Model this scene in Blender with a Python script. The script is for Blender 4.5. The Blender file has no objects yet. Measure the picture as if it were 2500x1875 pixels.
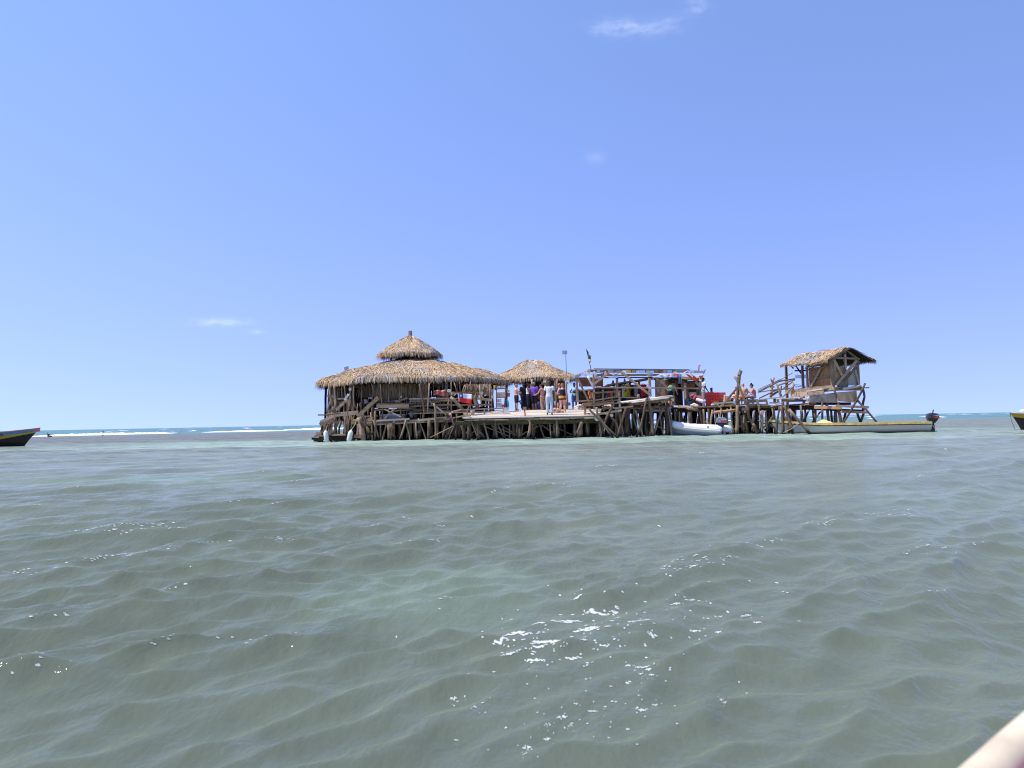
import bpy, bmesh, math, random
import numpy as np
from mathutils import Vector, Matrix, noise as mnoise

random.seed(7)
RNG = np.random.default_rng(11)
scene = bpy.context.scene
COL = scene.collection

# ------------------------------------------------------------------ camera, sky, sun, exposure
F_PX, W_PX, H_PX = 1700.0, 2500.0, 1875.0
CAM_H = 0.95
CAM_POS = Vector((0.0, 0.0, CAM_H))
ROLL = math.radians(1.074)
PITCH = math.atan(91.5 / F_PX)
cam_data = bpy.data.cameras.new('camera')
cam_data.sensor_width = 36.0
cam_data.lens = 36.0 * F_PX / W_PX
cam_data.clip_start = 0.05
cam_data.clip_end = 60000.0
cam_data.dof.use_dof = True
cam_data.dof.focus_distance = 36.0
cam_data.dof.aperture_fstop = 5.0
cam = bpy.data.objects.new('camera', cam_data)
COL.objects.link(cam)
CAM_ROT = Matrix.Rotation(math.pi / 2 + PITCH, 3, 'X') @ Matrix.Rotation(-ROLL, 3, 'Z')
cam.matrix_world = Matrix.Translation(CAM_POS) @ CAM_ROT.to_4x4()
scene.camera = cam

SUN_EL, SUN_AZ = math.radians(61), math.radians(-102)      # azimuth from +Y (away from camera) towards +X
sun_dir = Vector((math.sin(SUN_AZ) * math.cos(SUN_EL), math.cos(SUN_AZ) * math.cos(SUN_EL), math.sin(SUN_EL)))

world = bpy.data.worlds.new('World')
scene.world = world
world.use_nodes = True
wn, wl = world.node_tree.nodes, world.node_tree.links
wn.clear()
w_out = wn.new('ShaderNodeOutputWorld')
w_bg = wn.new('ShaderNodeBackground')
w_bg.inputs['Strength'].default_value = 0.15
sky = wn.new('ShaderNodeTexSky')
sky.sky_type = 'NISHITA'
sky.sun_disc = False
sky.sun_elevation = SUN_EL
sky.sun_rotation = SUN_AZ
sky.altitude = 0
sky.air_density = 1.0
sky.dust_density = 0.0
sky.ozone_density = 4.0
# thin fair-weather wisps, drifting high up in three places of the sky
tc = wn.new('ShaderNodeTexCoord')
def px_dir(px, py):
    v = CAM_ROT @ Vector(((px - W_PX / 2) / F_PX, -(py - H_PX / 2) / F_PX, -1.0))
    return v.normalized()
wn_noise = wn.new('ShaderNodeTexNoise')
wn_noise.inputs['Scale'].default_value = 34.0
wn_noise.inputs['Detail'].default_value = 9.0
wn_noise.inputs['Roughness'].default_value = 0.62
w_map = wn.new('ShaderNodeMapping')
w_map.inputs['Scale'].default_value = (1.0, 1.0, 2.2)
wl.new(tc.outputs['Generated'], w_map.inputs['Vector'])
wl.new(w_map.outputs['Vector'], wn_noise.inputs['Vector'])
def wmath(op, a, b=None, c=None):
    n = wn.new('ShaderNodeMath'); n.operation = op
    for i, v in enumerate((a, b, c)):
        if v is None: continue
        if isinstance(v, (int, float)): n.inputs[i].default_value = v
        else: wl.new(v, n.inputs[i])
    return n.outputs[0]
total = None
for (cx, cy, sx, sy, amt) in ((1545, 66, 62, 16, .20), (1462, 70, 24, 14, .1), (1640, 55, 30, 14, .08), (1702, 16, 24, 16, .12), (535, 787, 52, 9, .20),
                              (626, 810, 14, 5, .15), (1455, 385, 26, 16, .05)):
    d0 = px_dir(cx, cy)
    rx = px_dir(cx + 40, cy) - d0; rx.normalize()
    ry = d0.cross(rx).normalized()
    sub = wn.new('ShaderNodeVectorMath'); sub.operation = 'SUBTRACT'
    wl.new(tc.outputs['Generated'], sub.inputs[0]); sub.inputs[1].default_value = d0
    def dot(v, k):
        n = wn.new('ShaderNodeVectorMath'); n.operation = 'DOT_PRODUCT'
        wl.new(sub.outputs[0], n.inputs[0]); n.inputs[1].default_value = v * k
        return n.outputs['Value']
    a = dot(rx, F_PX / sx); b = dot(ry, F_PX / sy); cdist = dot(d0, 3.0)
    r2 = wmath('ADD', wmath('ADD', wmath('MULTIPLY', a, a), wmath('MULTIPLY', b, b)), wmath('MULTIPLY', cdist, cdist))
    g = wmath('MULTIPLY', wmath('POWER', 2.718, wmath('MULTIPLY', r2, -1.0)), amt)
    total = g if total is None else wmath('ADD', total, g)
nz = wn.new('ShaderNodeMapRange'); nz.inputs['From Min'].default_value = 0.38; nz.inputs['From Max'].default_value = 0.72
wl.new(wn_noise.outputs['Fac'], nz.inputs['Value'])
wisp = wmath('MULTIPLY', total, nz.outputs['Result'])
tint = wn.new('ShaderNodeMix'); tint.data_type = 'RGBA'; tint.blend_type = 'MULTIPLY'
tint.inputs['Factor'].default_value = 1.0
tramp = wn.new('ShaderNodeValToRGB')           # the photograph's white balance leans violet towards the horizon
tramp.color_ramp.elements[0].color = (1.04, 0.835, 1.10, 1); tramp.color_ramp.elements[1].color = (1.08, 0.985, 1.10, 1)
tramp.color_ramp.elements[1].position = 0.5
tsep = wn.new('ShaderNodeSeparateXYZ'); wl.new(tc.outputs['Generated'], tsep.inputs[0]); wl.new(tsep.outputs['Z'], tramp.inputs['Fac'])
wl.new(tramp.outputs['Color'], tint.inputs['B'])
wl.new(sky.outputs['Color'], tint.inputs['A'])
sky_map = wn.new('ShaderNodeMapping')          # lifts the look-up clear of the yellow line the model draws at the horizon
sky_map.inputs['Scale'].default_value = (1.0, 1.0, 0.88); sky_map.inputs['Location'].default_value = (0, 0, 0.21)
wl.new(tc.outputs['Generated'], sky_map.inputs['Vector']); wl.new(sky_map.outputs['Vector'], sky.inputs['Vector'])
mixc = wn.new('ShaderNodeMix'); mixc.data_type = 'RGBA'
mixc.inputs['B'].default_value = (7.6, 7.8, 8.2, 1)
wl.new(wisp, mixc.inputs['Factor'])
wl.new(tint.outputs['Result'], mixc.inputs['A'])
wl.new(mixc.outputs['Result'], w_bg.inputs['Color'])
wl.new(w_bg.outputs['Background'], w_out.inputs['Surface'])

sun_data = bpy.data.lights.new('sun', 'SUN')
sun_data.energy = 3.5
sun_data.angle = math.radians(0.5)
sun_data.color = (1.0, 0.95, 0.88)
sun = bpy.data.objects.new('sun', sun_data)
sun.rotation_euler = sun_dir.to_track_quat('Z', 'Y').to_euler()
sun.location = (0, 0, 60)
COL.objects.link(sun)
vs = scene.view_settings
vs.view_transform = 'Standard'; vs.look = 'None'; vs.gamma = 1.0; vs.exposure = 0.77
vs.use_curve_mapping = False
scene.render.film_transparent = False
scene.cycles.filter_width = 1.15

# ------------------------------------------------------------------ helpers
def P(px, py, Y):
    """the point at depth Y (metres in front of the photographer) that the photo shows at px, py"""
    d = CAM_ROT @ Vector(((px - W_PX / 2) / F_PX, -(py - H_PX / 2) / F_PX, -1.0))
    return CAM_POS + d * (Y / d.y)
def PX(px, Y, z=0.0):
    """point at depth Y and height z in the photo's column px"""
    lo, hi = 300.0, 1500.0
    for _ in range(40):
        mid = (lo + hi) / 2
        if P(px, mid, Y).z > z: lo = mid
        else: hi = mid
    return P(px, (lo + hi) / 2, Y)

WORLD_LOC = {}
def link(o, parent=None, loc=None):
    COL.objects.link(o)
    if parent is not None: o.parent = parent
    return o
def wloc(o):
    return WORLD_LOC.get(o.name, Vector((0, 0, 0))) if o is not None else Vector((0, 0, 0))
def tag(o, label=None, category=None, group=None, kind=None):
    if label: o['label'] = label
    if category: o['category'] = category
    if group: o['group'] = group
    if kind: o['kind'] = kind
    return o
def thing(name, loc, label, category, group=None):
    o = bpy.data.objects.new(name, None)
    o.location = loc
    o.empty_display_size = 0.2
    COL.objects.link(o)
    WORLD_LOC[o.name] = Vector(loc)
    return tag(o, label, category, group)

class MB:
    """collects faces in world coordinates; build() links them as one mesh object"""
    def __init__(self):
        self.v, self.f, self.m = [], [], []
    def add(self, vs_, fs, mi=0):
        k = len(self.v)
        self.v.extend([tuple(p) for p in vs_])
        self.f.extend([tuple(i + k for i in f) for f in fs])
        self.m.extend([mi] * len(fs))
        return self
    def hexa(self, c, mi=0):
        """8 corners: bottom ring 0-3, top ring 4-7"""
        return self.add(c, [(3, 2, 1, 0), (4, 5, 6, 7), (0, 1, 5, 4), (1, 2, 6, 5), (2, 3, 7, 6), (3, 0, 4, 7)], mi)
    def box(self, c, s, rz=0.0, mi=0, taper=1.0, M=None):
        x, y, z = s[0] / 2, s[1] / 2, s[2] / 2
        pts = [(-x, -y, -z), (x, -y, -z), (x, y, -z), (-x, y, -z)] + [(a * taper, b * taper, z) for a, b in ((-x, -y), (x, -y), (x, y), (-x, y))]
        R = (M if M is not None else Matrix.Rotation(rz, 3, 'Z'))
        c = Vector(c)
        return self.hexa([R @ Vector(p) + c for p in pts], mi)
    def beam(self, a, b, w, h, up=(0, 0, 1), mi=0, jit=0.0):
        """plank or squared timber from a to b; w across, h along 'up'"""
        a, b = Vector(a), Vector(b)
        d = (b - a).normalized(); up = Vector(up)
        s = d.cross(up)
        if s.length < 1e-4: s = d.cross(Vector((1, 0, 0)))
        s.normalize(); u = s.cross(d).normalized()
        def j(): return (random.random() - .5) * jit
        c = []
        for p in (a, b):
            for (i, k) in ((-1, -1), (1, -1), (1, 1), (-1, 1)):
                c.append(p + s * (i * w / 2 + j()) + u * (k * h / 2 + j()) + d * (j() * 2))
        return self.add(c, [(0, 3, 2, 1), (4, 5, 6, 7), (0, 1, 5, 4), (1, 2, 6, 5), (2, 3, 7, 6), (3, 0, 4, 7)], mi)
    def tube(self, pts, radii, n=7, cap=True, mi=0, rough=0.0, squash=None):
        """swept tube through the points with a radius at each"""
        pts = [Vector(p) for p in pts]
        k0 = len(self.v); up = None
        for i, p in enumerate(pts):
            d = (pts[min(i + 1, len(pts) - 1)] - pts[max(i - 1, 0)]).normalized()
            if up is None:
                up = d.cross(Vector((0, 1, 0.13)))
                if up.length < .05: up = d.cross(Vector((1, 0, 0)))
            up = (up - d * up.dot(d)).normalized()
            s = d.cross(up)
            for q in range(n):
                t = 2 * math.pi * q / n
                r = radii[i] * (1 + (random.random() - .5) * rough)
                ax, ay = (1, 1) if squash is None else squash
                self.v.append(tuple(p + up * (math.cos(t) * r * ax) + s * (math.sin(t) * r * ay)))
        for i in range(len(pts) - 1):
            for q in range(n):
                a, b = k0 + i * n + q, k0 + i * n + (q + 1) % n
                self.f.append((a, b, b + n, a + n)); self.m.append(mi)
        if cap:
            self.f.append(tuple(k0 + q for q in reversed(range(n)))); self.m.append(mi)
            e = k0 + (len(pts) - 1) * n
            self.f.append(tuple(e + q for q in range(n))); self.m.append(mi)
        return self
    def loft(self, rings, closed=True, cap=True, mi=0):
        k0 = len(self.v); n = len(rings[0])
        for r in rings: self.v.extend([tuple(p) for p in r])
        for i in range(len(rings) - 1):
            for q in range(n if closed else n - 1):
                a, b = k0 + i * n + q, k0 + i * n + (q + 1) % n
                self.f.append((a, b, b + n, a + n)); self.m.append(mi)
        if cap and closed:
            self.f.append(tuple(k0 + q for q in reversed(range(n)))); self.m.append(mi)
            e = k0 + (len(rings) - 1) * n
            self.f.append(tuple(e + q for q in range(n))); self.m.append(mi)
        return self
    def ball(self, c, r, seg=10, rings=7, mi=0):
        c = Vector(c); r = r if hasattr(r, '__len__') else (r, r, r)
        R = []
        for i in range(rings + 1):
            ph = math.pi * (i / rings) * .998 + .003
            R.append([c + Vector((math.sin(ph) * math.cos(t) * r[0], math.sin(ph) * math.sin(t) * r[1], -math.cos(ph) * r[2]))
                      for t in [2 * math.pi * q / seg for q in range(seg)]])
        return self.loft(R, mi=mi)
    def sheet(self, grid, thick=0.0, mi=0):
        """rows of points; a thick sheet gets a back face and edges"""
        rows, cols = len(grid), len(grid[0])
        k0 = len(self.v)
        for r in grid: self.v.extend([tuple(p) for p in r])
        for i in range(rows - 1):
            for q in range(cols - 1):
                a = k0 + i * cols + q
                self.f.append((a, a + 1, a + cols + 1, a + cols)); self.m.append(mi)
        if thick:
            n = (Vector(grid[0][-1]) - Vector(grid[0][0])).cross(Vector(grid[-1][0]) - Vector(grid[0][0])).normalized() * thick
            k1 = len(self.v)
            for r in grid: self.v.extend([tuple(Vector(p) + n) for p in r])
            for i in range(rows - 1):
                for q in range(cols - 1):
                    a = k1 + i * cols + q
                    self.f.append((a, a + cols, a + cols + 1, a + 1)); self.m.append(mi)
            edge = [q for q in range(cols)] + [i * cols + cols - 1 for i in range(1, rows)] + \
                   [(rows - 1) * cols + q for q in range(cols - 2, -1, -1)] + [i * cols for i in range(rows - 2, 0, -1)]
            for i in range(len(edge)):
                a, b = edge[i], edge[(i + 1) % len(edge)]
                self.f.append((k0 + b, k0 + a, k1 + a, k1 + b)); self.m.append(mi)
        return self
    def build(self, name, mat, parent=None, smooth=False):
        off = wloc(parent)
        me = bpy.data.meshes.new(name)
        V = np.array(self.v, dtype=np.float32) - np.array(off, dtype=np.float32)
        me.from_pydata(V.tolist(), [], self.f)
        mats = mat if isinstance(mat, (list, tuple)) else [mat]
        for m in mats: me.materials.append(m)
        if len(mats) > 1: me.polygons.foreach_set('material_index', self.m)
        if smooth: me.polygons.foreach_set('use_smooth', [True] * len(me.polygons))
        o = bpy.data.objects.new(name, me)
        COL.objects.link(o)
        if parent is not None: o.parent = parent
        WORLD_LOC[o.name] = Vector(off)
        return o

# ------------------------------------------------------------------ materials
MATS = {}
def newmat(name):
    m = bpy.data.materials.new(name); m.use_nodes = True
    nt = m.node_tree
    return m, nt.nodes, nt.links, nt.nodes['Principled BSDF']
def plain(name, col, rough=0.6, var=0.12, scale=9.0, metal=0.0, bump=0.0, spec=0.4):
    """one colour, with a little wear and unevenness"""
    if name in MATS: return MATS[name]
    m, n, l, b = newmat(name)
    geo = n.new('ShaderNodeTexCoord')
    nz_ = n.new('ShaderNodeTexNoise'); nz_.inputs['Scale'].default_value = scale; nz_.inputs['Detail'].default_value = 5
    l.new(geo.outputs['Object'], nz_.inputs['Vector'])
    rmp = n.new('ShaderNodeValToRGB')
    c = np.array(col)
    rmp.color_ramp.elements[0].color = (*(c * (1 - var * 1.6)), 1); rmp.color_ramp.elements[0].position = .3
    rmp.color_ramp.elements[1].color = (*np.minimum(c * (1 + var), .95), 1); rmp.color_ramp.elements[1].position = .7
    l.new(nz_.outputs['Fac'], rmp.inputs['Fac']); l.new(rmp.outputs['Color'], b.inputs['Base Color'])
    b.inputs['Roughness'].default_value = rough; b.inputs['Metallic'].default_value = metal
    b.inputs['Specular IOR Level'].default_value = spec
    if bump:
        bp = n.new('ShaderNodeBump'); bp.inputs['Strength'].default_value = bump; bp.inputs['Distance'].default_value = .02
        l.new(nz_.outputs['Fac'], bp.inputs['Height']); l.new(bp.outputs['Normal'], b.inputs['Normal'])
    MATS[name] = m
    return m
def wood(name, dark, light, stretch=(1, 1, 1), wet=False, island=False):
    """weathered timber: streaks along the grain, each object a tone of its own; wet and weedy below the tide mark"""
    if name in MATS: return MATS[name]
    m, n, l, b = newmat(name)
    tcn = n.new('ShaderNodeTexCoord'); mp = n.new('ShaderNodeMapping'); mp.inputs['Scale'].default_value = stretch
    l.new(tcn.outputs['Object'], mp.inputs['Vector'])
    n1 = n.new('ShaderNodeTexNoise'); n1.inputs['Scale'].default_value = 5; n1.inputs['Detail'].default_value = 8; n1.inputs['Roughness'].default_value = .7
    l.new(mp.outputs['Vector'], n1.inputs['Vector'])
    oi = n.new('ShaderNodeObjectInfo')
    ad = n.new('ShaderNodeMath'); ad.operation = 'MULTIPLY_ADD'; ad.inputs[1].default_value = .45; ad.inputs[2].default_value = -.22
    if island:
        gi = n.new('ShaderNodeNewGeometry'); l.new(gi.outputs['Random Per Island'], ad.inputs[0])
    else:
        l.new(oi.outputs['Random'], ad.inputs[0])
    sm = n.new('ShaderNodeMath'); sm.operation = 'ADD'
    l.new(n1.outputs['Fac'], sm.inputs[0]); l.new(ad.outputs[0], sm.inputs[1])
    r = n.new('ShaderNodeValToRGB'); e = r.color_ramp.elements
    e[0].position = .25; e[0].color = (*dark, 1); e[1].position = .75; e[1].color = (*light, 1)
    l.new(sm.outputs[0], r.inputs['Fac'])
    out = r.outputs['Color']
    if wet:
        g = n.new('ShaderNodeNewGeometry'); sp = n.new('ShaderNodeSeparateXYZ'); l.new(g.outputs['Position'], sp.inputs[0])
        wob = n.new('ShaderNodeMath'); wob.operation = 'MULTIPLY_ADD'; wob.inputs[1].default_value = .35; l.new(n1.outputs['Fac'], wob.inputs[0]); l.new(sp.outputs['Z'], wob.inputs[2])
        mr = n.new('ShaderNodeMapRange'); mr.inputs['From Min'].default_value = .28; mr.inputs['From Max'].default_value = .52
        l.new(wob.outputs[0], mr.inputs['Value'])
        mx = n.new('ShaderNodeMix'); mx.data_type = 'RGBA'; mx.inputs['A'].default_value = (.022, .02, .014, 1)
        l.new(mr.outputs['Result'], mx.inputs['Factor']); l.new(out, mx.inputs['B']); out = mx.outputs['Result']
    l.new(out, b.inputs['Base Color'])
    b.inputs['Roughness'].default_value = .85; b.inputs['Specular IOR Level'].default_value = .2
    bp = n.new('ShaderNodeBump'); bp.inputs['Strength'].default_value = .6; bp.inputs['Distance'].default_value = .03
    l.new(n1.outputs['Fac'], bp.inputs['Height']); l.new(bp.outputs['Normal'], b.inputs['Normal'])
    MATS[name] = m
    return m

# ------------------------------------------------------------------ the sea
NW = 150
_lam = np.exp(RNG.uniform(math.log(0.14), math.log(4.6), NW))
_ang = math.radians(-54) + RNG.normal(0, 1.0, NW) * np.where(_lam > .7, .24, .5)          # the chop runs towards the camera and to the right
_kx, _ky = np.cos(_ang) * 2 * np.pi / _lam, np.sin(_ang) * 2 * np.pi / _lam
_ph = RNG.uniform(0, 2 * np.pi, NW)
_amp = 0.0054 * (_lam / 1.0) ** 0.66 * np.where(_lam > 1.5, (1.5 / _lam) ** 0.95, 1.0)
def sea(x, y, spacing=None, chop=0.75):
    """height and sideways shift of the surface at x, y"""
    x = np.asarray(x, dtype=np.float64); y = np.asarray(y, dtype=np.float64)
    z = np.zeros_like(x); dx = np.zeros_like(x); dy = np.zeros_like(x)
    # wave groups: patches of livelier and of calmer water
    grp = .85 + .18 * np.sin(x * .31 + y * .22 + 1.0) * np.sin(y * .17 - x * .12 + .4) + .15 * np.sin(x * .9 - y * .55)
    for i in range(NW):
        a = _amp[i] * grp
        if spacing is not None:
            a = a * np.clip((_lam[i] / spacing - 2.5) / 2.5, 0, 1)
        t = x * _kx[i] + y * _ky[i] + _ph[i]
        s, c = np.sin(t), np.cos(t)
        z += a * c
        dx -= a * s * math.cos(_ang[i]) * chop
        dy -= a * s * math.sin(_ang[i]) * chop
    return z, dx, dy
def sea_pts(x, y, chop=0.75):
    """where the built surface lies for a few points of still water: shifted x, y and the height"""
    x = np.asarray(x, dtype=np.float64); y = np.asarray(y, dtype=np.float64)
    grp = .85 + .18 * np.sin(x * .31 + y * .22 + 1.0) * np.sin(y * .17 - x * .12 + .4) + .15 * np.sin(x * .9 - y * .55)
    sp = np.maximum(np.hypot(x, y) * .0072, .012)
    A = _amp * np.clip((_lam / sp[:, None] - 2.5) / 2.5, 0, 1) * grp[:, None]
    t = np.outer(x, _kx) + np.outer(y, _ky) + _ph
    s_ = A * np.sin(t) * chop
    return x - (s_ * np.cos(_ang)).sum(1), y - (s_ * np.sin(_ang)).sum(1), (A * np.cos(t)).sum(1)
def sea_z(x, y):
    return float(sea_pts([x], [y])[2][0])

def build_sea():
    rs = [0.45]
    while rs[-1] < 260: rs.append(rs[-1] * 1.0072)
    while rs[-1] < 12000: rs.append(rs[-1] * 1.06)
    rs = np.array(rs)
    th = list(np.arange(-46, 46.001, .21))
    coarse = list(np.arange(47.5, 313.9, 3.0))
    th = np.radians(np.array(th + coarse))
    R, T = np.meshgrid(rs, th, indexing='ij')
    X, Y = R * np.sin(T), R * np.cos(T)
    sp = np.maximum(R * .0072, R * math.radians(.21)) * 1.0
    sp = np.where(R > 260, R * .06, sp)
    sp[:, len(np.arange(-46, 46.001, .21)):] = (R * math.radians(3.0))[:, len(np.arange(-46, 46.001, .21)):]
    Z, DX, DY = sea(X, Y, np.maximum(sp, .012))
    near = np.clip((R - .5) / 1.2, 0, 1)
    Z *= near; DX *= near; DY *= near
    X, Y = X + DX, Y + DY
    nr, nt = R.shape
    V = np.stack([X, Y, Z], -1).reshape(-1, 3)
    idx = np.arange(nr * nt).reshape(nr, nt)
    a = idx[:-1, :]; b = idx[1:, :]
    a2 = np.roll(a, -1, 1); b2 = np.roll(b, -1, 1)
    Fq = np.stack([a, a2, b2, b], -1).reshape(-1, 4)[:, ::-1]
    me = bpy.data.meshes.new('sea')
    me.vertices.add(len(V)); me.vertices.foreach_set('co', V.astype(np.float32).ravel())
    me.loops.add(Fq.size); me.loops.foreach_set('vertex_index', Fq.astype(np.int32).ravel())
    me.polygons.add(len(Fq))
    me.polygons.foreach_set('loop_start', np.arange(0, Fq.size, 4, dtype=np.int32))
    me.polygons.foreach_set('loop_total', np.full(len(Fq), 4, dtype=np.int32))
    me.polygons.foreach_set('use_smooth', np.ones(len(Fq), dtype=bool))
    me.update(calc_edges=True)
    o = bpy.data.objects.new('sea', me)
    COL.objects.link(o)
    return o

def sea_material():
    m, n, l, b = newmat('sea_water')
    g = n.new('ShaderNodeNewGeometry')
    def math_(op, a, b_=None, c=None, clamp=False):
        k = n.new('ShaderNodeMath'); k.operation = op; k.use_clamp = clamp
        for i, v in enumerate((a, b_, c)):
            if v is None: continue
            if isinstance(v, (int, float)): k.inputs[i].default_value = v
            else: l.new(v, k.inputs[i])
        return k.outputs[0]
    def noise(scale, stretch=(1, 1, 1), rot=0.0, detail=4, rough=.55, dist=0.0):
        mp = n.new('ShaderNodeMapping'); mp.inputs['Scale'].default_value = stretch; mp.inputs['Rotation'].default_value = (0, 0, rot)
        l.new(g.outputs['Position'], mp.inputs['Vector'])
        k = n.new('ShaderNodeTexNoise'); k.inputs['Scale'].default_value = scale; k.inputs['Detail'].default_value = detail
        k.inputs['Roughness'].default_value = rough; k.inputs['Distortion'].default_value = dist
        l.new(mp.outputs['Vector'], k.inputs['Vector'])
        return k.outputs['Fac']
    def ss(v, lo, hi):
        k = n.new('ShaderNodeMapRange'); k.interpolation_type = 'SMOOTHSTEP'
        k.inputs['From Min'].default_value = lo; k.inputs['From Max'].default_value = hi
        l.new(v, k.inputs['Value']); return k.outputs['Result']
    def mix(f, a, c):
        k = n.new('ShaderNodeMix'); k.data_type = 'RGBA'
        if isinstance(f, (int, float)): k.inputs['Factor'].default_value = f
        else: l.new(f, k.inputs['Factor'])
        for nm, v in (('A', a), ('B', c)):
            if isinstance(v, tuple): k.inputs[nm].default_value = (*v, 1)
            else: l.new(v, k.inputs[nm])
        return k.outputs['Result']
    sp = n.new('ShaderNodeSeparateXYZ'); l.new(g.outputs['Position'], sp.inputs[0])
    x, y, z = sp.outputs
    w1 = noise(.09, (1, 1.5, 1), detail=5)
    w2 = noise(.35, (1, 1.3, 1), detail=4)
    wob = math_('MULTIPLY_ADD', w1, 16.0, math_('MULTIPLY_ADD', w2, 5.0, -10.5))
    yy = math_('ADD', y, wob)
    silt = mix(ss(w1, .35, .65), (.096, .115, .086), (.118, .138, .105))       # milky green water over turtle grass
    sand = (.225, .29, .235)                                                     # clear shallow water over pale sand
    reef = (.124, .132, .114)                                                   # brown reef top close under the surface
    deep = (.068, .150, .160)
    col = silt
    # seagrass bed, greyer, in front of the platform
    col = mix(math_('MULTIPLY', ss(yy, 4, 18), .95), col, (.142, .164, .134))
    # strip of sand right in front of the platform
    sx = math_('MULTIPLY_ADD', x, .10, 0.0)
    s1 = math_('MULTIPLY', ss(math_('ADD', math_('MULTIPLY_ADD', wob, .35, y), math_('MULTIPLY', x, .12)), 27.5, 31.0), math_('SUBTRACT', 1.0, ss(y, 42, 48)))
    s1 = math_('MULTIPLY', s1, ss(math_('ADD', x, wob), -32, -16))
    s1 = math_('MULTIPLY', s1, math_('SUBTRACT', 1.0, math_('MULTIPLY', ss(math_('ADD', x, wob), 12, 26), .55)))
    col = mix(math_('MULTIPLY', s1, .8), col, sand)
    # small sandy windows nearer the camera
    for (cx, cy, rx, ry, am) in ((-6.7, 12.8, 3.4, 1.5, .75), (-.45, 4.05, .8, .8, .75), (5.2, 7.6, 1.8, .9, .35)):
        ax = math_('MULTIPLY', math_('ADD', x, -cx), 1 / rx); ay = math_('MULTIPLY', math_('ADD', y, -cy), 1 / ry)
        q = math_('ADD', math_('ADD', math_('MULTIPLY', ax, ax), math_('MULTIPLY', ay, ay)), math_('MULTIPLY_ADD', w2, 2.2, -1.1))
        col = mix(math_('MULTIPLY', math_('SUBTRACT', 1.0, ss(q, -.2, 1.5)), am), col, (.135, .178, .130))
    # reef flat behind, then open turquoise sea
    rf = math_('MULTIPLY', ss(yy, 46, 58), math_('SUBTRACT', 1.0, math_('MULTIPLY', ss(math_('ADD', x, wob), 8, 28), .8)))
    col = mix(rf, col, reef)
    col = mix(ss(math_('MULTIPLY_ADD', x, -.15, yy), 108, 122), col, mix(ss(noise(.03, (1, 3, 1)), .4, .65), deep, (.105, .195, .19)))
    # ripple light and shade put into the colour: streaks of lighter and darker water that run across the wind
    st = math_('ADD', math_('MULTIPLY', noise(.55, (.32, 1.0, 1), .12, detail=5, rough=.65), .5), math_('MULTIPLY', noise(2.6, (.5, 1.0, 1), -.1, detail=5, rough=.7), .5))
    hs = n.new('ShaderNodeHueSaturation'); l.new(col, hs.inputs['Color'])
    l.new(math_('MULTIPLY_ADD', math_('MULTIPLY_ADD', st, 2.6, -1.3), math_('MULTIPLY_ADD', ss(y, 8, 30), .75, .25), 1.0), hs.inputs['Value'])
    col = hs.outputs['Color']
    # whitecaps out at sea and foam torn off the steepest crests
    cap = math_('MULTIPLY', ss(noise(.22, (.35, 1.0, 1), detail=6, rough=.65), .66, .70), ss(y, 110, 140))
    foam = cap
    r0 = math.radians(38)
    h1 = noise(7.5, (1.0, .62, 1), -r0, detail=3, rough=.55, dist=.4)
    h2 = noise(26.0, (1.0, .7, 1), -r0 + .35, detail=2, rough=.55)
    h3 = noise(1.7, (1.0, .6, 1), -r0 - .2, detail=3, rough=.5)
    gust = ss(noise(.2, (1, 1.6, 1), detail=3), .3, .7)
    amp = math_('MULTIPLY_ADD', gust, .6, .7)
    hh = math_('ADD', math_('MULTIPLY', h1, .022), math_('ADD', math_('MULTIPLY', h2, .0100), math_('MULTIPLY', h3, .022)))
    bp = n.new('ShaderNodeBump'); bp.inputs['Distance'].default_value = 1.0
    l.new(amp, bp.inputs['Strength']); l.new(hh, bp.inputs['Height'])
    out_col = mix(foam, col, (.75, .77, .77))
    dif = n.new('ShaderNodeBsdfDiffuse'); mxs = n.new('ShaderNodeMixShader'); add = n.new('ShaderNodeAddShader')
    # light that comes back out of the cloudy water hardly depends on the slope of the surface above it
    up = n.new('ShaderNodeMix'); up.data_type = 'VECTOR'; up.inputs['Factor'].default_value = .45
    up.inputs['A'].default_value = (0, 0, 1); l.new(bp.outputs['Normal'], up.inputs['B'])
    nv = n.new('ShaderNodeVectorMath'); nv.operation = 'NORMALIZE'; l.new(up.outputs['Result'], nv.inputs[0])
    l.new(nv.outputs[0], dif.inputs['Normal']); l.new(out_col, dif.inputs['Color'])
    b.inputs['Base Color'].default_value = (0, 0, 0, 1); b.inputs['IOR'].default_value = 1.333; b.inputs['Roughness'].default_value = .05
    l.new(bp.outputs['Normal'], b.inputs['Normal'])
    # far off, ripples too small to build turn part of the surface towards the viewer and weaken the mirror
    k_ = math_('MULTIPLY', math_('MULTIPLY_ADD', ss(y, 5, 45), -.30, .47), math_('SUBTRACT', 1.0, foam))
    l.new(k_, mxs.inputs['Fac']); l.new(b.outputs[0], mxs.inputs[2])
    l.new(dif.outputs[0], add.inputs[0]); l.new(mxs.outputs[0], add.inputs[1])
    l.new(add.outputs[0], [k for k in n if k.type == 'OUTPUT_MATERIAL'][0].inputs['Surface'])
    return m

SEA = build_sea()
SEA.data.materials.append(sea_material())
tag(SEA, 'choppy milky green sea with reef and sand showing through', 'sea', kind='structure')

# ------------------------------------------------------------------ timber helpers in the photo's own measure
CROPS = {1: (760, 900, 8.73), 2: (900, 900, 8.73), 3: (1060, 900, 8.73), 4: (1230, 900, 8.73),
         5: (1400, 880, 7.9), 6: (1560, 880, 7.9), 7: (1740, 880, 7.9), 8: (1900, 840, 7.212)}
def cp(c, x, y):
    ox, oy, s = CROPS[c]
    return ox + x / s, oy + y / s
def CW(c, x, y, Y):
    return P(*cp(c, x, y), Y)
def lerp(a, b, t): return a + (b - a) * t

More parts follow.
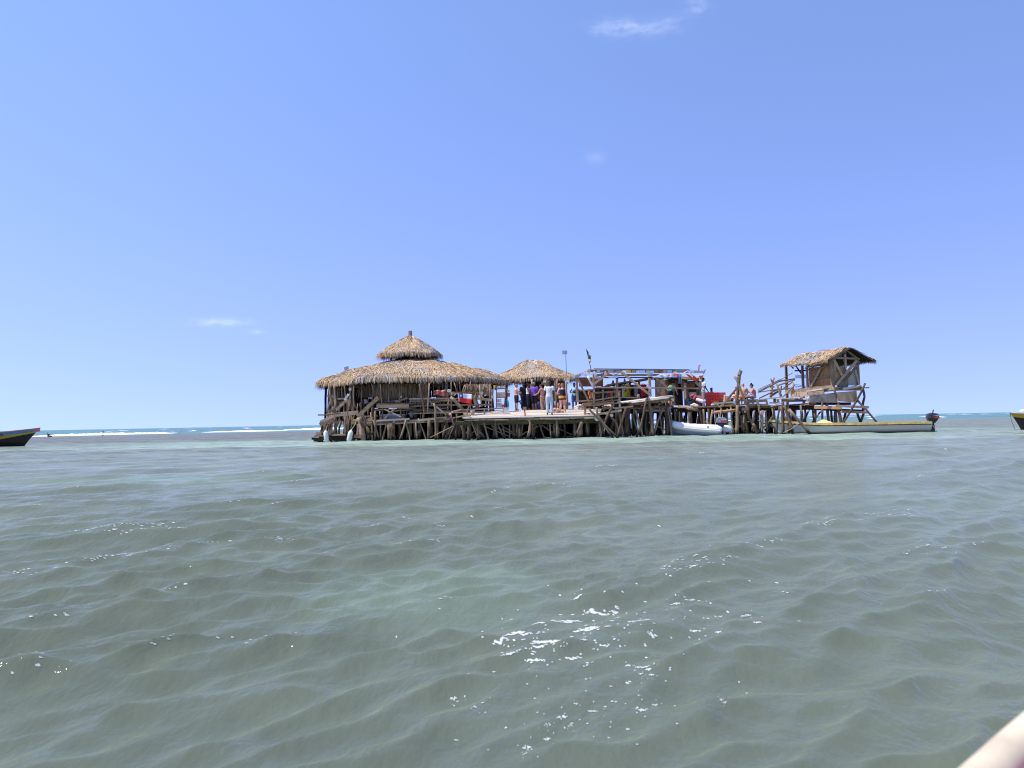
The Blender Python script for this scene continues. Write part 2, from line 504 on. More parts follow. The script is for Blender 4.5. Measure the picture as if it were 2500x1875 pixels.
W_GREY = wood('weathered_timber', (.12, .078, .045), (.40, .29, .19), (1, 1, .25))
W_LOG = wood('driftwood_log', (.072, .046, .027), (.33, .235, .15), (1, 1, .16), wet=True)
W_PLANK = wood('plank_timber', (.155, .102, .062), (.47, .355, .24), (.3, 1, 1))
W_DARK = wood('dark_and_shade_timber', (.010, .0075, .006), (.042, .031, .023), (1, 1, .3), wet=True)  # besides dark timber, this near-black colour holds the shade under floors and indoors
W_DECK = wood('bleached_deck_timber', (.46, .38, .30), (.72, .63, .52), (.12, 1, 1))
W_WARM = wood('fresh_timber', (.26, .145, .062), (.48, .29, .14), (.3, 1, .6))
W_PLY = wood('plywood', (.28, .15, .065), (.52, .31, .15), (.8, .8, 1.2))
W_PALE = wood('pale_peeling_board', (.20, .15, .105), (.47, .42, .345), (.5, .5, .35))
W_RED = wood('reddish_ply', (.07, .03, .018), (.17, .075, .04), (.5, .5, .5))

def log(parent, name, pts, w, mat, n=8, taper=.85, bend=.0, rough=.16, smooth=True, sink=None):
    """a round log through world points; w = thickness in metres at its foot (last point)"""
    pts = [Vector(p) for p in pts]
    out = []
    for i in range(len(pts) - 1):
        k = max(2, int((pts[i + 1] - pts[i]).length / .4))
        for j in range(k):
            out.append(pts[i].lerp(pts[i + 1], j / k))
    out.append(pts[-1])
    L = len(out); ph = random.random() * 6
    for i in range(1, L - 1):
        a = w * .22 + bend
        out[i] = out[i] + Vector((math.sin(ph + i * 1.3) * a * .5, math.cos(ph * 2 + i * 1.1) * a * .5, 0))
    rad = [w / 2 * lerp(taper, 1.0, i / max(1, L - 1)) * (1 + (random.random() - .5) * .2) for i in range(L)]
    return MB().tube(out, rad, n=n, rough=rough).build(name, mat, parent, smooth=smooth)
def clog(parent, c, name, pts, w, Y, mat=None, foot=False, **k):
    """log given by crop points; Y one depth or a (first, last) pair; foot: runs on to the sea bed"""
    Y0, Y1 = Y if isinstance(Y, tuple) else (Y, Y)
    n = len(pts)
    ws = [CW(c, x, y, lerp(Y0, Y1, i / max(1, n - 1))) for i, (x, y) in enumerate(pts)]
    if foot:
        d = (ws[-1] - ws[-2]).normalized()
        if d.z < -.2: ws.append(ws[-1] + d * ((-.45 - ws[-1].z) / d.z))
    return log(parent, name, ws, w / CROPS[c][2] * (Y0 + Y1) / 2 / F_PX, mat or W_LOG, **k)
def cplank(parent, c, name, a, b, w, Y, mat=None, t=.05, jit=.02):
    """board given by crop points, face towards the camera"""
    Y0, Y1 = Y if isinstance(Y, tuple) else (Y, Y)
    A, B = CW(c, *a, Y0), CW(c, *b, Y1)
    W = w / CROPS[c][2] * (Y0 + Y1) / 2 / F_PX
    return MB().beam(A, B, t, W, up=(0, .02, 1) if abs((B - A).normalized().z) < .8 else (1, 0, 0), jit=jit * W * 4).build(name, mat or W_PLANK, parent)

# ------------------------------------------------------------------ thatch
def thatch_material(name='palm_thatch', grey=.35):
    m, n, l, b = newmat(name)
    g = n.new('ShaderNodeNewGeometry')
    r = n.new('ShaderNodeValToRGB'); r.color_ramp.interpolation = 'LINEAR'
    for p, c in ((0, (.20, .125, .065)), (.12, (.36, .22, .105)), (.40, (.53, .355, .185)), (.68, (.63, .455, .265)), (.88, (.69, .56, .40)), (1, (.52, .45, .375))):
        if p == 0: e = r.color_ramp.elements[0]
        elif p == 1: e = r.color_ramp.elements[-1]
        else: e = r.color_ramp.elements.new(p)
        e.position = p; e.color = (*c, 1)
    l.new(g.outputs['Random Per Island'], r.inputs['Fac'])
    nz_ = n.new('ShaderNodeTexNoise'); nz_.inputs['Scale'].default_value = .55; nz_.inputs['Detail'].default_value = 3
    l.new(g.outputs['Position'], nz_.inputs['Vector'])
    mr = n.new('ShaderNodeMapRange'); mr.inputs['From Min'].default_value = .45; mr.inputs['From Max'].default_value = .68
    mr.inputs['To Max'].default_value = grey * 2
    l.new(nz_.outputs['Fac'], mr.inputs['Value'])
    r2 = n.new('ShaderNodeValToRGB')
    r2.color_ramp.elements[0].color = (.13, .12, .115, 1); r2.color_ramp.elements[1].color = (.58, .55, .53, 1)
    l.new(g.outputs['Random Per Island'], r2.inputs['Fac'])
    mx = n.new('ShaderNodeMix'); mx.data_type = 'RGBA'
    l.new(mr.outputs['Result'], mx.inputs['Factor']); l.new(r.outputs['Color'], mx.inputs['A']); l.new(r2.outputs['Color'], mx.inputs['B'])
    l.new(mx.outputs['Result'], b.inputs['Base Color'])
    b.inputs['Roughness'].default_value = .8; b.inputs['Specular IOR Level'].default_value = .25
    return m
THATCH = thatch_material()
THATCH_SHADE = thatch_material('palm_thatch_shaded', .1)
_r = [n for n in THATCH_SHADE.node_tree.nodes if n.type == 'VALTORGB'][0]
for _e in _r.color_ramp.elements:                       # darkened copy: the shade under the eaves is put into the frond colour
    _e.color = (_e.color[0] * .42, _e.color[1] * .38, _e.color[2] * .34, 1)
def blade(V, Fc, p, d, nrm, L, w, droop, tip=.25):
    """one frond strip: from p along d, bowing down at its end"""
    s = d.cross(nrm).normalized()
    k = len(V)
    a = p; b_ = p + d * (L * .55) + nrm * (.02 + random.random() * .03); c = p + d * L * (1 - droop * .3) + nrm * (.02 - droop * L * .15) + Vector((0, 0, -droop * L * .55))
    V.extend([tuple(a - s * w / 2), tuple(a + s * w / 2), tuple(b_ + s * w / 2), tuple(b_ - s * w / 2), tuple(c + s * w * tip / 2), tuple(c - s * w * tip / 2)])
    Fc.extend([(k, k + 1, k + 2, k + 3), (k + 3, k + 2, k + 4, k + 5)])
def thatch_cone(name, parent, center, prof, n, ecc=1.0, lift=.03, sides=0, fringe=420, Lr=(.45, .8), wr=(.045, .10), seed=1, mat=None, sx=1.0):
    """round roof: prof = [(radius, z)...] from the top down"""
    rnd = random.Random(seed); center = Vector(center)
    pr = np.array(prof)
    seg = np.hypot(np.diff(pr[:, 0]), np.diff(pr[:, 1])); cum = np.concatenate([[0], np.cumsum(seg)])
    def at(s, th):
        r = np.interp(s, cum, pr[:, 0]); z = np.interp(s, cum, pr[:, 1])
        wv = 1 + .018 * math.sin(th * 5 + seed) + .012 * math.sin(th * 11 + 2 * seed)
        return center + Vector((math.cos(th) * (r * wv + (sx - 1)), math.sin(th) * r * wv * ecc, z + .035 * math.sin(th * 7 + s * 3 + seed)))
    base = MB()
    N = 40
    rings = [[at(s, 2 * math.pi * q / N) - Vector((0, 0, .05)) for q in range(N)] for s in np.linspace(0, cum[-1] * .985, 9)]
    base.loft(rings, cap=False)
    inner = [[p - Vector((0, 0, .14)) for p in r_] for r_ in rings]
    base.loft(inner[::-1], cap=False)
    V, Fc = base.v, base.f
    weights = np.interp(np.linspace(0, cum[-1], 200), cum, pr[:, 0]); weights = np.cumsum(weights); weights /= weights[-1]
    def put(s, th, L, w, droop):
        p = at(s, th); q = at(min(s + .15, cum[-1]), th)
        d = (q - p)
        if d.length < .02:
            d = p - at(max(0, s - .15), th)
        d.normalize()
        e = at(s, th + .02) - p
        nrm = e.cross(d)
        if nrm.z < 0: nrm = -nrm
        nrm.normalize()
        d = (d + e.normalized() * rnd.gauss(0, .14) + nrm * rnd.uniform(0, .13)).normalized()
        nn = (nrm + e.normalized() * rnd.gauss(0, .35)).normalized()
        blade(V, Fc, p + nrm * (lift * rnd.random()), d, nn, L, w, droop)
    for i in range(n):
        u = rnd.random()
        s = cum[-1] * float(np.searchsorted(weights, u)) / 200
        put(s * .97, rnd.random() * 2 * math.pi, rnd.uniform(*Lr), rnd.uniform(*wr), 0.08)
    for i in range(fringe):
        put(cum[-1] - rnd.uniform(.05, .35), rnd.random() * 2 * math.pi, rnd.uniform(.38, .62), rnd.uniform(*wr), rnd.uniform(.45, .8))
    base.m = [0] * len(Fc)
    o = base.build(name, mat or THATCH, parent)
    o['kind'] = 'stuff'
    return o
def thatch_plane(name, parent, a, b, c, d, n, fringe, Lr=(.4, .7), wr=(.045, .09), seed=1, mat=None, thick=.12, shag=.8):
    """flat roof slope: top edge a-b, bottom edge d-c"""
    rnd = random.Random(seed)
    a, b, c, d = map(Vector, (a, b, c, d))
    nrm = (b - a).cross(d - a).normalized()
    if nrm.z < 0: nrm = -nrm
    base = MB()
    base.hexa([p - nrm * thick for p in (a, b, c, d)] + [a, b, c, d])
    V, Fc = base.v, base.f
    def at(u, v): return a.lerp(b, u).lerp(d.lerp(c, u), v) + nrm * (.03 * math.sin(u * 17 + seed) + .02 * math.sin(v * 9 + u * 6))
    for i in range(n + fringe):
        u = rnd.random(); v = rnd.random() * .97 if i < n else rnd.uniform(.9, 1.0)
        dn = (at(u, 1) - at(u, 0)).normalized(); e = (b - a).normalized()
        dd = (dn + e * rnd.gauss(0, .16) + nrm * rnd.uniform(0, .13)).normalized()
        nn = (nrm + e * rnd.gauss(0, .35)).normalized()
        blade(V, Fc, at(u, v) + nrm * .03 * rnd.random(), dd, nn, rnd.uniform(*Lr) * (1 if i < n else .8), rnd.uniform(*wr), .08 if i < n else rnd.uniform(.4, shag))
    base.m = [0] * len(Fc)
    o = base.build(name, mat or THATCH, parent)
    o['kind'] = 'stuff'
    return o

# ------------------------------------------------------------------ the stilt platform: stilts, beams, floors
platform = thing('stilt_platform', (3, 40, 0), 'long grey driftwood platform on many crooked stilts in the sea', 'platform')
HUT_C = P(1003, 1034, 45.2); HUT_C.z = 0
FLOOR = 1.18
def floor_planks(parent, x0, x1, y0, y1, z, along='y', w=.26, mat=None, name='plank', zf=None, skip=.02):
    k0 = x0 if along == 'y' else y0
    end = x1 if along == 'y' else y1
    while k0 < end:
        ww = w * random.uniform(.8, 1.2)
        e0, e1 = random.uniform(-.12, .06), random.uniform(-.1, .12)
        zz = random.uniform(-.012, .012)
        if random.random() > skip:
            if along == 'y':
                xa, xb = k0, k0 + ww - .02
                fz = zf or (lambda x, y: z)
                A = Vector(((xa + xb) / 2, y0 + e0, fz(xa, y0) + zz)); B = Vector(((xa + xb) / 2 + random.uniform(-.02, .02), y1 + e1, fz(xa, y1) + zz))
            else:
                fz = zf or (lambda x, y: z)
                A = Vector((x0 + e0, k0 + ww / 2, fz(x0, k0) + zz)); B = Vector((x1 + e1, k0 + ww / 2 + random.uniform(-.02, .02), fz(x1, k0) + zz))
            MB().beam(A, B, ww - .02, .05, jit=.012).build(name, mat or W_PLANK, parent)
        k0 += ww
# hut floor: chords of a circle
R_FL = 5.6
yq = HUT_C.y - R_FL + .1
while yq < HUT_C.y + R_FL - .1:
    h = math.sqrt(max(.05, R_FL ** 2 - (yq - HUT_C.y) ** 2))
    MB().beam((HUT_C.x - h, yq, FLOOR), (HUT_C.x + h, yq, FLOOR + .02), .3, .05, jit=.012).build('plank', W_DARK, platform)
    yq += .33
# back floor behind the landing and under the shack, and the right-hand floor
XB0, XB1 = HUT_C.x + 3.2, P(1560, 1000, 41).x
floor_planks(platform, XB0, XB1, 41.2, 48.0, 1.6, 'y', .34, W_PLANK)
XR1 = P(1985, 1000, 38.5).x
floor_planks(platform, XB1 - .1, XR1, 38.5, 42.6, 1.56, 'y', .3, W_PLANK)
# the landing deck: long bleached boards, sloping down towards the water
XL0, XL1 = P(1135, 1014, 36.8).x, P(1462, 1010, 36.8).x
def land_z(x, y): return 1.165 + (y - 36.6) / 5.0 * .44
yq = 36.65; i = 0
while yq < 41.3:
    ww = random.uniform(.2, .3)
    sk = 1.1                                    # boards run slightly askew
    xa = XL0 - (yq - 36.6) * .06 + random.uniform(-.15, .1); xb = XL1 + (yq - 36.6) * .12 + random.uniform(-.1, .2)
    xm = random.uniform(.3, .7); xm = xa + (xb - xa) * xm
    for (a_, b_) in ((xa, xm - .012), (xm + .012, xb)):
        MB().beam((a_, yq + ww / 2 - .1 * (1 if a_ == xa else 0), land_z(a_, yq) + random.uniform(-.01, .014)), (b_, yq + ww / 2 + .1 * (1 if a_ == xa else .6), land_z(b_, yq) + random.uniform(-.01, .014)),
                  ww - .022, .045, up=(0, -.088, 1), jit=.012).build('plank', W_DECK, platform)
    yq += ww
# fascia and cross beams under the landing
for k in range(9):
    a_ = XL0 + (XL1 - XL0) * k / 9; b_ = XL0 + (XL1 - XL0) * (k + 1) / 9 - .03
    MB().beam((a_, 36.62, 1.06 + random.uniform(-.012, .012)), (b_, 36.62, 1.06 + random.uniform(-.012, .012)), .05, random.uniform(.06, .10), jit=.02).build('fascia_board', W_GREY, platform)
W_MOSS = wood('weedy_beam', (.055, .046, .018), (.20, .165, .075), (.4, 1, 1))
MB().beam((XL0 - .5, 36.9, .90), (XL1 + .3, 36.9, .88), .16, .2, jit=.04).build('beam', W_MOSS, platform)
for yb in (38.3, 39.9, 41.3):
    MB().beam((XL0 - .3, yb, .92 + (yb - 36.6) * .08), (XL1 + .4, yb, .92 + (yb - 36.6) * .08), .16, .2, jit=.04).build('beam', W_DARK, platform)
cplank(platform, 3, 'plank', (390, 1050), (760, 985), 26, (38.6, 36.7))
cplank(platform, 3, 'plank', (600, 1010), (770, 1000), 40, (37.4, 36.6))
# beams around the hut's edge and under the other floors
nb = 26
for k in range(nb):
    t0, t1 = 2 * math.pi * k / nb, 2 * math.pi * (k + 1) / nb
    p0 = HUT_C + Vector((math.cos(t0) * R_FL, math.sin(t0) * R_FL, FLOOR - .13)); p1 = HUT_C + Vector((math.cos(t1) * R_FL, math.sin(t1) * R_FL, FLOOR - .13))
    if p0.x > XB0 + 2.0 and p0.y > HUT_C.y: continue
    MB().beam(p0, p1, .12, .18, jit=.03).build('beam', W_GREY, platform)
for yb in (38.75, 40.2, 41.8):
    MB().beam((XB1 - .4, yb, 1.40), (XR1 + .2, yb, 1.42), .16, .22, jit=.05).build('beam', W_DARK, platform)
for yb in (42.0, 44.5, 47.2):
    MB().beam((XB0, yb, 1.46), (XB1, yb, 1.46), .16, .2, jit=.05).build('beam', W_DARK, platform)

def stilt(x, y, top, w, mat=None, lean=.12):
    dx, dy = random.gauss(0, lean), random.gauss(0, lean * .7)
    pts = [Vector((x, y, top)), Vector((x + dx * .4 + random.gauss(0, .05), y + dy * .4, top * .55)), Vector((x + dx, y + dy, -.5))]
    return log(platform, 'stilt', pts, w, mat or W_LOG, n=7, taper=.8, rough=.22)
# rows of stilts in the dark below
def row(px0, px1, n, Y, top, wr=(.16, .32), mat=None, jy=.35):
    for k in range(n):
        px = lerp(px0, px1, (k + random.uniform(.15, .85)) / n)
        y = Y + random.uniform(-jy, jy)
        stilt(P(px, 1050, y).x, y, top, random.uniform(*wr), mat)
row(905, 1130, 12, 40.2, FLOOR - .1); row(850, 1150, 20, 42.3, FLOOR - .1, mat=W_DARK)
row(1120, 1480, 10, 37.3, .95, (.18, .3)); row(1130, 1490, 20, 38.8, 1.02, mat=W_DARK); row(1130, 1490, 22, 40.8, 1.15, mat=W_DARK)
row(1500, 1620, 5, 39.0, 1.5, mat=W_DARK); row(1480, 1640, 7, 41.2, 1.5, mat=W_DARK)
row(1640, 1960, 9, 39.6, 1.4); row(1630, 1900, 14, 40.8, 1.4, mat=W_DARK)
# deeper in, too many and too dark to tell apart
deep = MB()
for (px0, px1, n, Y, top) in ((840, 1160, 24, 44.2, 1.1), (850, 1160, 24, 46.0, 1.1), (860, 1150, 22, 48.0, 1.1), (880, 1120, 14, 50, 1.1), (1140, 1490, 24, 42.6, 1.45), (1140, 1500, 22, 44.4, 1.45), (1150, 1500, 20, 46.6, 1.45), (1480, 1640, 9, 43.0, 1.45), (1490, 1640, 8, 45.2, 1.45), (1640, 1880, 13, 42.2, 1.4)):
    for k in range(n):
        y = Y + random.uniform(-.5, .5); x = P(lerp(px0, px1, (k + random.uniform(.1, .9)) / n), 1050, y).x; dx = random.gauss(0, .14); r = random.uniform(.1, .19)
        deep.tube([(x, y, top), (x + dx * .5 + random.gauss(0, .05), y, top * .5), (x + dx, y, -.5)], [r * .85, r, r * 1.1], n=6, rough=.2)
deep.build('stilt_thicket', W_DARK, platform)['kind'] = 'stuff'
# the ones that catch the light along the front edge, one by one
for (c, pts, w, Y) in (
    (2, [(420, 1165), (450, 1490)], 92, 39.3), (2, [(470, 1190), (510, 1330), (565, 1500)], 60, 39.2), (2, [(545, 1105), (550, 1290)], 32, 39.3),
    (2, [(1000, 1145), (990, 1300), (1005, 1490)], 78, 39.1), (2, [(1290, 1095), (1285, 1490)], 78, 39.0), (2, [(140, 900), (150, 1200), (130, 1525)], 52, 38.9),
    (2, [(1385, 735), (1430, 880), (1430, 1150), (1425, 1475)], 52, 38.7), (3, [(390, 1205), (330, 1320), (255, 1475)], 62, 38.9), (3, [(250, 1130), (300, 1290)], 55, 39),
    (3, [(480, 960), (485, 1200), (465, 1450)], 45, 38.6), (3, [(780, 1080), (750, 1250), (735, 1455)], 95, 36.9), (3, [(830, 1160), (950, 1320), (1060, 1475)], 66, 37.2),
    (3, [(1300, 1090), (1310, 1250), (1335, 1475)], 48, 36.8), (4, [(535, 1060), (570, 1180), (545, 1330), (505, 1485)], 66, 36.8), (4, [(280, 1120), (285, 1475)], 56, 37.1),
    (4, [(1135, 1070), (1140, 1250), (1135, 1480)], 66, 36.8), (4, [(1660, 1130), (1630, 1300), (1600, 1485)], 112, 36.8), (5, [(270, 1180), (270, 1470)], 92, 37.6),
    (5, [(420, 1180), (425, 1290), (400, 1440)], 40, 39.5), (5, [(495, 1170), (545, 1320), (590, 1475)], 80, 37.2), (5, [(455, 1180), (470, 1475)], 60, 37.6),
    (5, [(445, 900), (455, 1030), (590, 1250), (765, 1490)], 50, 36.6), (5, [(300, 920), (360, 1000), (430, 1070)], 46, 36.5), (5, [(775, 845), (690, 1000), (595, 1200)], 60, 36.9),
    (5, [(1015, 920), (940, 1180), (840, 1485)], 55, 36.7), (5, [(1095, 845), (1050, 1100), (1030, 1445)], 66, 37.3), (5, [(1415, 715), (1350, 1050), (1230, 1450)], 48, 36.9),
    (5, [(1445, 720), (1480, 1000), (1540, 1460)], 72, 37.0), (5, [(710, 1080), (800, 1170), (850, 1290)], 48, 37.2),
    (6, [(540, 815), (555, 1050), (555, 1400)], 76, 37.7), (6, [(745, 950), (690, 1200)], 58, 38.4), (6, [(990, 965), (990, 1270)], 66, 38.3), (6, [(1340, 930), (1375, 1290)], 50, 38.4),
    (6, [(880, 1060), (910, 1260)], 60, 39.4), (6, [(1150, 1070), (1150, 1280)], 55, 39.4),
    (7, [(130, 960), (140, 1100), (165, 1250)], 55, 38.4), (7, [(475, 860), (470, 1150), (462, 1425)], 68, 37.6), (7, [(480, 875), (620, 1040), (650, 1210), (690, 1415)], 52, 38.0),
    (7, [(640, 870), (700, 1100), (800, 1260), (845, 1400)], 66, 37.4), (7, [(955, 960), (960, 1180), (935, 1395)], 66, 38.3), (7, [(1290, 870), (1260, 1100), (1228, 1405)], 46, 37.0),
    (7, [(1355, 800), (1350, 1100), (1352, 1400)], 66, 37.2), (7, [(1195, 1000), (1100, 1170), (960, 1300)], 44, 38.6), (7, [(1075, 1040), (1080, 1375)], 42, 40.0),
    (7, [(1380, 870), (1430, 1000), (1490, 1200), (1530, 1370)], 62, 36.9), (7, [(1000, 1320), (1060, 1385)], 40, 39.0), (7, [(560, 1050), (600, 1400)], 90, 39.2), (7, [(1445, 900), (1460, 1200)], 46, 37.6),
    (8, [(190, 1150), (360, 1350), (545, 1555)], 56, 36.8)):
    clog(platform, c, 'stilt', pts, w, Y, foot=True)
# thin crooked poles and raking props, wedged in wherever something once gave way
rp_ = random.Random(41)
def prop(px0, px1, n, Y, z1, wr, parent, name, z0=-.4, lean=.35):
    for k in range(n):
        px = lerp(px0, px1, (k + rp_.random()) / n); y = Y + rp_.uniform(-.12, .12); x = P(px, 1040, y).x
        dx = rp_.gauss(0, lean); top = z1 + rp_.uniform(-.12, .22)
        log(parent, name, [(x, y, top), (x + dx * .45 + rp_.gauss(0, .05), y + rp_.uniform(-.05, .05), lerp(z0, top, .5)), (x + dx, y + rp_.uniform(-.1, .1), z0)], rp_.uniform(*wr), (W_LOG, W_LOG, W_GREY)[k % 3], n=6, taper=.8, rough=.25)
prop(905, 1135, 16, 38.95, 1.12, (.06, .13), platform, 'prop'); prop(1130, 1470, 15, 36.85, .92, (.06, .13), platform, 'prop'); prop(1480, 1640, 12, 37.4, 1.35, (.07, .14), platform, 'prop'); prop(1640, 1960, 22, 38.2, 1.4, (.07, .15), platform, 'prop')
prop(790, 930, 14, 39.6, 1.5, (.05, .11), platform, 'prop')
for k in range(16):
    px = rp_.uniform(920, 1900); Y = 36.9 if 1140 < px < 1470 else 38.4; a = P(px, 1045, Y); b = P(px + rp_.uniform(25, 70), 1045, Y + .2)
    za, zb = (.75, .15) if rp_.random() < .5 else (.15, .75)
    log(platform, 'cross_brace', [(a.x, Y, za), (b.x, Y + .1, zb)], rp_.uniform(.05, .09), W_GREY, n=6)
# knots, forks and root feet that stick out of single stilts
clog(platform, 2, 'branch_stub', [(1010, 1400), (1050, 1360), (1092, 1328)], 42, 39.0)
clog(platform, 3, 'root_knob', [(700, 1340), (760, 1400), (810, 1440)], 92, 36.9)
clog(platform, 7, 'root_knob', [(1490, 1270), (1530, 1360)], 84, 36.9)
clog(platform, 7, 'root_knob', [(770, 1215), (815, 1290)], 60, 37.4)
# log butts that point at the viewer
for (c, x, y, r, Y) in ((5, 455, 1120, 52, 36.55), (5, 738, 1062, 30, 36.8), (6, 655, 760, 26, 37.3), (6, 970, 920, 38, 38.1), (1, 895, 1140, 50, 39.0)):
    p = CW(c, x, y, Y); rr = r / CROPS[c][2] * Y / F_PX
    o = MB().tube([p + Vector((0, 2.2, .12)), p + Vector((0, 1.0, .05)), p], [rr * .95, rr, rr * 1.03], n=12, rough=.08).build('log_end', W_LOG if c != 1 else W_WARM, platform, smooth=False)
    MB().tube([p + Vector((0, -.004, 0)), p + Vector((0, -.012, 0))], [rr * .95, rr * .9], n=12).build('cut_face', W_DECK if c != 1 else W_WARM, o)
# edge logs and beams of the right-hand floor
for (c, a, b, w, Y) in ((6, (580, 905), (1020, 905), 26, 38.3), (6, (1000, 905), (1580, 893), 30, 38.2), (7, (100, 890), (690, 838), 28, 37.9)):
    clog(platform, c, 'edge_log', [a, ((a[0] + b[0]) / 2, (a[1] + b[1]) / 2 + 4), b], w, Y, W_GREY)
clog(platform, 6, 'edge_log', [(960, 920), (1190, 975)], 58, (38.0, 38.6))
clog(platform, 7, 'edge_log', [(0, 1005), (440, 962)], 66, 38.2, W_WARM)
for (c, a, b, w, Y, mm) in ((7, (650, 800), (1050, 770), 50, 37.8, W_GREY), (7, (660, 850), (1060, 860), 42, 37.9, W_PLANK), (7, (690, 890), (1250, 905), 40, 38.0, W_MOSS), (7, (880, 756), (1370, 705), 24, 37.6, W_DECK),
                         (7, (1120, 885), (1340, 820), 22, 37.4, W_DECK), (7, (0, 830), (430, 800), 28, 38.3, W_DECK), (7, (860, 760), (900, 930), 40, 37.7, W_PLANK), (7, (1025, 745), (1060, 880), 40, 37.7, W_GREY),
                         (7, (1190, 730), (1200, 830), 50, 37.9, W_GREY), (7, (1250, 750), (1270, 820), 45, 37.9, W_PLANK), (7, (1090, 820), (1250, 815), 26, 37.8, W_PLANK), (7, (1350, 735), (1580, 745), 26, 37.6, W_DECK), (7, (560, 935), (700, 940), 60, 37.9, W_PLANK)):
    cplank(platform, c, 'plank', a, b, w, Y, mm)
# the splintered tree trunk and the crossed poles that stand up in front of the right-hand floor
clog(platform, 7, 'trunk', [(545, 195), (500, 400), (470, 620), (470, 860)], 74, 37.7, W_GREY, rough=.35)
MB().tube([CW(7, 528, 150, 37.68), CW(7, 500, 280, 37.66)], [.01, .09], n=5).build('splinter', W_GREY, platform)
clog(platform, 7, 'pole', [(440, 320), (520, 510), (640, 860)], 48, 37.4, W_GREY)
clog(platform, 7, 'fork', [(420, 310), (470, 370)], 60, 37.42, W_GREY)
cplank(platform, 7, 'plank', (500, 500), (140, 912), 36, 37.3, W_PLANK, t=.06)
# plank walk that climbs over the right half of the landing
ramp = [((905, 825), (1580, 690)), ((800, 832), (1250, 745)), ((940, 805), (1300, 735))]
RA, RB = P(*cp(5, 800, 835), 37.0), P(*cp(6, 650, 690), 37.6)
for k, (dy, dz, a0, a1) in enumerate(((0, 0, .12, 1.0), (.27, .02, .0, .8), (.54, .035, .2, 1.02), (.8, .05, .1, .96), (-.26, -.05, .28, .9))):
    A = RA.lerp(RB, a0) + Vector((0, dy, dz)); B = RA.lerp(RB, a1) + Vector((0, dy, dz))
    MB().beam(A, B, .25, .055, jit=.02).build('plank', W_DECK, platform)
MB().beam(RA.lerp(RB, .25) + Vector((0, .05, -.13)), RB + Vector((.02, .05, -.14)), .1, .16, jit=.03).build('beam', W_GREY, platform)
clog(platform, 5, 'bollard', [(1255, 655), (1262, 745)], 56, 37.0, W_GREY)
for (c, a, b, w, Y) in ((5, (780, 922), (1150, 888), 26, 36.8), (5, (480, 1035), (925, 962), 38, 36.9), (5, (640, 1000), (930, 945), 30, 37.1), (6, (80, 905), (520, 905), 30, 37.6), (6, (70, 965), (500, 965), 40, 37.8), (5, (1180, 910), (1580, 925), 26, 37.9)):
    cplank(platform, c, 'plank', a, b, w, Y, W_PLANK)
# boat-side litter of timbers at the left foot of the hut
for (c, a, b, w, Y, mm) in ((1, (80, 1435), (255, 1432), 34, 39.2, W_GREY), (1, (20, 1492), (290, 1500), 52, 39.0, W_DARK), (1, (60, 1535), (240, 1545), 34, 39.0, W_DARK), (1, (110, 1385), (220, 1380), 70, 39.4, W_PLANK),
                         (1, (450, 1418), (725, 1405), 30, 38.9, W_WARM), (1, (370, 1475), (930, 1495), 110, 39.1, W_DARK), (1, (920, 1435), (1085, 1455), 62, 38.9, W_GREY), (1, (1095, 1215), (1310, 1182), 44, 38.9, W_GREY),
                         (1, (1100, 1400), (1335, 1390), 40, 39.1, W_DARK), (1, (1150, 1110), (1310, 1075), 60, 39.1, W_PLANK), (1, (340, 1370), (440, 1380), 90, 39.3, W_GREY)):
    cplank(platform, c, 'timber', a, b, w, Y, mm, t=.25)
clog(platform, 1, 'stump', [(1010, 1035), (1050, 1180), (1095, 1320), (1100, 1500)], 120, 39.0, W_GREY, foot=True, rough=.45)
clog(platform, 1, 'stump', [(1000, 1180), (1010, 1400)], 90, 39.1, W_LOG, foot=True, rough=.4)
clog(platform, 1, 'stump', [(1105, 965), (1130, 1080), (1160, 1195)], 50, 38.9, W_GREY)
clog(platform, 1, 'branch', [(1040, 1130), (1090, 1230), (1120, 1260)], 40, 38.8, W_LOG)
for (pts, w, Y) in (([(440, 960), (430, 1425)], 50, 39.4), ([(235, 1195), (235, 1270), (215, 1345)], 62, 39.6), ([(355, 1170), (340, 1345)], 46, 40), ([(600, 1080), (540, 1220), (480, 1370)], 46, 39.7),
                    ([(640, 1110), (600, 1250), (590, 1390)], 46, 39.9), ([(700, 1120), (690, 1390)], 32, 40.2), ([(395, 1130), (400, 1350)], 80, 41), ([(520, 1120), (530, 1400)], 70, 42), ([(880, 1000), (860, 1400)], 90, 40.6),
                    ([(740, 1050), (735, 1400)], 50, 41.5), ([(1240, 1200), (1250, 1480)], 60, 40), ([(1180, 1240), (1300, 1480)], 70, 39.6)):
    clog(platform, 1, 'stilt', pts, w, Y, foot=True)

# ------------------------------------------------------------------ the big round hut
hut = thing('thatched_bar_hut', (HUT_C.x, HUT_C.y, FLOOR), 'large round open-sided hut with two-tiered thatched roof', 'hut')
thatch_cone('lower_roof', hut, HUT_C + Vector((.36, 0, 0)), [(.4, 5.15), (1.5, 4.90), (2.6, 4.66), (3.75, 4.38), (4.9, 4.06), (5.65, 3.78), (5.92, 3.61)], 60000, fringe=8000, wr=(.017, .038), Lr=(.30, .6), seed=3)
thatch_cone('upper_roof', hut, HUT_C, [(.08, 6.64), (.5, 6.38), (1.2, 5.95), (1.7, 5.62), (1.88, 5.48)], 13000, fringe=2200, wr=(.017, .036), Lr=(.26, .45), seed=5)
MB().tube([HUT_C + Vector((0, 0, 5.4)), HUT_C + Vector((.02, 0, 6.98))], [.14, .13], n=10).build('king_post', W_GREY, hut, smooth=False)
for k in range(9):
    t = 2 * math.pi * (k + .3) / 9
    log(hut, 'strut', [HUT_C + Vector((math.cos(t) * 1.15, math.sin(t) * 1.15, 5.7)), HUT_C + Vector((math.cos(t) * 1.3, math.sin(t) * 1.3, 5.1))], .1, W_GREY, n=6)
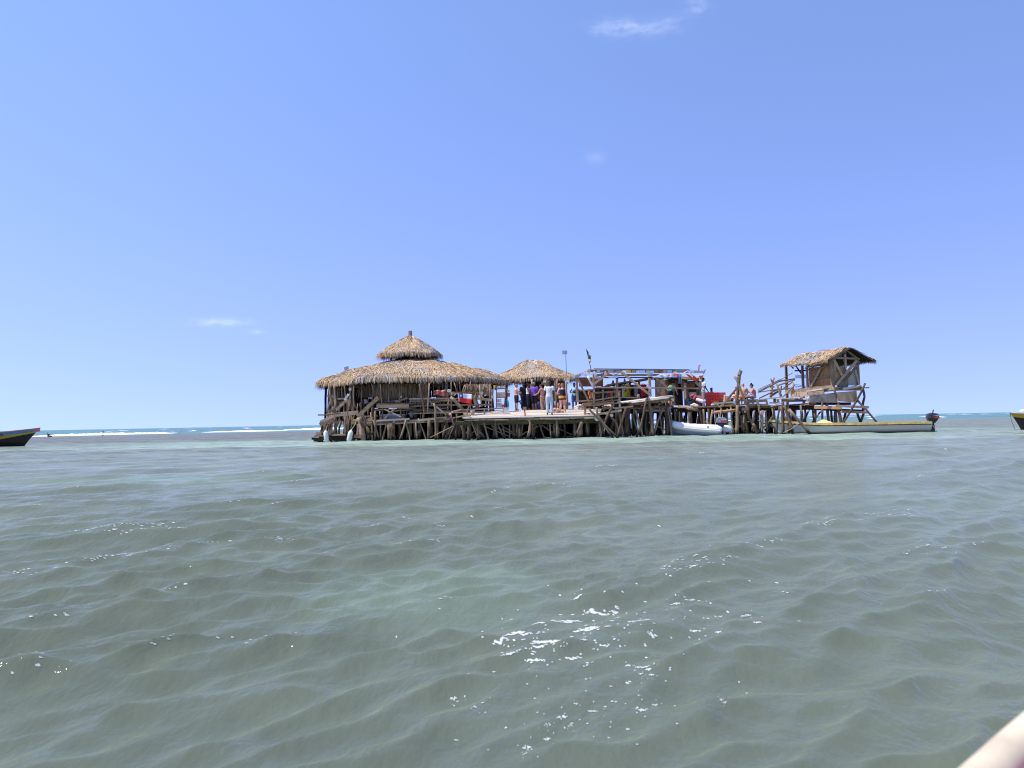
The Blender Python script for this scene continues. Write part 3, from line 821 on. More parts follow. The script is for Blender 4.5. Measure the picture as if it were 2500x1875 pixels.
for k in range(20):
    t = 2 * math.pi * (k + .5) / 20
    log(hut, 'rafter', [HUT_C + Vector((math.cos(t) * .4, math.sin(t) * .4, 5.25)), HUT_C + Vector((math.cos(t) * 5.6, math.sin(t) * 5.6, 3.4))], .11, W_DARK, n=6)
for k in range(24):
    t0, t1 = 2 * math.pi * k / 24, 2 * math.pi * (k + 1) / 24
    MB().beam(HUT_C + Vector((math.cos(t0) * 5.4, math.sin(t0) * 5.4, 3.36)), HUT_C + Vector((math.cos(t1) * 5.4, math.sin(t1) * 5.4, 3.36)), .1, .14, jit=.03).build('wall_plate', W_DARK, hut)
for k in range(15):          # back and side posts seen through the hut
    t = math.radians(-14 + 208 * k / 14)
    log(hut, 'post', [HUT_C + Vector((math.cos(t) * 5.3, math.sin(t) * 5.3, 3.5)), HUT_C + Vector((math.cos(t) * 5.35, math.sin(t) * 5.35, FLOOR))], random.uniform(.12, .2), W_DARK, n=7)
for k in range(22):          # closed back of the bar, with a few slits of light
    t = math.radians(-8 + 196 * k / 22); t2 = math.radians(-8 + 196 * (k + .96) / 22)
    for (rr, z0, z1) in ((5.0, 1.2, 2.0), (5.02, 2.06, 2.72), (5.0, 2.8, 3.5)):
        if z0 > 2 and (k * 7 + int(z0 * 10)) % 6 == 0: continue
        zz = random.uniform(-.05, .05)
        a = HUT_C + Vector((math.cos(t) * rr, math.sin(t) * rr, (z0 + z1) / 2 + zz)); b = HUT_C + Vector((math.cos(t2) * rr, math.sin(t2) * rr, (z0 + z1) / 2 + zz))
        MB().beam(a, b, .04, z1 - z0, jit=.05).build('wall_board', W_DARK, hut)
for k in range(14):          # dark panels added to make the inside of the hut darker
    x, y = random.uniform(-4, 4), random.uniform(-3.4, 2.0); zt = random.choice((2.1, 2.2, 3.1)); w_ = random.uniform(.6, 1.4)
    MB().beam(HUT_C + Vector((x - w_ / 2, y, (FLOOR + zt) / 2)), HUT_C + Vector((x + w_ / 2, y + random.uniform(-.3, .3), (FLOOR + zt) / 2)), .05, zt - FLOOR, jit=.04).build('shade_panel', W_DARK, hut)
for k in range(9):
    t = math.radians(185 + 60 * k / 8)
    log(hut, 'post', [HUT_C + Vector((math.cos(t) * 5.1, math.sin(t) * 5.1, 3.5)), HUT_C + Vector((math.cos(t) * 5.2 + random.uniform(-.1, .1), math.sin(t) * 5.2, FLOOR))], random.uniform(.1, .18), W_GREY, n=7)
for (x, y) in ((-2.2, -1.5), (1.4, -2.0), (-.4, .8), (2.6, .9), (-3.2, 1.2), (.2, -3.4)):
    log(hut, 'post', [HUT_C + Vector((x, y, 4.6)), HUT_C + Vector((x + .1, y, FLOOR))], .2, W_DARK, n=7)
# front and left posts, one by one from the photograph
for (c, pts, w, Y) in (
    (1, [(380, 305), (410, 560), (455, 880)], 58, 40.6), (1, [(500, 330), (520, 600), (540, 885)], 74, 41.5), (1, [(395, 705), (370, 885)], 36, 40.4), (1, [(835, 330), (830, 600), (812, 880)], 56, 40.4),
    (1, [(905, 360), (905, 640), (905, 910)], 22, 39.8), (1, [(990, 740), (975, 960)], 24, 39.9), (1, [(645, 330), (660, 640)], 32, 41), (1, [(1288, 320), (1340, 600)], 28, 39.5), (1, [(1328, 320), (1352, 600)], 30, 39.6),
    (2, [(250, 325), (265, 600), (300, 860), (300, 1080)], 29, 39.3), (2, [(648, 250), (660, 640), (710, 1130)], 31, 39.2), (2, [(1080, 320), (1130, 640), (1185, 900), (1155, 1145)], 42, 39.1),
    (2, [(1292, 315), (1275, 640), (1258, 945)], 29, 39.1), (2, [(985, 640), (1000, 1110)], 66, 40.4), (2, [(1500, 330), (1480, 1060)], 52, 40.6), (2, [(1710, 640), (1675, 1070)], 40, 39.5), (2, [(815, 640), (810, 985)], 22, 39.6),
    (3, [(362, 225), (370, 600), (372, 985)], 31, 38.9), (3, [(965, 340), (990, 600), (1010, 810)], 36, 39.3), (3, [(1195, 345), (1180, 745)], 32, 40), (3, [(1238, 440), (1222, 835)], 26, 39.8), (3, [(1530, 430), (1500, 840)], 30, 41),
    (3, [(430, 300), (480, 490)], 22, 39.4), (3, [(652, 345), (600, 495)], 28, 39.4), (3, [(90, 335), (100, 620), (75, 860)], 55, 40.2), (1, [(1220, 720), (1215, 1080)], 40, 39.9), (1, [(1290, 830), (1300, 1090)], 34, 39.6), (1, [(470, 320), (480, 700)], 40, 42),
    (1, [(765, 655), (775, 960), (768, 1320)], 32, 39.2), (1, [(560, 330), (570, 650)], 50, 43)):
    clog(hut, c, 'post', pts, w, Y, W_GREY)
for (c, a, b, w, Y, mm) in (
    (2, (165, 805), (862, 798), 76, 38.9, W_PLANK), (2, (860, 645), (1740, 632), 32, 39.2, W_PLANK), (2, (870, 805), (1740, 768), 32, 39.2, W_PLANK), (2, (850, 757), (1140, 742), 18, 39.3, W_GREY), (2, (130, 885), (960, 838), 16, 39.4, W_GREY),
    (2, (850, 962), (1740, 930), 26, 39.0, W_PLANK), (2, (150, 1112), (872, 1072), 36, 38.9, W_PLANK), (2, (160, 1192), (1190, 1135), 28, 38.95, W_GREY), (2, (880, 1115), (1665, 1040), 40, 39.0, W_PLANK), (2, (200, 742), (650, 690), 46, 39.6, W_PLANK),
    (3, (60, 778), (1222, 770), 33, 39.2, W_PLANK), (3, (360, 505), (1235, 522), 28, 39.6, W_GREY), (3, (905, 632), (1230, 672), 50, 39.3, W_PLANK), (3, (50, 942), (700, 930), 28, 38.8, W_PLANK), (3, (65, 1075), (420, 1060), 40, 38.8, W_PLANK), (3, (60, 1130), (350, 1100), 34, 38.9, W_GREY),
    (1, (185, 1140), (480, 1010), 58, 39.3, W_PLANK), (1, (190, 1190), (495, 1082), 66, 39.1, W_PLANK), (1, (335, 1000), (1000, 935), 84, 39.5, W_PLANK), (1, (318, 908), (525, 890), 50, 39.7, W_PLANK), (1, (560, 645), (755, 640), 30, 40.6, W_GREY), (1, (340, 580), (480, 580), 36, 40.4, W_GREY),
    (1, (480, 440), (900, 430), 24, 41.5, W_GREY), (1, (600, 760), (720, 700), 60, 41, W_GREY), (1, (860, 1330), (1340, 1300), 44, 39.6, W_DARK), (1, (440, 700), (800, 690), 22, 42, W_GREY), (2, (0, 1085), (100, 1050), 60, 39.2, W_PLANK), (3, (0, 640), (370, 640), 33, 39.1, W_PLANK)):
    cplank(hut, c, 'rail', a, b, w, Y, mm)
for (c, a, b, w, Y, mm) in (
    (1, (1425, 620), (985, 1020), 80, 38.7, W_PLANK), (1, (510, 900), (745, 680), 58, 40.2, W_PLANK), (2, (545, 855), (315, 1085), 36, 39.0, W_PLANK), (2, (340, 868), (695, 1032), 26, 39.15, W_PLANK), (2, (640, 692), (825, 628), 30, 39.4, W_PLANK),
    (2, (1440, 808), (1655, 985), 35, 39.1, W_PLANK), (3, (745, 790), (718, 860), 30, 39.3, W_GREY), (2, (1290, 680), (1380, 760), 36, 39.3, W_GREY), (1, (180, 1150), (200, 1210), 30, 39.2, W_PLANK)):
    cplank(hut, c, 'brace', a, b, w, Y, mm)
clog(hut, 3, 'brace', [(355, 605), (480, 720), (605, 865)], 78, 38.9, W_GREY)
clog(hut, 3, 'brace', [(875, 575), (890, 700), (925, 855)], 92, 38.9, W_GREY)
clog(hut, 3, 'brace', [(1010, 585), (1095, 675), (1100, 755)], 32, 39.1, W_GREY)
clog(hut, 1, 'driftwood_stick', [(138, 985), (330, 987), (470, 965), (625, 940)], 24, (38.8, 39.2), W_GREY, taper=1.2)
rp_ = random.Random(8)
for k in range(30):                 # thin uprights, laths and slats that fill the front of the hut
    px = rp_.uniform(812, 1150); Y = 39.4 + abs(px - 1000) * .004 + rp_.uniform(-.1, .5); x = P(px, 1000, Y).x; z0 = FLOOR + rp_.choice((0, 0, .4, .7)); z1 = rp_.choice((2.0, 2.2, 3.3, 3.3))
    log(hut, 'lath', [(x, Y, z1), (x + rp_.gauss(0, .06), Y, (z0 + z1) / 2), (x + rp_.gauss(0, .14), Y, z0)], rp_.uniform(.035, .075), W_GREY, n=5)
for k in range(12):
    px = rp_.uniform(830, 1080); Y = 39.3 + rp_.uniform(0, .5); a = P(px, 1000, Y).x; b = P(px + rp_.uniform(40, 110), 1000, Y).x; z = rp_.uniform(1.3, 2.35)
    MB().beam((a, Y, z), (b, Y + .05, z + rp_.gauss(0, .12)), .04, rp_.uniform(.05, .12), jit=.02).build('slat', (W_GREY, W_PLANK, W_DARK)[k % 3], hut)
# hanging thatch screens under the eaves
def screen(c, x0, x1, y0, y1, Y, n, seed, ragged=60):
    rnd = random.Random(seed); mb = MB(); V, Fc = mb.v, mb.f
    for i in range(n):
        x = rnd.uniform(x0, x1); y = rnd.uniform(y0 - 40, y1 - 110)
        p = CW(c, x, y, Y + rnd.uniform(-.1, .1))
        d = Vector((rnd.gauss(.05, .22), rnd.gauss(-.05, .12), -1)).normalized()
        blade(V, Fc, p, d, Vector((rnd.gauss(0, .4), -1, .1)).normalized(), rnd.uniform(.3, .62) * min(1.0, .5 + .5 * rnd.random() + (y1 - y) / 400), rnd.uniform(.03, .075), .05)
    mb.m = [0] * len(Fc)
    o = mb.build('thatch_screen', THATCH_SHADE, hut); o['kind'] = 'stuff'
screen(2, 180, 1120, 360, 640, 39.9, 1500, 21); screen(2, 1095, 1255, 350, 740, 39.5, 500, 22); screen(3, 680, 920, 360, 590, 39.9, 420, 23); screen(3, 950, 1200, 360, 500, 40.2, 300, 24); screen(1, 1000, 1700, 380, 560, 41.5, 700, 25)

# ------------------------------------------------------------------ the second thatched hut
C2 = P(1305, 1028, 48.4); C2.z = 0
hut2 = thing('small_thatched_hut', (C2.x, C2.y, 1.6), 'smaller thatched hut with single hipped roof beside the big hut', 'hut')
thatch_cone('roof', hut2, C2, [(.05, 5.20), (.3, 5.04), (.9, 4.66), (1.6, 4.30), (2.35, 4.00), (2.55, 3.90)], 21000, fringe=3600, wr=(.017, .038), Lr=(.30, .6), seed=9, sx=1.40)
for (px, Y, w) in ((1238, 44.2, .16), (1263, 47.5, .14), (1300, 44.0, .16), (1333, 43.9, .2), (1362, 44.1, .14), (1384, 44.2, .16), (1278, 48, .14), (1345, 48, .16)):
    x = P(px, 1000, Y).x
    log(hut2, 'post', [(x, Y, 3.6), (x + random.uniform(-.05, .05), Y, 1.6)], w, W_GREY, n=7)
for k in range(7):
    a = P(1335 + k * 7.5, 1000, 44.4)
    MB().beam((a.x, 44.4, 1.62), (a.x + .02, 44.4, 3.5), .19, .04, up=(0, 1, 0), jit=.02).build('wall_board', W_DARK if k % 3 else W_GREY, hut2)
for k in range(9):
    a = P(1283 + k * 6.5, 1000, 46.6)
    MB().beam((a.x, 46.6, 1.62), (a.x + .02, 46.6, 3.55), .25, .04, up=(0, 1, 0), jit=.02).build('wall_board', W_DARK, hut2)
for (c, a, b, w, Y) in ((4, (320, 490), (440, 470), 22, 46.5), (4, (320, 545), (440, 560), 26, 46.5), (4, (330, 685), (440, 690), 26, 46.5), (4, (330, 690), (440, 870), 30, 46.4), (4, (1100, 760), (1420, 752), 70, 44.0)):
    cplank(hut2, c, 'rail', a, b, w, Y, W_GREY)
for (x, y, w, h, mm) in ((875, 215, 60, 70, W_WARM), (585, 380, 62, 110, W_GREY), (860, 310, 110, 60, W_GREY)):
    p = CW(4, x, y, 43.6)
    MB().box(p, (w / 8.73 * 43.6 / F_PX, .05, h / 8.73 * 43.6 / F_PX)).build('board', mm, hut2)
SIGN_Y = plain('yellow_sign', (.62, .42, .05), .6); SIGN_W = plain('white_paint', (.75, .75, .72), .55, .1, 14)
for (x, y, w, h, mm) in ((587, 382, 46, 34, SIGN_Y), (868, 275, 60, 40, SIGN_W)):
    p = CW(4, x, y, 43.55)
    MB().box(p - Vector((0, .04, 0)), (w / 8.73 * 43.6 / F_PX, .02, h / 8.73 * 43.6 / F_PX)).build('sign_plate', mm, hut2)

# ------------------------------------------------------------------ the souvenir shack hung with number plates
SY = 39.9
shack = thing('souvenir_shack', P(1580, 1000, 41), 'open timber souvenir shack hung with old number plates', 'shack')
W_BLUEGREY = wood('grey_painted_beam', (.20, .20, .20), (.42, .43, .44), (.15, 1, 1))
W_DECKG = wood('greenish_board', (.22, .26, .25), (.46, .50, .48), (.15, 1, 1))
for (c, a, c2, b, w, Y, mm, t) in (
    (5, (400, 158), 6, (975, 176), 14, SY, W_BLUEGREY, .1), (5, (330, 205), 6, (700, 215), 62, SY - .02, W_PLANK, .05), (6, (690, 205), 6, (1250, 222), 52, SY, W_DECKG, .05),
    (5, (410, 285), 6, (380, 280), 44, SY + .1, W_PLANK, .08), (5, (560, 330), 6, (250, 330), 20, SY + .2, W_DARK, .08), (6, (250, 340), 6, (1050, 330), 24, SY + .25, W_DARK, .08),
    (5, (300, 175), 6, (300, 168), 10, SY + 1.2, W_BLUEGREY, .1)):
    A = CW(c, *a, Y); B = CW(c2, *b, Y); W = w / 7.9 * Y / F_PX
    MB().beam(A, B, t, W, jit=.02).build('beam', mm, shack)
for (c, a, b, w, Y, mm) in (
    (5, (0, 330), (330, 190), 46, (41.2, SY), W_GREY), (5, (0, 300), (330, 160), 12, (41.2, SY), W_BLUEGREY), (5, (-180, 370), (10, 310), 44, (41.8, 41.2), W_GREY), (6, (60, 360), (800, 400), 16, 41.6, W_GREY)):
    cplank(shack, c, 'beam', a, b, w, Y, mm)
for (c, pts, w, Y, mm) in (
    (5, [(840, 320), (840, 720)], 46, 40.2, W_PLANK), (5, [(385, 240), (395, 620)], 34, 40.4, W_PLANK), (6, [(205, 340), (215, 690)], 50, 40.3, W_PLANK), (6, [(885, 430), (885, 750)], 48, 39.9, W_PLANK), (6, [(1190, 400), (1170, 860)], 36, 40.4, W_PLANK),
    (5, [(60, 330), (85, 800)], 44, 41.0, W_GREY), (5, [(1090, 330), (1090, 700)], 36, 42.5, W_GREY), (5, [(545, 250), (560, 720)], 36, 43, W_DARK), (6, [(560, 370), (570, 690)], 34, 41.6, W_DARK), (6, [(1130, 520), (1120, 860)], 30, 41.2, W_WARM), (6, [(940, 400), (935, 870)], 30, 40.9, W_GREY)):
    cplank(shack, c, 'post', pts[0], pts[1], w, Y, mm, t=.1)
for (c, a, b, w, Y) in ((5, (88, 360), (298, 795), 34, 39.7), (5, (690, 232), (385, 465), 44, 39.6), (5, (925, 225), (1500, 685), 44, 39.5), (6, (325, 335), (530, 510), 34, 39.6), (6, (1085, 410), (1215, 525), 52, 40.2)):
    cplank(shack, c, 'brace', a, b, w, Y, W_PLANK)
clog(shack, 5, 'brace', [(275, 300), (330, 400), (395, 520)], 46, 39.6, wood('bone_white_log', (.42, .40, .38), (.7, .68, .66), (1, 1, .3)))
for (c, a, c2, b, w, Y) in ((5, (430, 520), 6, (1165, 542), 28, 39.5), (5, (120, 580), 5, (400, 560), 24, 40), (5, (900, 712), 5, (1240, 716), 26, 39.8), (5, (100, 790), 5, (360, 770), 22, 40)):
    A = CW(c, *a, Y); B = CW(c2, *b, Y); W = w / 7.9 * Y / F_PX
    MB().beam(A, B, .05, W, jit=.02).build('rail', W_PLANK, shack)
# inner shop: back wall, low slanting roof, side walls
def panel(parent, name, c, x0, y0, x1, y1, Y, mat, t=.04):
    A = CW(c, x0, y1, Y); B = CW(c, x1, y0, Y)
    return MB().box(((A.x + B.x) / 2, Y, (A.z + B.z) / 2), (abs(B.x - A.x), t, abs(B.z - A.z))).build(name, mat, parent)
for k in range(10):
    panel(shack, 'wall_board', 5, 410 + k * 104, 525 - (k > 3) * 60, 508 + k * 104, 960, 43.2 + (k % 2) * .05, W_DARK)
for k in range(4):
    panel(shack, 'ply_panel', 5, 110 + k * 116, 325, 222 + k * 116, 505 if k < 3 else 500, 42.2, W_RED)
for k in range(4):
    panel(shack, 'wall_board', 5, 100 + k * 80, 560, 176 + k * 80, 930, 42.4, W_DARK)
A, B = CW(5, 590, 502, 41.6), CW(5, 1460, 366, 41.6)
MB().beam(A, B, 2.2, .05, jit=.02).build('shop_roof', W_DARK, shack)
MB().beam(A + Vector((0, -1.15, .02)), B + Vector((0, -1.15, .02)), .06, .09, jit=.01).build('roof_edge', W_GREY, shack)
for k in range(6):
    panel(shack, 'wall_board', 6, 320 + k * 62, 372, 380 + k * 62, 872, 41.2 + (k % 2) * .03, (W_GREY, W_PLANK, W_GREY, W_WARM)[k % 4])
for k in range(3):
    panel(shack, 'door_board', 6, 700 + k * 48, 592, 745 + k * 48, 872, 41.05 + (k % 2) * .03, W_DARK)
for k in range(4):
    panel(shack, 'wall_board', 6, 690 + k * 62, 380, 748 + k * 62, 595 if k < 3 else 870, 41.15 + (k % 2) * .03, (W_GREY, W_DARK, W_PLANK)[k % 3])
panel(shack, 'wall_board', 6, 930, 390, 1180, 870, 42.4, W_DARK)
panel(shack, 'shop_roof', 6, 560, 352, 1080, 378, 40.6, W_DARK, t=1.6)
# plates and small boards nailed along the front
def plate_mat(name, base, ink, sc=55):
    m, n, l, b = newmat(name)
    tcn = n.new('ShaderNodeTexCoord'); v = n.new('ShaderNodeTexNoise'); v.inputs['Scale'].default_value = sc; v.inputs['Detail'].default_value = 1
    l.new(tcn.outputs['Object'], v.inputs['Vector'])
    r = n.new('ShaderNodeValToRGB'); r.color_ramp.interpolation = 'CONSTANT'
    r.color_ramp.elements[0].color = (*base, 1); r.color_ramp.elements[1].color = (*ink, 1); r.color_ramp.elements[1].position = .60
    l.new(v.outputs['Fac'], r.inputs['Fac']); l.new(r.outputs['Color'], b.inputs['Base Color'])
    b.inputs['Roughness'].default_value = .4
    return m
PL = {'white': plate_mat('plate_white', (.78, .78, .78), (.2, .22, .35)), 'blue': plate_mat('plate_blue', (.22, .42, .75), (.7, .75, .8)), 'yellow': plate_mat('plate_yellow', (.75, .45, .03), (.1, .07, .03), 30),
      'cream': plate_mat('plate_cream', (.55, .48, .38), (.2, .15, .12)), 'pale': plate_mat('plate_pale_blue', (.58, .68, .80), (.2, .3, .55)), 'red': plate_mat('plate_red', (.55, .12, .10), (.65, .6, .55)),
      'brown': plate_mat('plate_rust', (.30, .12, .05), (.42, .2, .1)), 'navy': plate_mat('plate_navy', (.05, .12, .25), (.4, .45, .5)), 'green': plate_mat('plate_green', (.35, .36, .12), (.1, .16, .08)), 'grey': plate_mat('plate_grey', (.36, .35, .35), (.16, .17, .2))}
def plate(c, x, y, w, h, rot, col, Y=SY - .07):
    p = CW(c, x, y, Y); k = Y / 7.9 / F_PX
    M = Matrix.Rotation(math.radians(-rot), 3, 'Y') @ Matrix.Rotation(random.uniform(-.1, .1), 3, 'Z')
    MB().box(p, (w * k, .012, h * k), M=M).build('number_plate', PL[col], shack)
for a in ((5, 540, 212, 84, 50, 0, 'navy'), (5, 690, 215, 34, 54, 3, 'cream'), (5, 738, 212, 66, 56, 0, 'grey'), (5, 868, 220, 100, 46, 0, 'grey'), (5, 980, 216, 82, 48, -2, 'white'), (5, 1060, 212, 86, 56, 0, 'yellow'), (5, 1165, 215, 70, 52, 2, 'green'),
          (5, 1255, 220, 84, 56, 0, 'pale'), (5, 1338, 218, 86, 58, -1, 'blue'), (5, 1436, 218, 70, 54, 2, 'cream'), (5, 1515, 222, 76, 50, 0, 'pale'), (6, 335, 212, 76, 62, 1, 'brown'), (6, 498, 216, 76, 52, 0, 'red'), (6, 590, 216, 84, 54, 0, 'blue'),
          (6, 695, 232, 74, 36, 2, 'white'), (6, 890, 212, 80, 36, -4, 'red'), (5, 770, 258, 66, 44, 0, 'white'), (5, 885, 262, 86, 42, 0, 'white'), (5, 545, 272, 80, 46, 10, 'navy'), (5, 450, 330, 80, 50, 5, 'cream'), (5, 430, 268, 44, 54, -20, 'white'),
          (5, 800, 312, 100, 40, 0, 'pale'), (6, 200, 270, 136, 46, 8, 'grey'), (6, 215, 310, 88, 20, 4, 'cream'), (5, 720, 330, 90, 24, -4, 'cream'), (5, 480, 205, 60, 40, 0, 'cream'), (6, 1000, 212, 120, 40, 0, 'pale'), (6, 1120, 220, 90, 40, 0, 'grey')):
    plate(*a)
for (x, y, w, h, r, col, Y) in ((300, 205, 60, 60, -20, 'cream', 39.9), (260, 225, 50, 50, -24, 'white', 40.0), (215, 240, 50, 44, -24, 'white', 40.2), (165, 262, 60, 50, -24, 'pale', 40.4), (120, 285, 44, 50, -24, 'grey', 40.6), (300, 262, 70, 54, -4, 'pale', 39.8), (230, 285, 66, 50, -20, 'white', 40.0),
                              (350, 250, 60, 50, -6, 'white', 39.75), (395, 235, 60, 44, 40, 'white', 39.75), (60, 300, 50, 50, -24, 'grey', 40.9), (10, 320, 50, 44, -24, 'pale', 41.1), (-40, 340, 60, 50, -20, 'grey', 41.3), (-90, 350, 50, 50, -20, 'yellow', 41.5), (-140, 372, 60, 54, -18, 'grey', 41.7), (-110, 395, 60, 50, -14, 'pale', 41.6)):
    plate(5, x, y, w, h, r, col, Y - .1)

# ------------------------------------------------------------------ the lookout hut on tall stilts
C0 = Vector((17.52, 38.0, 0)); RD = Vector((-.281, .96, 0)); AD = Vector((.96, .281, 0))
def LH(a, r, z): return C0 + AD * a + RD * r + Vector((0, 0, z))
look = thing('lookout_hut', LH(.8, 2, 2.5), 'small square thatched lookout hut with plywood walls on tall stilts', 'hut')
WG = 1.72
for k in range(9):          # dark boards added to deepen the shade under the thatch
    r_ = -.3 + k * .44
    MB().beam(LH(.86, r_, 4.57), LH(-.36, r_, 3.94), .40, .03, jit=.01).build('roof_shade_board', W_DARK, look)
    MB().beam(LH(.86, r_, 4.58), LH(2.3, r_, 3.9), .40, .03, jit=.01).build('roof_shade_board', W_DARK, look)
thatch_plane('roof_slope', look, LH(.86, -.35, 4.66), LH(.86, 3.35, 4.66), LH(-.5, 3.45, 4.02), LH(-.38, -.3, 4.02), 9500, 2000, Lr=(.28, .5), thick=.05, wr=(.017, .036), seed=31)
thatch_plane('roof_slope', look, LH(.86, 3.35, 4.68), LH(.86, -.35, 4.68), LH(2.4, -.4, 3.98), LH(2.35, 3.4, 3.98), 7000, 1800, Lr=(.28, .5), thick=.05, wr=(.017, .036), seed=32)
for (a, r, z0, z1, w) in ((0, 0, 2.3, 4.25, .22), (WG, 0, 2.3, 4.1, .14), (0, 2.0, 2.3, 4.05, .12), (-.05, 3.75, 1.6, 4.0, .14), (WG, 3.6, 2.3, 4.0, .12), (.86, -.02, 3.9, 4.65, .12), (-.02, 2.35, 1.7, 3.9, .13)):
    MB().beam(LH(a, r, z0), LH(a, r, z1), w, .09, up=RD, jit=.02).build('post', W_GREY, look)
def wall(name, pts, mat, t=.03):
    a, b, c, d = pts
    n = (b - a).cross(d - a).normalized() * t
    MB().hexa([a, b, b + n, a + n, d, c, c + n, d + n]).build(name, mat, look)
# long side: two plywood sheets with battens and a brace
wall('ply_sheet', (LH(.04, .12, 2.55), LH(.04, .98, 2.55), LH(.04, .98, 3.72), LH(.04, .12, 3.72)), W_PLY)
wall('ply_sheet', (LH(.05, 1.0, 2.55), LH(.05, 1.92, 2.55), LH(.05, 1.92, 3.70), LH(.05, 1.0, 3.70)), W_PLY)
wall('wall_board', (LH(.02, .1, 3.73), LH(.02, 1.95, 3.71), LH(.02, 1.95, 4.0), LH(.02, .1, 4.05)), W_GREY)
for (r0, z0, r1, z1, w) in ((.1, 3.66, 1.95, 3.60, .06), (.1, 3.10, 1.95, 3.02, .06), (.1, 2.58, 1.95, 2.56, .07), (.72, 3.68, 1.65, 2.6, .13)):
    MB().beam(LH(-.03 - (w > .1) * .04, r0, z0), LH(-.03 - (w > .1) * .04, r1, z1), .04, w, jit=.012).build('batten', W_PLANK, look)
# gable end
wall('ply_sheet', (LH(.1, .03, 2.6), LH(.95, .03, 2.6), LH(.95, .03, 3.62), LH(.1, .03, 3.58)), W_PLY)
wall('peeling_sheet', (LH(.96, .035, 2.58), LH(1.7, .035, 2.58), LH(1.7, .035, 3.60), LH(.96, .035, 3.25)), W_PALE)
wall('peeling_sheet', (LH(.25, .0, 2.5), LH(1.0, .0, 2.5), LH(1.0, .0, 3.1), LH(.6, .0, 2.95)), W_PALE)
wall('gable_board', (LH(.12, .0, 4.02), LH(.66, .0, 4.12), LH(.66, .0, 4.42), LH(.3, .0, 4.2)), W_GREY)
for (a0, z0, a1, z1, w, d) in ((.1, 4.1, 1.78, 4.06, .1, -.06), (.8, 4.32, .82, 3.5, .12, -.1), (.05, 4.05, .62, 3.05, .13, -.08), (1.55, 3.95, .12, 2.6, .17, -.13), (1.72, 3.85, .3, 2.55, .13, -.16), (1.4, 3.62, 1.66, 2.62, .11, -.1), (.9, 4.55, 1.75, 3.98, .08, -.1), (.82, 4.55, .0, 4.1, .09, -.1), (.12, 4.05, .14, 3.4, .1, -.05)):
    MB().beam(LH(a0, d, z0), LH(a1, d, z1), .045, w, jit=.02).build('brace', W_PLANK, look)
MB().beam(LH(-.1, -.15, 2.42), LH(-.1, 3.7, 2.42), .1, .22, jit=.03).build('floor_beam', W_GREY, look)
MB().beam(LH(-.1, -.12, 2.40), LH(WG + .1, -.12, 2.40), .1, .2, jit=.03).build('floor_beam', W_GREY, look)
clog(look, 8, 'floor_beam', [(520, 855), (800, 820), (1160, 790)], 52, (39.2, 37.9), W_GREY)
clog(look, 8, 'floor_beam', [(1140, 795), (1455, 735)], 52, 37.8, W_DECK)
for k in range(13):
    MB().beam(LH(-.1, -.1 + k * .32, 2.44), LH(WG + .1, -.1 + k * .32, 2.44), .3, .05, jit=.02).build('plank', W_GREY, look)
for (a, b, w, Y, mm) in (((220, 895), (515, 880), 86, (40.5, 39.3), W_PLANK), ((525, 880), (808, 850), 72, (39.0, 38.3), W_PLANK), ((80, 975), (500, 965), 28, (39.5, 38.6), W_DECK), ((620, 810), (960, 745), 44, (38.9, 37.9), W_PLANK), ((500, 830), (780, 790), 26, (39.2, 38.4), W_DECK),
                      ((170, 1092), (545, 1062), 52, (39.5, 38.6), W_GREY), ((630, 1112), (1115, 1122), 52, (38.4, 37.8), W_WARM), ((1010, 1088), (1590, 1112), 44, 37.7, W_PLANK), ((1110, 1188), (1585, 1202), 44, 37.8, W_WARM), ((540, 1000), (660, 1005), 90, 38.6, W_GREY),
                      ((160, 1000), (540, 990), 40, (39.6, 38.8), W_GREY), ((300, 1130), (1100, 1165), 36, 39.2, W_DARK), ((1100, 1160), (1500, 1175), 40, 39.4, W_DARK), ((540, 1050), (1280, 1050), 44, 39.6, W_DARK)):
    cplank(look, 8, 'plank', a, b, w, Y, mm)
W_STAIN = wood('stained_board', (.05, .045, .042), (.34, .30, .27), (.5, .5, .5))
def cpanel(name, quad, Y, mat, t=.04):
    q = [CW(8, x, y, Y) for x, y in quad]
    wall(name, (q[0], q[1], q[2], q[3]), mat, t)
cpanel('board', [(545, 1025), (1035, 1035), (1030, 852), (548, 905)], 38.0, W_STAIN)
cpanel('board', [(1040, 1005), (1388, 1035), (1375, 822), (1032, 850)], 37.75, W_GREY)
for (pts, w, Y) in (
    ([(400, 1140), (420, 1330)], 56, 40.5), ([(545, 1155), (465, 1330)], 38, 40.2), ([(605, 1140), (620, 1330)], 38, 40.6), ([(655, 1130), (640, 1370)], 58, 39.6), ([(775, 1030), (775, 1370)], 42, 38.4), ([(850, 1030), (885, 1370)], 56, 39.6),
    ([(930, 1160), (955, 1370)], 50, 40.2), ([(1010, 1165), (1005, 1370)], 72, 39.8), ([(1060, 1020), (1065, 1180), (1095, 1370)], 58, 38.0), ([(1195, 1180), (1150, 1370)], 52, 39.4), ([(1530, 690), (1400, 960), (1280, 1180), (1150, 1370)], 42, 37.6),
    ([(1495, 800), (1515, 930), (1490, 1080), (1500, 1220), (1455, 1365)], 46, 38.6), ([(1390, 985), (1550, 1160), (1725, 1365)], 42, 37.8), ([(1390, 1210), (1450, 1365)], 52, 38.8), ([(470, 1130), (480, 1330)], 46, 41), ([(745, 1190), (640, 1330)], 36, 40)):
    clog(look, 8, 'stilt', pts, w, Y, foot=True)
clog(look, 8, 'pole', [(1455, 770), (1600, 765)], 24, 37.9, W_GREY); clog(look, 8, 'brace', [(955, 765), (1010, 860)], 36, 37.7, W_GREY)
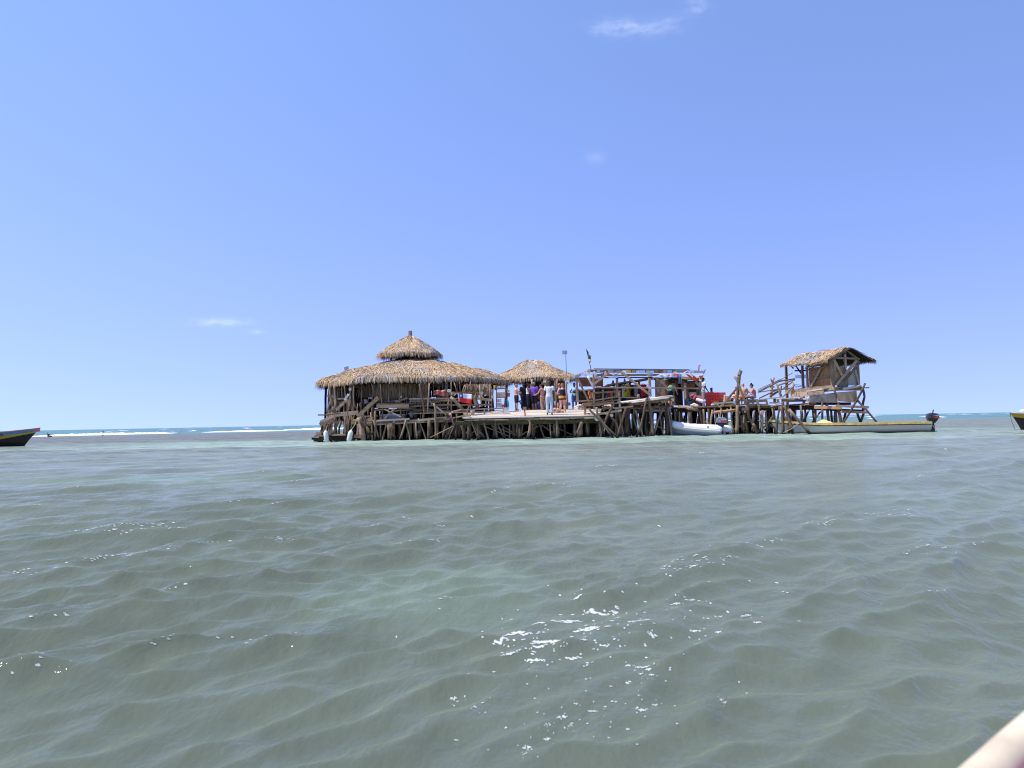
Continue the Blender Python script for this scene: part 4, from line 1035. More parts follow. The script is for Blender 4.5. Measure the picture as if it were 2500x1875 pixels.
clog(look, 8, 'brace', [(300, 370), (440, 560)], 30, 41.0, W_DARK); clog(look, 8, 'brace', [(205, 370), (270, 430)], 26, 41.6, W_DARK); cplank(look, 8, 'rail', (290, 470), (490, 465), 24, 41.2, W_DARK)
for k in range(5):
    clog(look, 8, 'stick_rail', [(300, 545 + k * 13), (400, 552 + k * 12), (490, 540 + k * 14)], 9, 41.4, W_DARK, n=5)
    clog(look, 8, 'stick_rail', [(300, 715 + k * 28), (400, 725 + k * 27), (490, 745 + k * 22)], 11, 41.4, W_DARK, n=5)
cpanel('board', [(225, 900), (300, 895), (300, 830), (225, 835)], 40.4, W_WARM)

# ------------------------------------------------------------------ gangway between the platform and the lookout
gang = thing('gangway', P(1930, 975, 38.6), 'crooked pole-railed gangway climbing to the lookout hut', 'gangway')
for (pts, w, Y) in (
    ([(870, 592), (1200, 430), (1545, 238)], 13, (38.4, 40.5)), ([(880, 612), (1280, 405), (1580, 352)], 26, (38.2, 39.4)), ([(1240, 485), (1580, 372)], 32, (37.8, 38.8)), ([(880, 612), (1230, 560), (1540, 525)], 24, (38.4, 39.5)), ([(1290, 385), (1545, 370)], 20, (39.4, 40.2)),
    ([(900, 725), (1240, 565), (1540, 530)], 32, (38.3, 39.6)), ([(1115, 705), (1330, 560), (1540, 415)], 26, (38.6, 39.8)), ([(1360, 695), (1470, 580), (1580, 470)], 32, (37.7, 38.6)), ([(1100, 690), (1300, 560)], 28, (38.8, 39.2)), ([(880, 560), (1290, 370)], 16, (39.0, 39.8)), ([(640, 690), (780, 640)], 18, 38.6)):
    clog(gang, 7, 'handrail', pts, w, Y, W_GREY, n=6, taper=1.0)
for (pts, w, Y) in (([(1185, 330), (1150, 430), (1120, 715)], 46, 38.9), ([(1118, 345), (1140, 410)], 28, 38.88), ([(1230, 455), (1270, 560), (1330, 705)], 48, 37.8), ([(1325, 490), (1300, 710)], 32, 38.0), ([(1550, 430), (1540, 640)], 50, 39.6)):
    clog(gang, 7, 'post', pts, w, Y, W_GREY)
cplank(gang, 7, 'block', (1098, 512), (1190, 510), 30, 38.8, W_GREY)
for k in range(7):
    t = k / 7
    A = CW(7, 1360, 745, 37.8).lerp(CW(8, 420, 945, 39.4), t)
    MB().beam(A + Vector((0, -.3, 0)), A + Vector((0, .8, .02)), .38, .045, jit=.02).build('plank', W_DECK, gang)
MB().beam(CW(7, 1340, 770, 37.9), CW(8, 430, 985, 39.4), .1, .14, jit=.02).build('beam', W_GREY, gang)

# ------------------------------------------------------------------ boarding bench at the head of the landing
bench = thing('plank_bench', CW(5, 400, 960, 36.8), 'slatted grey bench with back rail at the end of the landing', 'bench')
BY = 36.9
for (pts, w) in (([(392, 610), (402, 945)], 36), ([(566, 570), (582, 975)], 32), ([(735, 590), (748, 800)], 34), ([(882, 590), (892, 895)], 34)):
    cplank(bench, 5, 'post', pts[0], pts[1], w, BY, W_PLANK, t=.06)
for (a, b, w) in (((330, 628), (908, 596), 28), ((345, 780), (890, 690), 24)):
    cplank(bench, 5, 'rail', a, b, w, BY - .05, W_PLANK)
A, B = CW(5, 175, 832, BY + .28), CW(5, 895, 760, BY + .28)
MB().beam(A, B, .46, .05, jit=.01).build('seat', W_WARM, bench)
cplank(bench, 5, 'seat_apron', (350, 858), (785, 815), 50, BY - .04, W_PLANK)
cplank(bench, 5, 'end_block', (168, 862), (342, 855), 50, BY + .1, W_WARM, t=.3)
cplank(bench, 5, 'leg', (222, 885), (225, 1045), 42, BY + .1, W_WARM, t=.1)
cplank(bench, 5, 'foot', (200, 1035), (330, 1020), 26, BY + .1, W_WARM, t=.1)
hb = thing('long_bench', CW(3, 900, 960, 38.4), 'low weathered plank bench along the edge of the big hut', 'bench')
for (a, b, w, Y) in (((385, 925), (570, 880), 30, (38.2, 38.4)), ((560, 882), (1545, 838), 26, (38.4, 39.2))):
    cplank(hb, 3, 'seat', a, b, w, Y, W_PLANK, t=.3)
for (x, y0, y1, Y) in ((1066, 855, 970, 38.7), (700, 880, 985, 38.4), (1480, 850, 940, 39.0)):
    cplank(hb, 3, 'leg', (x, y0), (x + 4, y1), 32, Y, W_PLANK, t=.08)
pole_post = thing('mooring_post', CW(4, 448, 1080, 37.0), 'slim brown post with a small grey box standing on the landing', 'post')
clog(pole_post, 4, 'shaft', [(440, 860), (446, 960), (452, 1080)], 34, 37.0, W_WARM, taper=1.0)
MB().box(CW(4, 444, 845, 37.0), (.19, .12, .15)).build('box', W_GREY, pole_post)

# ------------------------------------------------------------------ boats
M_WHITE = plain('hull_white', (.62, .62, .58), .35, .18, 6); M_YELL = plain('hull_yellow', (.64, .47, .17), .4, .2, 5)
M_BLACK = plain('hull_black', (.012, .012, .013), .3, .2); M_BLUE = plain('hull_blue', (.13, .27, .36), .4, .1)
M_GOLD = plain('hull_gold', (.55, .32, .02), .4, .1); M_PINK = plain('hull_pink', (.70, .22, .20), .45, .12)
M_PVC = plain('tube_white', (.80, .76, .74), .4, .05, 4); M_PVCG = plain('tube_grey', (.30, .31, .36), .45, .08); M_GREYH = plain('hull_grey', (.36, .38, .42), .4, .1)
M_ENG = plain('engine_cowl', (.055, .055, .065), .3, .1); M_ENGD = plain('engine_leg', (.02, .02, .022), .35, .1)
M_RED = plain('bright_red', (.60, .035, .02), .45, .1); M_ROPE = plain('rope', (.52, .45, .33), .9, .2, 30); M_STEEL = plain('steel', (.5, .5, .52), .35, .1, metal=.8)
M_DARKROPE = plain('dark_rope', (.07, .06, .05), .9, .2, 30)
def dirty_white():
    m, n, l, b = newmat('weathered_boat_paint')
    g = n.new('ShaderNodeNewGeometry'); sp = n.new('ShaderNodeSeparateXYZ'); l.new(g.outputs['Position'], sp.inputs[0])
    nz_ = n.new('ShaderNodeTexNoise'); nz_.inputs['Scale'].default_value = 3.0; nz_.inputs['Detail'].default_value = 7; nz_.inputs['Roughness'].default_value = .7
    mp = n.new('ShaderNodeMapping'); mp.inputs['Scale'].default_value = (.5, 1, 2.4); l.new(g.outputs['Position'], mp.inputs['Vector']); l.new(mp.outputs['Vector'], nz_.inputs['Vector'])
    r = n.new('ShaderNodeValToRGB'); e = r.color_ramp.elements
    e[0].position = .30; e[0].color = (.30, .25, .16, 1); e[1].position = .46; e[1].color = (.62, .58, .49, 1)
    ad = n.new('ShaderNodeMath'); ad.operation = 'MULTIPLY_ADD'; ad.inputs[1].default_value = .35; l.new(sp.outputs['Z'], ad.inputs[0]); l.new(nz_.outputs['Fac'], ad.inputs[2])
    l.new(ad.outputs[0], r.inputs['Fac'])
    wl_ = n.new('ShaderNodeMapRange'); wl_.inputs['From Min'].default_value = .04; wl_.inputs['From Max'].default_value = .14; l.new(sp.outputs['Z'], wl_.inputs['Value'])
    mx = n.new('ShaderNodeMix'); mx.data_type = 'RGBA'; mx.inputs['A'].default_value = (.13, .11, .04, 1); l.new(wl_.outputs['Result'], mx.inputs['Factor']); l.new(r.outputs['Color'], mx.inputs['B'])
    l.new(mx.outputs['Result'], b.inputs['Base Color']); b.inputs['Roughness'].default_value = .45
    return m
M_DIRTY = dirty_white()

def text_mesh(name, body, size, loc, M, mat, parent, ext=.003):
    cu = bpy.data.curves.new(name, 'FONT'); cu.body = body; cu.size = size; cu.extrude = ext; cu.align_x = 'CENTER'; cu.align_y = 'CENTER'
    tmp = bpy.data.objects.new(name + '_tmp', cu); COL.objects.link(tmp)
    dg = bpy.context.evaluated_depsgraph_get()
    me = bpy.data.meshes.new_from_object(tmp.evaluated_get(dg))
    bpy.data.objects.remove(tmp)
    me.transform(Matrix.Translation(Vector(loc) - wloc(parent)) @ M.to_4x4())
    me.materials.clear(); me.materials.append(mat); me.name = name
    o = bpy.data.objects.new(name, me); COL.objects.link(o); o.parent = parent
    WORLD_LOC[o.name] = wloc(parent)
    return o

def hull(bow, stern, beam, sheer, depth=.3, n=26, rake=.5, flare=.75):
    """open-boat hull sections between bow and stern points on the water; returns frames of section points (keel to gunwale)"""
    bow, stern = Vector(bow), Vector(stern)
    d = (stern - bow); L = d.length; d.normalize(); s = Vector((-d.y, d.x, 0))
    secs = []
    for i in range(n + 1):
        t = i / n
        bw = beam / 2 * (1 - (1 - min(1, t / .62)) ** 2.1) * (1 - .10 * max(0, (t - .6) / .4))
        z1 = sheer(t)
        off = rake * max(0, 1 - t / .12) ** 1.0
        keel = bow + d * (t * L) + Vector((0, 0, -depth * min(1, .25 + t * 4)))
        row = []
        for side in (-1, 1):
            q = []
            for k in range(7):
                u = k / 6
                w = bw * (flare + (1 - flare) * u) * (u ** .45 if u > 0 else 0)
                z = lerp(keel.z, z1, u)
                fwd = rake * (u ** 1.2) * max(0, 1 - t / .25)
                q.append(Vector((keel.x, keel.y, 0)) + s * (side * w) - d * fwd + Vector((0, 0, z)))
            row.append(q)
        secs.append(row)
    return secs, d, s

def outboard(loc, d, size, label_parent, tilt=0.0):
    """outboard motor hung behind a transom at loc; d points aft; size scales it"""
    t = label_parent
    s = Vector((-d.y, d.x, 0)); loc = Vector(loc)
    def q(a, b, c): return loc + d * (a * size) + s * (b * size) + Vector((0, 0, c * size))
    # cowl
    prof = [(-.26, .30), (-.28, .44), (-.24, .60), (-.05, .66), (.30, .62), (.40, .52), (.42, .34), (.36, .28)]
    rings = []
    for b, k in ((-.19, .86), (-.165, .97), (-.1, 1.0), (.1, 1.0), (.165, .97), (.19, .86)):
        rings.append([q(.07 + (x - .07) * k, b, .46 + (z - .46) * k) for x, z in prof])
    cowl = MB().loft(rings).build('cowl', M_ENG, t)
    for sd in (-1, 1):
        rr = [q(.02, sd * .193, .42), q(.36, sd * .193, .42), q(.38, sd * .193, .35), q(.02, sd * .193, .35)]
        MB().add([p + s * (sd * .004 * size) for p in rr], [(0, 1, 2, 3)]).build('stripe', M_RED, cowl)
        M = Matrix((( -d * sd), Vector((0, 0, 1)), s * sd)).transposed() if False else None
        ax = d if s.dot(Vector((0, -1, 0))) * sd > 0 else -d
        out = s * sd
        # letters run left to right as seen from outside
        right = Vector((0, 0, 1)).cross(out)
        Mt = Matrix((right, Vector((0, 0, 1)), out)).transposed()
        text_mesh('lettering', 'YAMAHA', .085 * size, q(.2, sd * .20, .49), Mt, SIGN_W, cowl)
    # skirt, mid-section, leg, plate, propeller
    MB().loft([[q(x * k - .0, b, z) for x, b in ((-.24, -.15), (.34, -.15), (.36, .15), (-.24, .15))] for z, k in ((.30, 1.0), (.22, .92), (.02, .42))]).build('skirt', M_ENGD, t)
    MB().loft([[q(x + o_, b, z) for x, b in ((-.10, -.055), (.10, -.04), (.10, .04), (-.10, .055))] for z, o_ in ((.06, .02), (-.25, .06), (-.62, .06))]).build('leg', M_ENGD, t)
    MB().box(q(.08, 0, -.48), (.34 * size, .2 * size, .02 * size), math.atan2(d.y, d.x)).build('cavitation_plate', M_ENGD, t)
    MB().tube([q(-.08, 0, -.66), q(.1, 0, -.67), q(.24, 0, -.66)], [.03 * size, .065 * size, .05 * size], n=8).build('gearcase', M_ENGD, t)
    pr = MB()
    for k in range(3):
        a = k * 2.094
        u = s * math.cos(a) + Vector((0, 0, math.sin(a))); v = d.cross(u)
        pr.add([q(.24, 0, -.66), q(.23, 0, -.66) + u * .06 * size + v * .05 * size, q(.25, 0, -.66) + u * .14 * size, q(.27, 0, -.66) + u * .06 * size - v * .05 * size], [(0, 1, 2, 3)])
    pr.build('propeller', M_ENGD, t)
    MB().box(q(-.14, 0, .02), (.10 * size, .22 * size, .3 * size), math.atan2(d.y, d.x)).build('clamp_bracket', M_ENGD, t)
    return q

# the long white skiff under the lookout
BW, ST = PX(1905, 37.9), PX(2264, 36.3)
skiff = thing('skiff', (BW + ST) / 2, 'long white wooden skiff with yellow gunwale lying below the lookout hut', 'boat')
def sheer_s(t): return .51 + .24 * max(0, 1 - t / .32) ** 1.6
secs, d, s = hull(BW, ST, 1.5, sheer_s, depth=.25, rake=.55, flare=.86)
outer = MB()
ring = [r[0][::-1] + r[1][1:] for r in secs]
outer.loft(ring, closed=False)
outer.f.append(tuple(range(len(outer.v) - len(ring[0]), len(outer.v)))); outer.m.append(0)
hull_o = outer.build('hull', M_DIRTY, skiff)
inn = MB(); inn.loft([[p.lerp(Vector(((q_[0].x + q_[-1].x) / 2, (q_[0].y + q_[-1].y) / 2, p.z)), .10) + Vector((0, 0, .02)) for p in q_[2:-2]] for q_ in ring[3:]], closed=False)
inn.build('inner_skin', M_YELL, skiff)
for sd in (0, 1):
    top = [r[sd][-1] for r in secs]
    MB().loft([[p + s * x + Vector((0, 0, z)) for x, z in ((-.06, -.07), (.06, -.07), (.06, .05), (-.06, .05))] for p in top]).build('gunwale', M_YELL, skiff)
    mid = [r[sd][4].lerp(r[sd][3], .35) + s * ((1 if sd else -1) * .012) for r in secs]
    MB().loft([[p + s * x + Vector((0, 0, z)) for x, z in ((-.012, -.014), (.012, -.014), (.012, .014), (-.012, .014))] for p in mid]).build('rubbing_strake', M_DIRTY, skiff)
    und = [p - Vector((0, 0, .095)) + s * ((1 if sd else -1) * .004) for p in top]
    MB().loft([[p + s * x + Vector((0, 0, z)) for x, z in ((-.02, -.02), (.02, -.02), (.02, .02), (-.02, .02))] for p in und]).build('lower_rail', M_BLACK, skiff)
for t in (.3, .5, .72):
    i = int(t * 26); MB().beam(secs[i][0][5], secs[i][1][5], .26, .03).build('thwart', M_YELL, skiff)
tr = secs[-1]
MB().hexa([tr[0][1], tr[1][1], tr[1][1] + d * .05, tr[0][1] + d * .05, tr[0][6], tr[1][6], tr[1][6] + d * .05, tr[0][6] + d * .05]).build('transom', M_DIRTY, skiff)
eng = thing('outboard_motor', ST + d * .1, 'black outboard motor with upright tiller on the stern of the white skiff', 'outboard motor', 'outboard motors')
q = outboard(ST + Vector((0, 0, .44)) + d * .22, d, .84, eng)
MB().tube([q(-.06, -.22, .2), q(-.02, -.23, .5), q(.06, -.23, .84)], [.025, .024, .03], n=7).build('tiller', M_ENGD, eng)
MB().tube([q(-.05, -.1, -.02), q(.12, -.12, -.3), q(.3, -.12, -.5)], [.012, .012, .012], n=5).build('cable', M_ROPE, eng)
# crumpled yellow sail cloth in its bow
cl = MB(); cp0 = secs[8][0][6].lerp(secs[8][1][6], .4)
G = [[cp0 + d * (-.55 + i * .11) + s * (-.4 + j * .1) + Vector((0, 0, .22 * math.exp(-((i - 5) / 3.2) ** 2 - ((j - 4) / 3) ** 2) + .05 * random.random() - .02)) for j in range(9)] for i in range(11)]
cl.sheet(G, .01)
tag(cl.build('sailcloth', plain('yellow_cloth', (.72, .55, .22), .9, .15)), 'crumpled yellow cloth lying in the bow of the white skiff', 'cloth')
rp = MB(); pA, pB = CW(8, 355, 1400, 36.7), CW(8, 90, 1560, 36.7)
rp.tube([pA, pA.lerp(pB, .5) - Vector((0, 0, .05)), pB], [.012] * 3, n=5)
tag(rp.build('mooring_rope', M_ROPE), 'thin pale mooring rope slanting past the bow of the white skiff', 'rope')

# the inflatable tied below the plank walk
dg_ = thing('inflatable_dinghy', PX(1700, 37.2), 'white inflatable dinghy with grey bow tied to the stilts', 'boat')
b0 = PX(1637, 38.1); n1 = PX(1758, 36.95); f1 = PX(1784, 37.75)
def at_z(p, z): return Vector((p.x, p.y, z))
near = [at_z(b0 + Vector((.02, -.02, 0)), .66), at_z(b0.lerp(n1, .09) + Vector((-.06, -.26, 0)), .60), at_z(b0.lerp(n1, .22) + Vector((-.06, -.3, 0)), .53), at_z(b0.lerp(n1, .45) + Vector((0, -.16, 0)), .44), at_z(b0.lerp(n1, .75), .37), at_z(n1.lerp(b0, .06), .34)]
far = [at_z(b0 + Vector((.02, .02, 0)), .66), at_z(b0.lerp(f1, .09) + Vector((.06, .26, 0)), .60), at_z(b0.lerp(f1, .22) + Vector((.06, .32, 0)), .53), at_z(b0.lerp(f1, .45) + Vector((0, .2, 0)), .44), at_z(b0.lerp(f1, .75), .37), at_z(f1.lerp(b0, .06), .34)]
def smooth_path(pts, k=5):
    out = []
    for i in range(len(pts) - 1):
        p0, p1, p2, p3 = pts[max(0, i - 1)], pts[i], pts[i + 1], pts[min(len(pts) - 1, i + 2)]
        for j in range(k):
            t = j / k
            out.append(.5 * ((2 * p1) + (p2 - p0) * t + (2 * p0 - 5 * p1 + 4 * p2 - p3) * t * t + (3 * p1 - p0 - 3 * p2 + p3) * t ** 3))
    out.append(pts[-1]); return out
for side, ed, lab in ((near, n1, 'near'), (far, f1, 'far')):
    path = smooth_path(side)
    e = (path[-1] - path[-2]).normalized()
    path += [path[-1] + e * .12, path[-1] + e * .24, path[-1] + e * .3]
    rad = [.20] * (len(path) - 3) + [.185, .12, .03]
    nb_ = 4
    MB().tube(path[nb_:], rad[nb_:], n=16).build('tube', M_PVC, dg_, smooth=True)
    MB().tube(path[:nb_ + 1], [.203] * (nb_ + 1), n=16).build('bow_patch', M_PVCG, dg_, smooth=True)
    low = [p + Vector((0, -.205 if lab == 'near' else .205, -.06)) for p in path[2:-2]]
    MB().tube(low, [.022] * len(low), n=6).build('rubbing_strip', M_PVC, dg_)
    grab = path[10:13] if lab == 'near' else path[10:13]
    MB().tube([p + Vector((0, 0, .2 + .03 * (i == 1))) for i, p in enumerate(grab)], [.012] * 3, n=5).build('grab_rope', M_ROPE, dg_)
    v = path[-9] + Vector((0, -.17 if lab == 'near' else .17, .10))
    MB().tube([v, v + Vector((0, -.03, .015))], [.07, .055], n=12).build('valve', M_PVCG, dg_)
hl = MB()
ns, fs = smooth_path(near), smooth_path(far)
hl.loft([[a + Vector((0, -.12, -.12)), a.lerp(b, .18) + Vector((0, 0, -.40)), a.lerp(b, .5) + Vector((0, 0, -.55)), a.lerp(b, .82) + Vector((0, 0, -.40)), b + Vector((0, .12, -.12)), a.lerp(b, .5) + Vector((0, 0, -.12))] for a, b in zip(ns, fs)])
hl.build('rigid_hull', M_GREYH, dg_)
MB().beam(ns[-5] + Vector((0, .1, .0)), fs[-5] + Vector((0, -.1, .0)), .04, .34).build('transom', M_GREYH, dg_)
MB().beam(ns[12] + Vector((0, .1, .06)), fs[12] + Vector((0, -.1, .06)), .24, .04).build('thwart', M_GREYH, dg_)
dd = ((ns[-1] + fs[-1]) / 2 - (ns[-6] + fs[-6]) / 2); dd.z = 0; dd.normalize()
eng2 = thing('outboard_motor', (ns[-1] + fs[-1]) / 2, 'grey-topped outboard motor on the stern of the inflatable dinghy', 'outboard motor', 'outboard motors')
outboard((ns[-4] + fs[-4]) / 2 + Vector((0, 0, .08)) + dd * .22, dd, .82, eng2)
for ch in list(eng2.children):
    if ch.name.startswith('cowl'): ch.data.materials[0] = plain('grey_cowl', (.22, .22, .25), .35, .1)
rp = MB()
top = CW(6, 585, 905, 37.8); e1 = ns[0] + Vector((.05, 0, .12))
rp.tube([top, top.lerp(e1, .5) + Vector((.02, 0, -.03)), e1], [.014] * 3, n=5).tube([top + Vector((.06, 0, -.05)), top.lerp(e1, .5) + Vector((.05, 0, -.08)), e1 + Vector((.03, 0, 0))], [.014] * 3, n=5)
tag(rp.build('painter_rope', M_ROPE), 'doubled white rope from a stilt down to the inflatable dinghy', 'rope')

# painted wooden boat at the left edge
def painted_boat(name, bow, stern, label, side_cam, cols, sheer, beam=1.7, deck=None, rake=1.0):
    t = thing(name, (Vector(bow) + Vector(stern)) / 2, label, 'boat')
    secs, d, s = hull(bow, stern, beam, sheer, depth=.3, rake=rake, flare=.72)
    lv = [0, 3.2, 4.6, 6]
    nm = ['hull_bottom', 'painted_band', 'top_strake']
    for a in range(3):
        for sd in (0, 1):
            m = MB()
            rows = []
            for i_, r in enumerate(secs):
                f = min(1.0, i_ / 9)
                l0 = lv[a] if a == 0 else lerp([0, 4.6, 5.0, 6][a], lv[a], f); l1 = lerp([0, 4.6, 5.0, 6][a + 1], lv[a + 1], f)
                def pt(u):
                    k = min(5, int(u)); return r[sd][k].lerp(r[sd][k + 1], u - k)
                cnt = 5
                rows.append([pt(lerp(l0, l1, j / cnt)) for j in range(cnt + 1)])
            m.loft(rows, closed=False)
            m.build(nm[a], cols[a], t)
    for sd in (0, 1):
        top = [r[sd][6] for r in secs]
        MB().loft([[p + s * x + Vector((0, 0, z)) for x, z in ((-.06, -.02), (.06, -.02), (.06, .035), (-.06, .035))] for p in top]).build('gunwale', cols[3], t)
    m = MB(); m.loft([[p.lerp((r[0][6] + r[1][6]) / 2, .08) - Vector((0, 0, .02 + .18 * (k == 1))) for k, p in enumerate((r[0][6], (r[0][6] + r[1][6]) / 2, r[1][6]))] for r in secs], closed=False)
    m.build('inner_deck', cols[3] if deck is None else deck, t)
    MB().hexa([secs[-1][0][0] + Vector((0, 0, 0)), secs[-1][1][0] + d * .01, secs[-1][1][0] + d * .05, secs[-1][0][0] + d * .05, secs[-1][0][6], secs[-1][1][6], secs[-1][1][6] + d * .05, secs[-1][0][6] + d * .05]).build('transom', cols[0], t)
    return t, secs, d, s
bA = PX(58, 42.3); bB = bA + Vector((-6.8, -1.9, 0))
def sheer_l(t): return .62 + .46 * max(0, 1 - t / .55) ** 1.5
lb, secs, d, s = painted_boat('painted_boat', bA, bB, 'black boat with gold and blue bands at the left edge', -1, [M_BLACK, M_GOLD, M_BLUE, M_PINK], sheer_l, rake=.85)
side = 0 if secs[6][0][6].y < secs[6][1][6].y else 1
pL = secs[5][side][5].lerp(secs[5][side][6], .2); pN = secs[3][side][5]
nrm = (secs[5][side][6] - secs[7][side][6]).normalized()
outv = Vector((nrm.y, -nrm.x, 0)); outv = outv if outv.y < 0 else -outv
Mt = Matrix((Vector((0, 0, 1)).cross(outv), Vector((0, 0, 1)), outv)).transposed()
text_mesh('registration', 'IA 7IR', .2, pL + outv * .035, Mt, plain('navy_paint', (.03, .05, .09), .5), lb, ext=.004)
hp = secs[7][side][3].lerp(secs[7][side][4], .55) + outv * .03
MB().tube([hp, hp + outv * .02], [.07, .065], n=6).build('emblem', plain('dark_red_paint', (.16, .02, .01), .5), lb)
hmp = MB(); c0 = secs[9][0][6].lerp(secs[9][1][6], .45)
G = [[c0 + d * (-1.2 + i * .3) + s * (-.5 + j * .12) + Vector((0, 0, .0 + .30 * math.exp(-((i - 4) / 2.6) ** 2 - ((j - 4) / 3.4) ** 2) + .02 * random.random())) for j in range(9)] for i in range(9)]
hmp.sheet(G, .01)
tag(hmp.build('tarpaulin', plain('red_tarpaulin', (.62, .13, .09), .7, .2)), 'faded red tarpaulin heaped in the black, gold and blue boat', 'tarpaulin')

bA = PX(2493, 38.0); bB = bA + Vector((6.5, -1.2, 0))
def sheer_r(t): return .70 + .22 * max(0, 1 - t / .6) ** 1.5
rb, secs, d, s = painted_boat('yellow_boat', bA, bB, 'yellow and black boat with white rail at the right edge', 1, [M_BLACK, M_GOLD, M_GOLD, M_WHITE], sheer_r, beam=1.9, rake=.5)
tipz = secs[0][0][6]
m = MB(); m.tube([tipz + Vector((0, 0, -.02)), tipz + Vector((.03, -.05, -.45)), tipz + Vector((.18, -.1, -.98))], [.012] * 3, n=5)
tag(m.build('mooring_line', M_DARKROPE), 'dark mooring line hanging from the bow of the yellow boat', 'rope')
MB().box(tipz + Vector((1.0, -.15, .12)), (.7, .7, .12), .2, taper=.8).build('fore_hatch', M_WHITE, rb)

# the photographer's own boat: only a length of its rail comes into view
own = thing('own_boat', (.3, .2, .2), 'white boat rail with red inside in the bottom right corner', 'boat')
def rz_(px, py, dz): 
    dvec = CAM_ROT @ Vector(((px - W_PX / 2) / F_PX, -(py - H_PX / 2) / F_PX, -1.0)); k = dz / dvec.z
    return CAM_POS + dvec * k
M_RAIL = plain('rail_white', (.66, .55, .38), .5, .14, 14); M_INR = plain('inside_red', (.55, .05, .03), .5, .1)
r1, r2 = rz_(2391, 1914, -.36), rz_(2538, 1769, -.36)
dv = (r2 - r1).normalized(); pr_ = Vector((dv.y, -dv.x, 0))
path = [r1 + dv * t + pr_ * (.05 * max(0, -t) ** 2 + .035 * max(0, t) ** 2) for t in np.linspace(-1.1, 2.4, 30)]
MB().tube(path, [.0195] * 30, n=16).build('rail', M_RAIL, own, smooth=True)
MB().loft([[p + Vector((0, 0, -.012)) - pr_ * .012, p - pr_ * .02 + Vector((0, 0, -.3)), p + pr_ * .05 + Vector((0, 0, -.62)), p + pr_ * .06 + Vector((0, 0, -.62)), p + pr_ * .0 + Vector((0, 0, -.3)), p + pr_ * .012 + Vector((0, 0, -.012))] for p in path]).build('side', M_RAIL, own)
MB().loft([[p + pr_ * .016 + Vector((0, 0, -.008)), p + pr_ * .10 + Vector((0, 0, -.30)), p + pr_ * .11 + Vector((0, 0, -.30)), p + pr_ * .030 + Vector((0, 0, -.008))] for p in path]).build('lining', M_INR, own)
MB().loft([[p + pr_ * .08 + Vector((0, 0, -.26)), p + pr_ * 1.2 + Vector((0, 0, -.28)), p + pr_ * 1.2 + Vector((0, 0, -.31)), p + pr_ * .08 + Vector((0, 0, -.29))] for p in path]).build('sole', M_INR, own)

# ------------------------------------------------------------------ loose things on and around the platform
def cloth_mat(name, col, rough=.9): return plain(name, col, rough, .12, 12)
K8 = 1 / 8.73 / F_PX
def kx(c, Y): return Y / CROPS[c][2] / F_PX
def hang(name, label, cat, c, quad, Y, mat, wav=.05, group=None, nx=9, ny=7, parent=None, seed=0):
    """cloth hung between four crop corners (top-left, top-right, bottom-right, bottom-left), rippling in the wind"""
    a, b, d_, e = [CW(c, x, y, Y) for x, y in quad]
    rnd = random.Random(seed); ph = rnd.random() * 6
    G = []
    for j in range(ny):
        v = j / (ny - 1)
        G.append([a.lerp(b, i / (nx - 1)).lerp(e.lerp(d_, i / (nx - 1)), v) + Vector((0, wav * math.sin(ph + i * 1.5 + v * 1.2) * (.3 + v), wav * .4 * math.sin(ph + i * .9) * (i % (nx - 1) > 0))) for i in range(nx)])
    o = MB().sheet(G, .006).build(name, mat, parent, smooth=True)
    if label: tag(o, label, cat, group)
    return o

# two-coloured flag with a star, pinned to the hut's rail
FY = 38.6
flag = thing('flag', CW(3, 650, 640, FY), 'white, red and blue flag with a star pinned to the hut rail', 'flag')
def fq(u, v):
    a, b, d_, e = [CW(3, x, y, FY) for x, y in ((512, 520), (808, 552), (800, 762), (540, 706))]
    return a.lerp(b, u).lerp(e.lerp(d_, u), v) + Vector((0, -.03 * math.sin(u * 7 + v * 2), -.012 * math.sin(u * 6.0)))
def fpatch(name, u0, u1, v0, v1, mat, off=0.0, n=8):
    G = [[fq(lerp(u0, u1, i / n), lerp(v0, v1, j / n)) - Vector((0, off, 0)) for i in range(n + 1)] for j in range(n + 1)]
    return MB().sheet(G, .004).build(name, mat, flag, smooth=True)
fpatch('white_field', .34, 1, 0, .5, cloth_mat('flag_white', (.74, .74, .76))); fpatch('red_field', 0, 1, .5, 1, cloth_mat('flag_red', (.60, .03, .03))); cn = fpatch('blue_canton', 0, .34, 0, .5, cloth_mat('flag_blue', (.05, .08, .26)))
fpatch('hoist', -.035, 0, 0, 1, SIGN_W)
sc_ = fq(.17, .25) - Vector((0, .03, 0)); st = []
for k in range(10):
    r = .085 if k % 2 == 0 else .034; t = math.pi / 2 + k * math.pi / 5
    st.append(sc_ + Vector((math.cos(t) * r, 0, math.sin(t) * r)))
m = MB(); m.add([sc_] + st, [(0, 1 + k, 1 + (k + 1) % 10) for k in range(10)]); m.build('star', SIGN_W, cn)

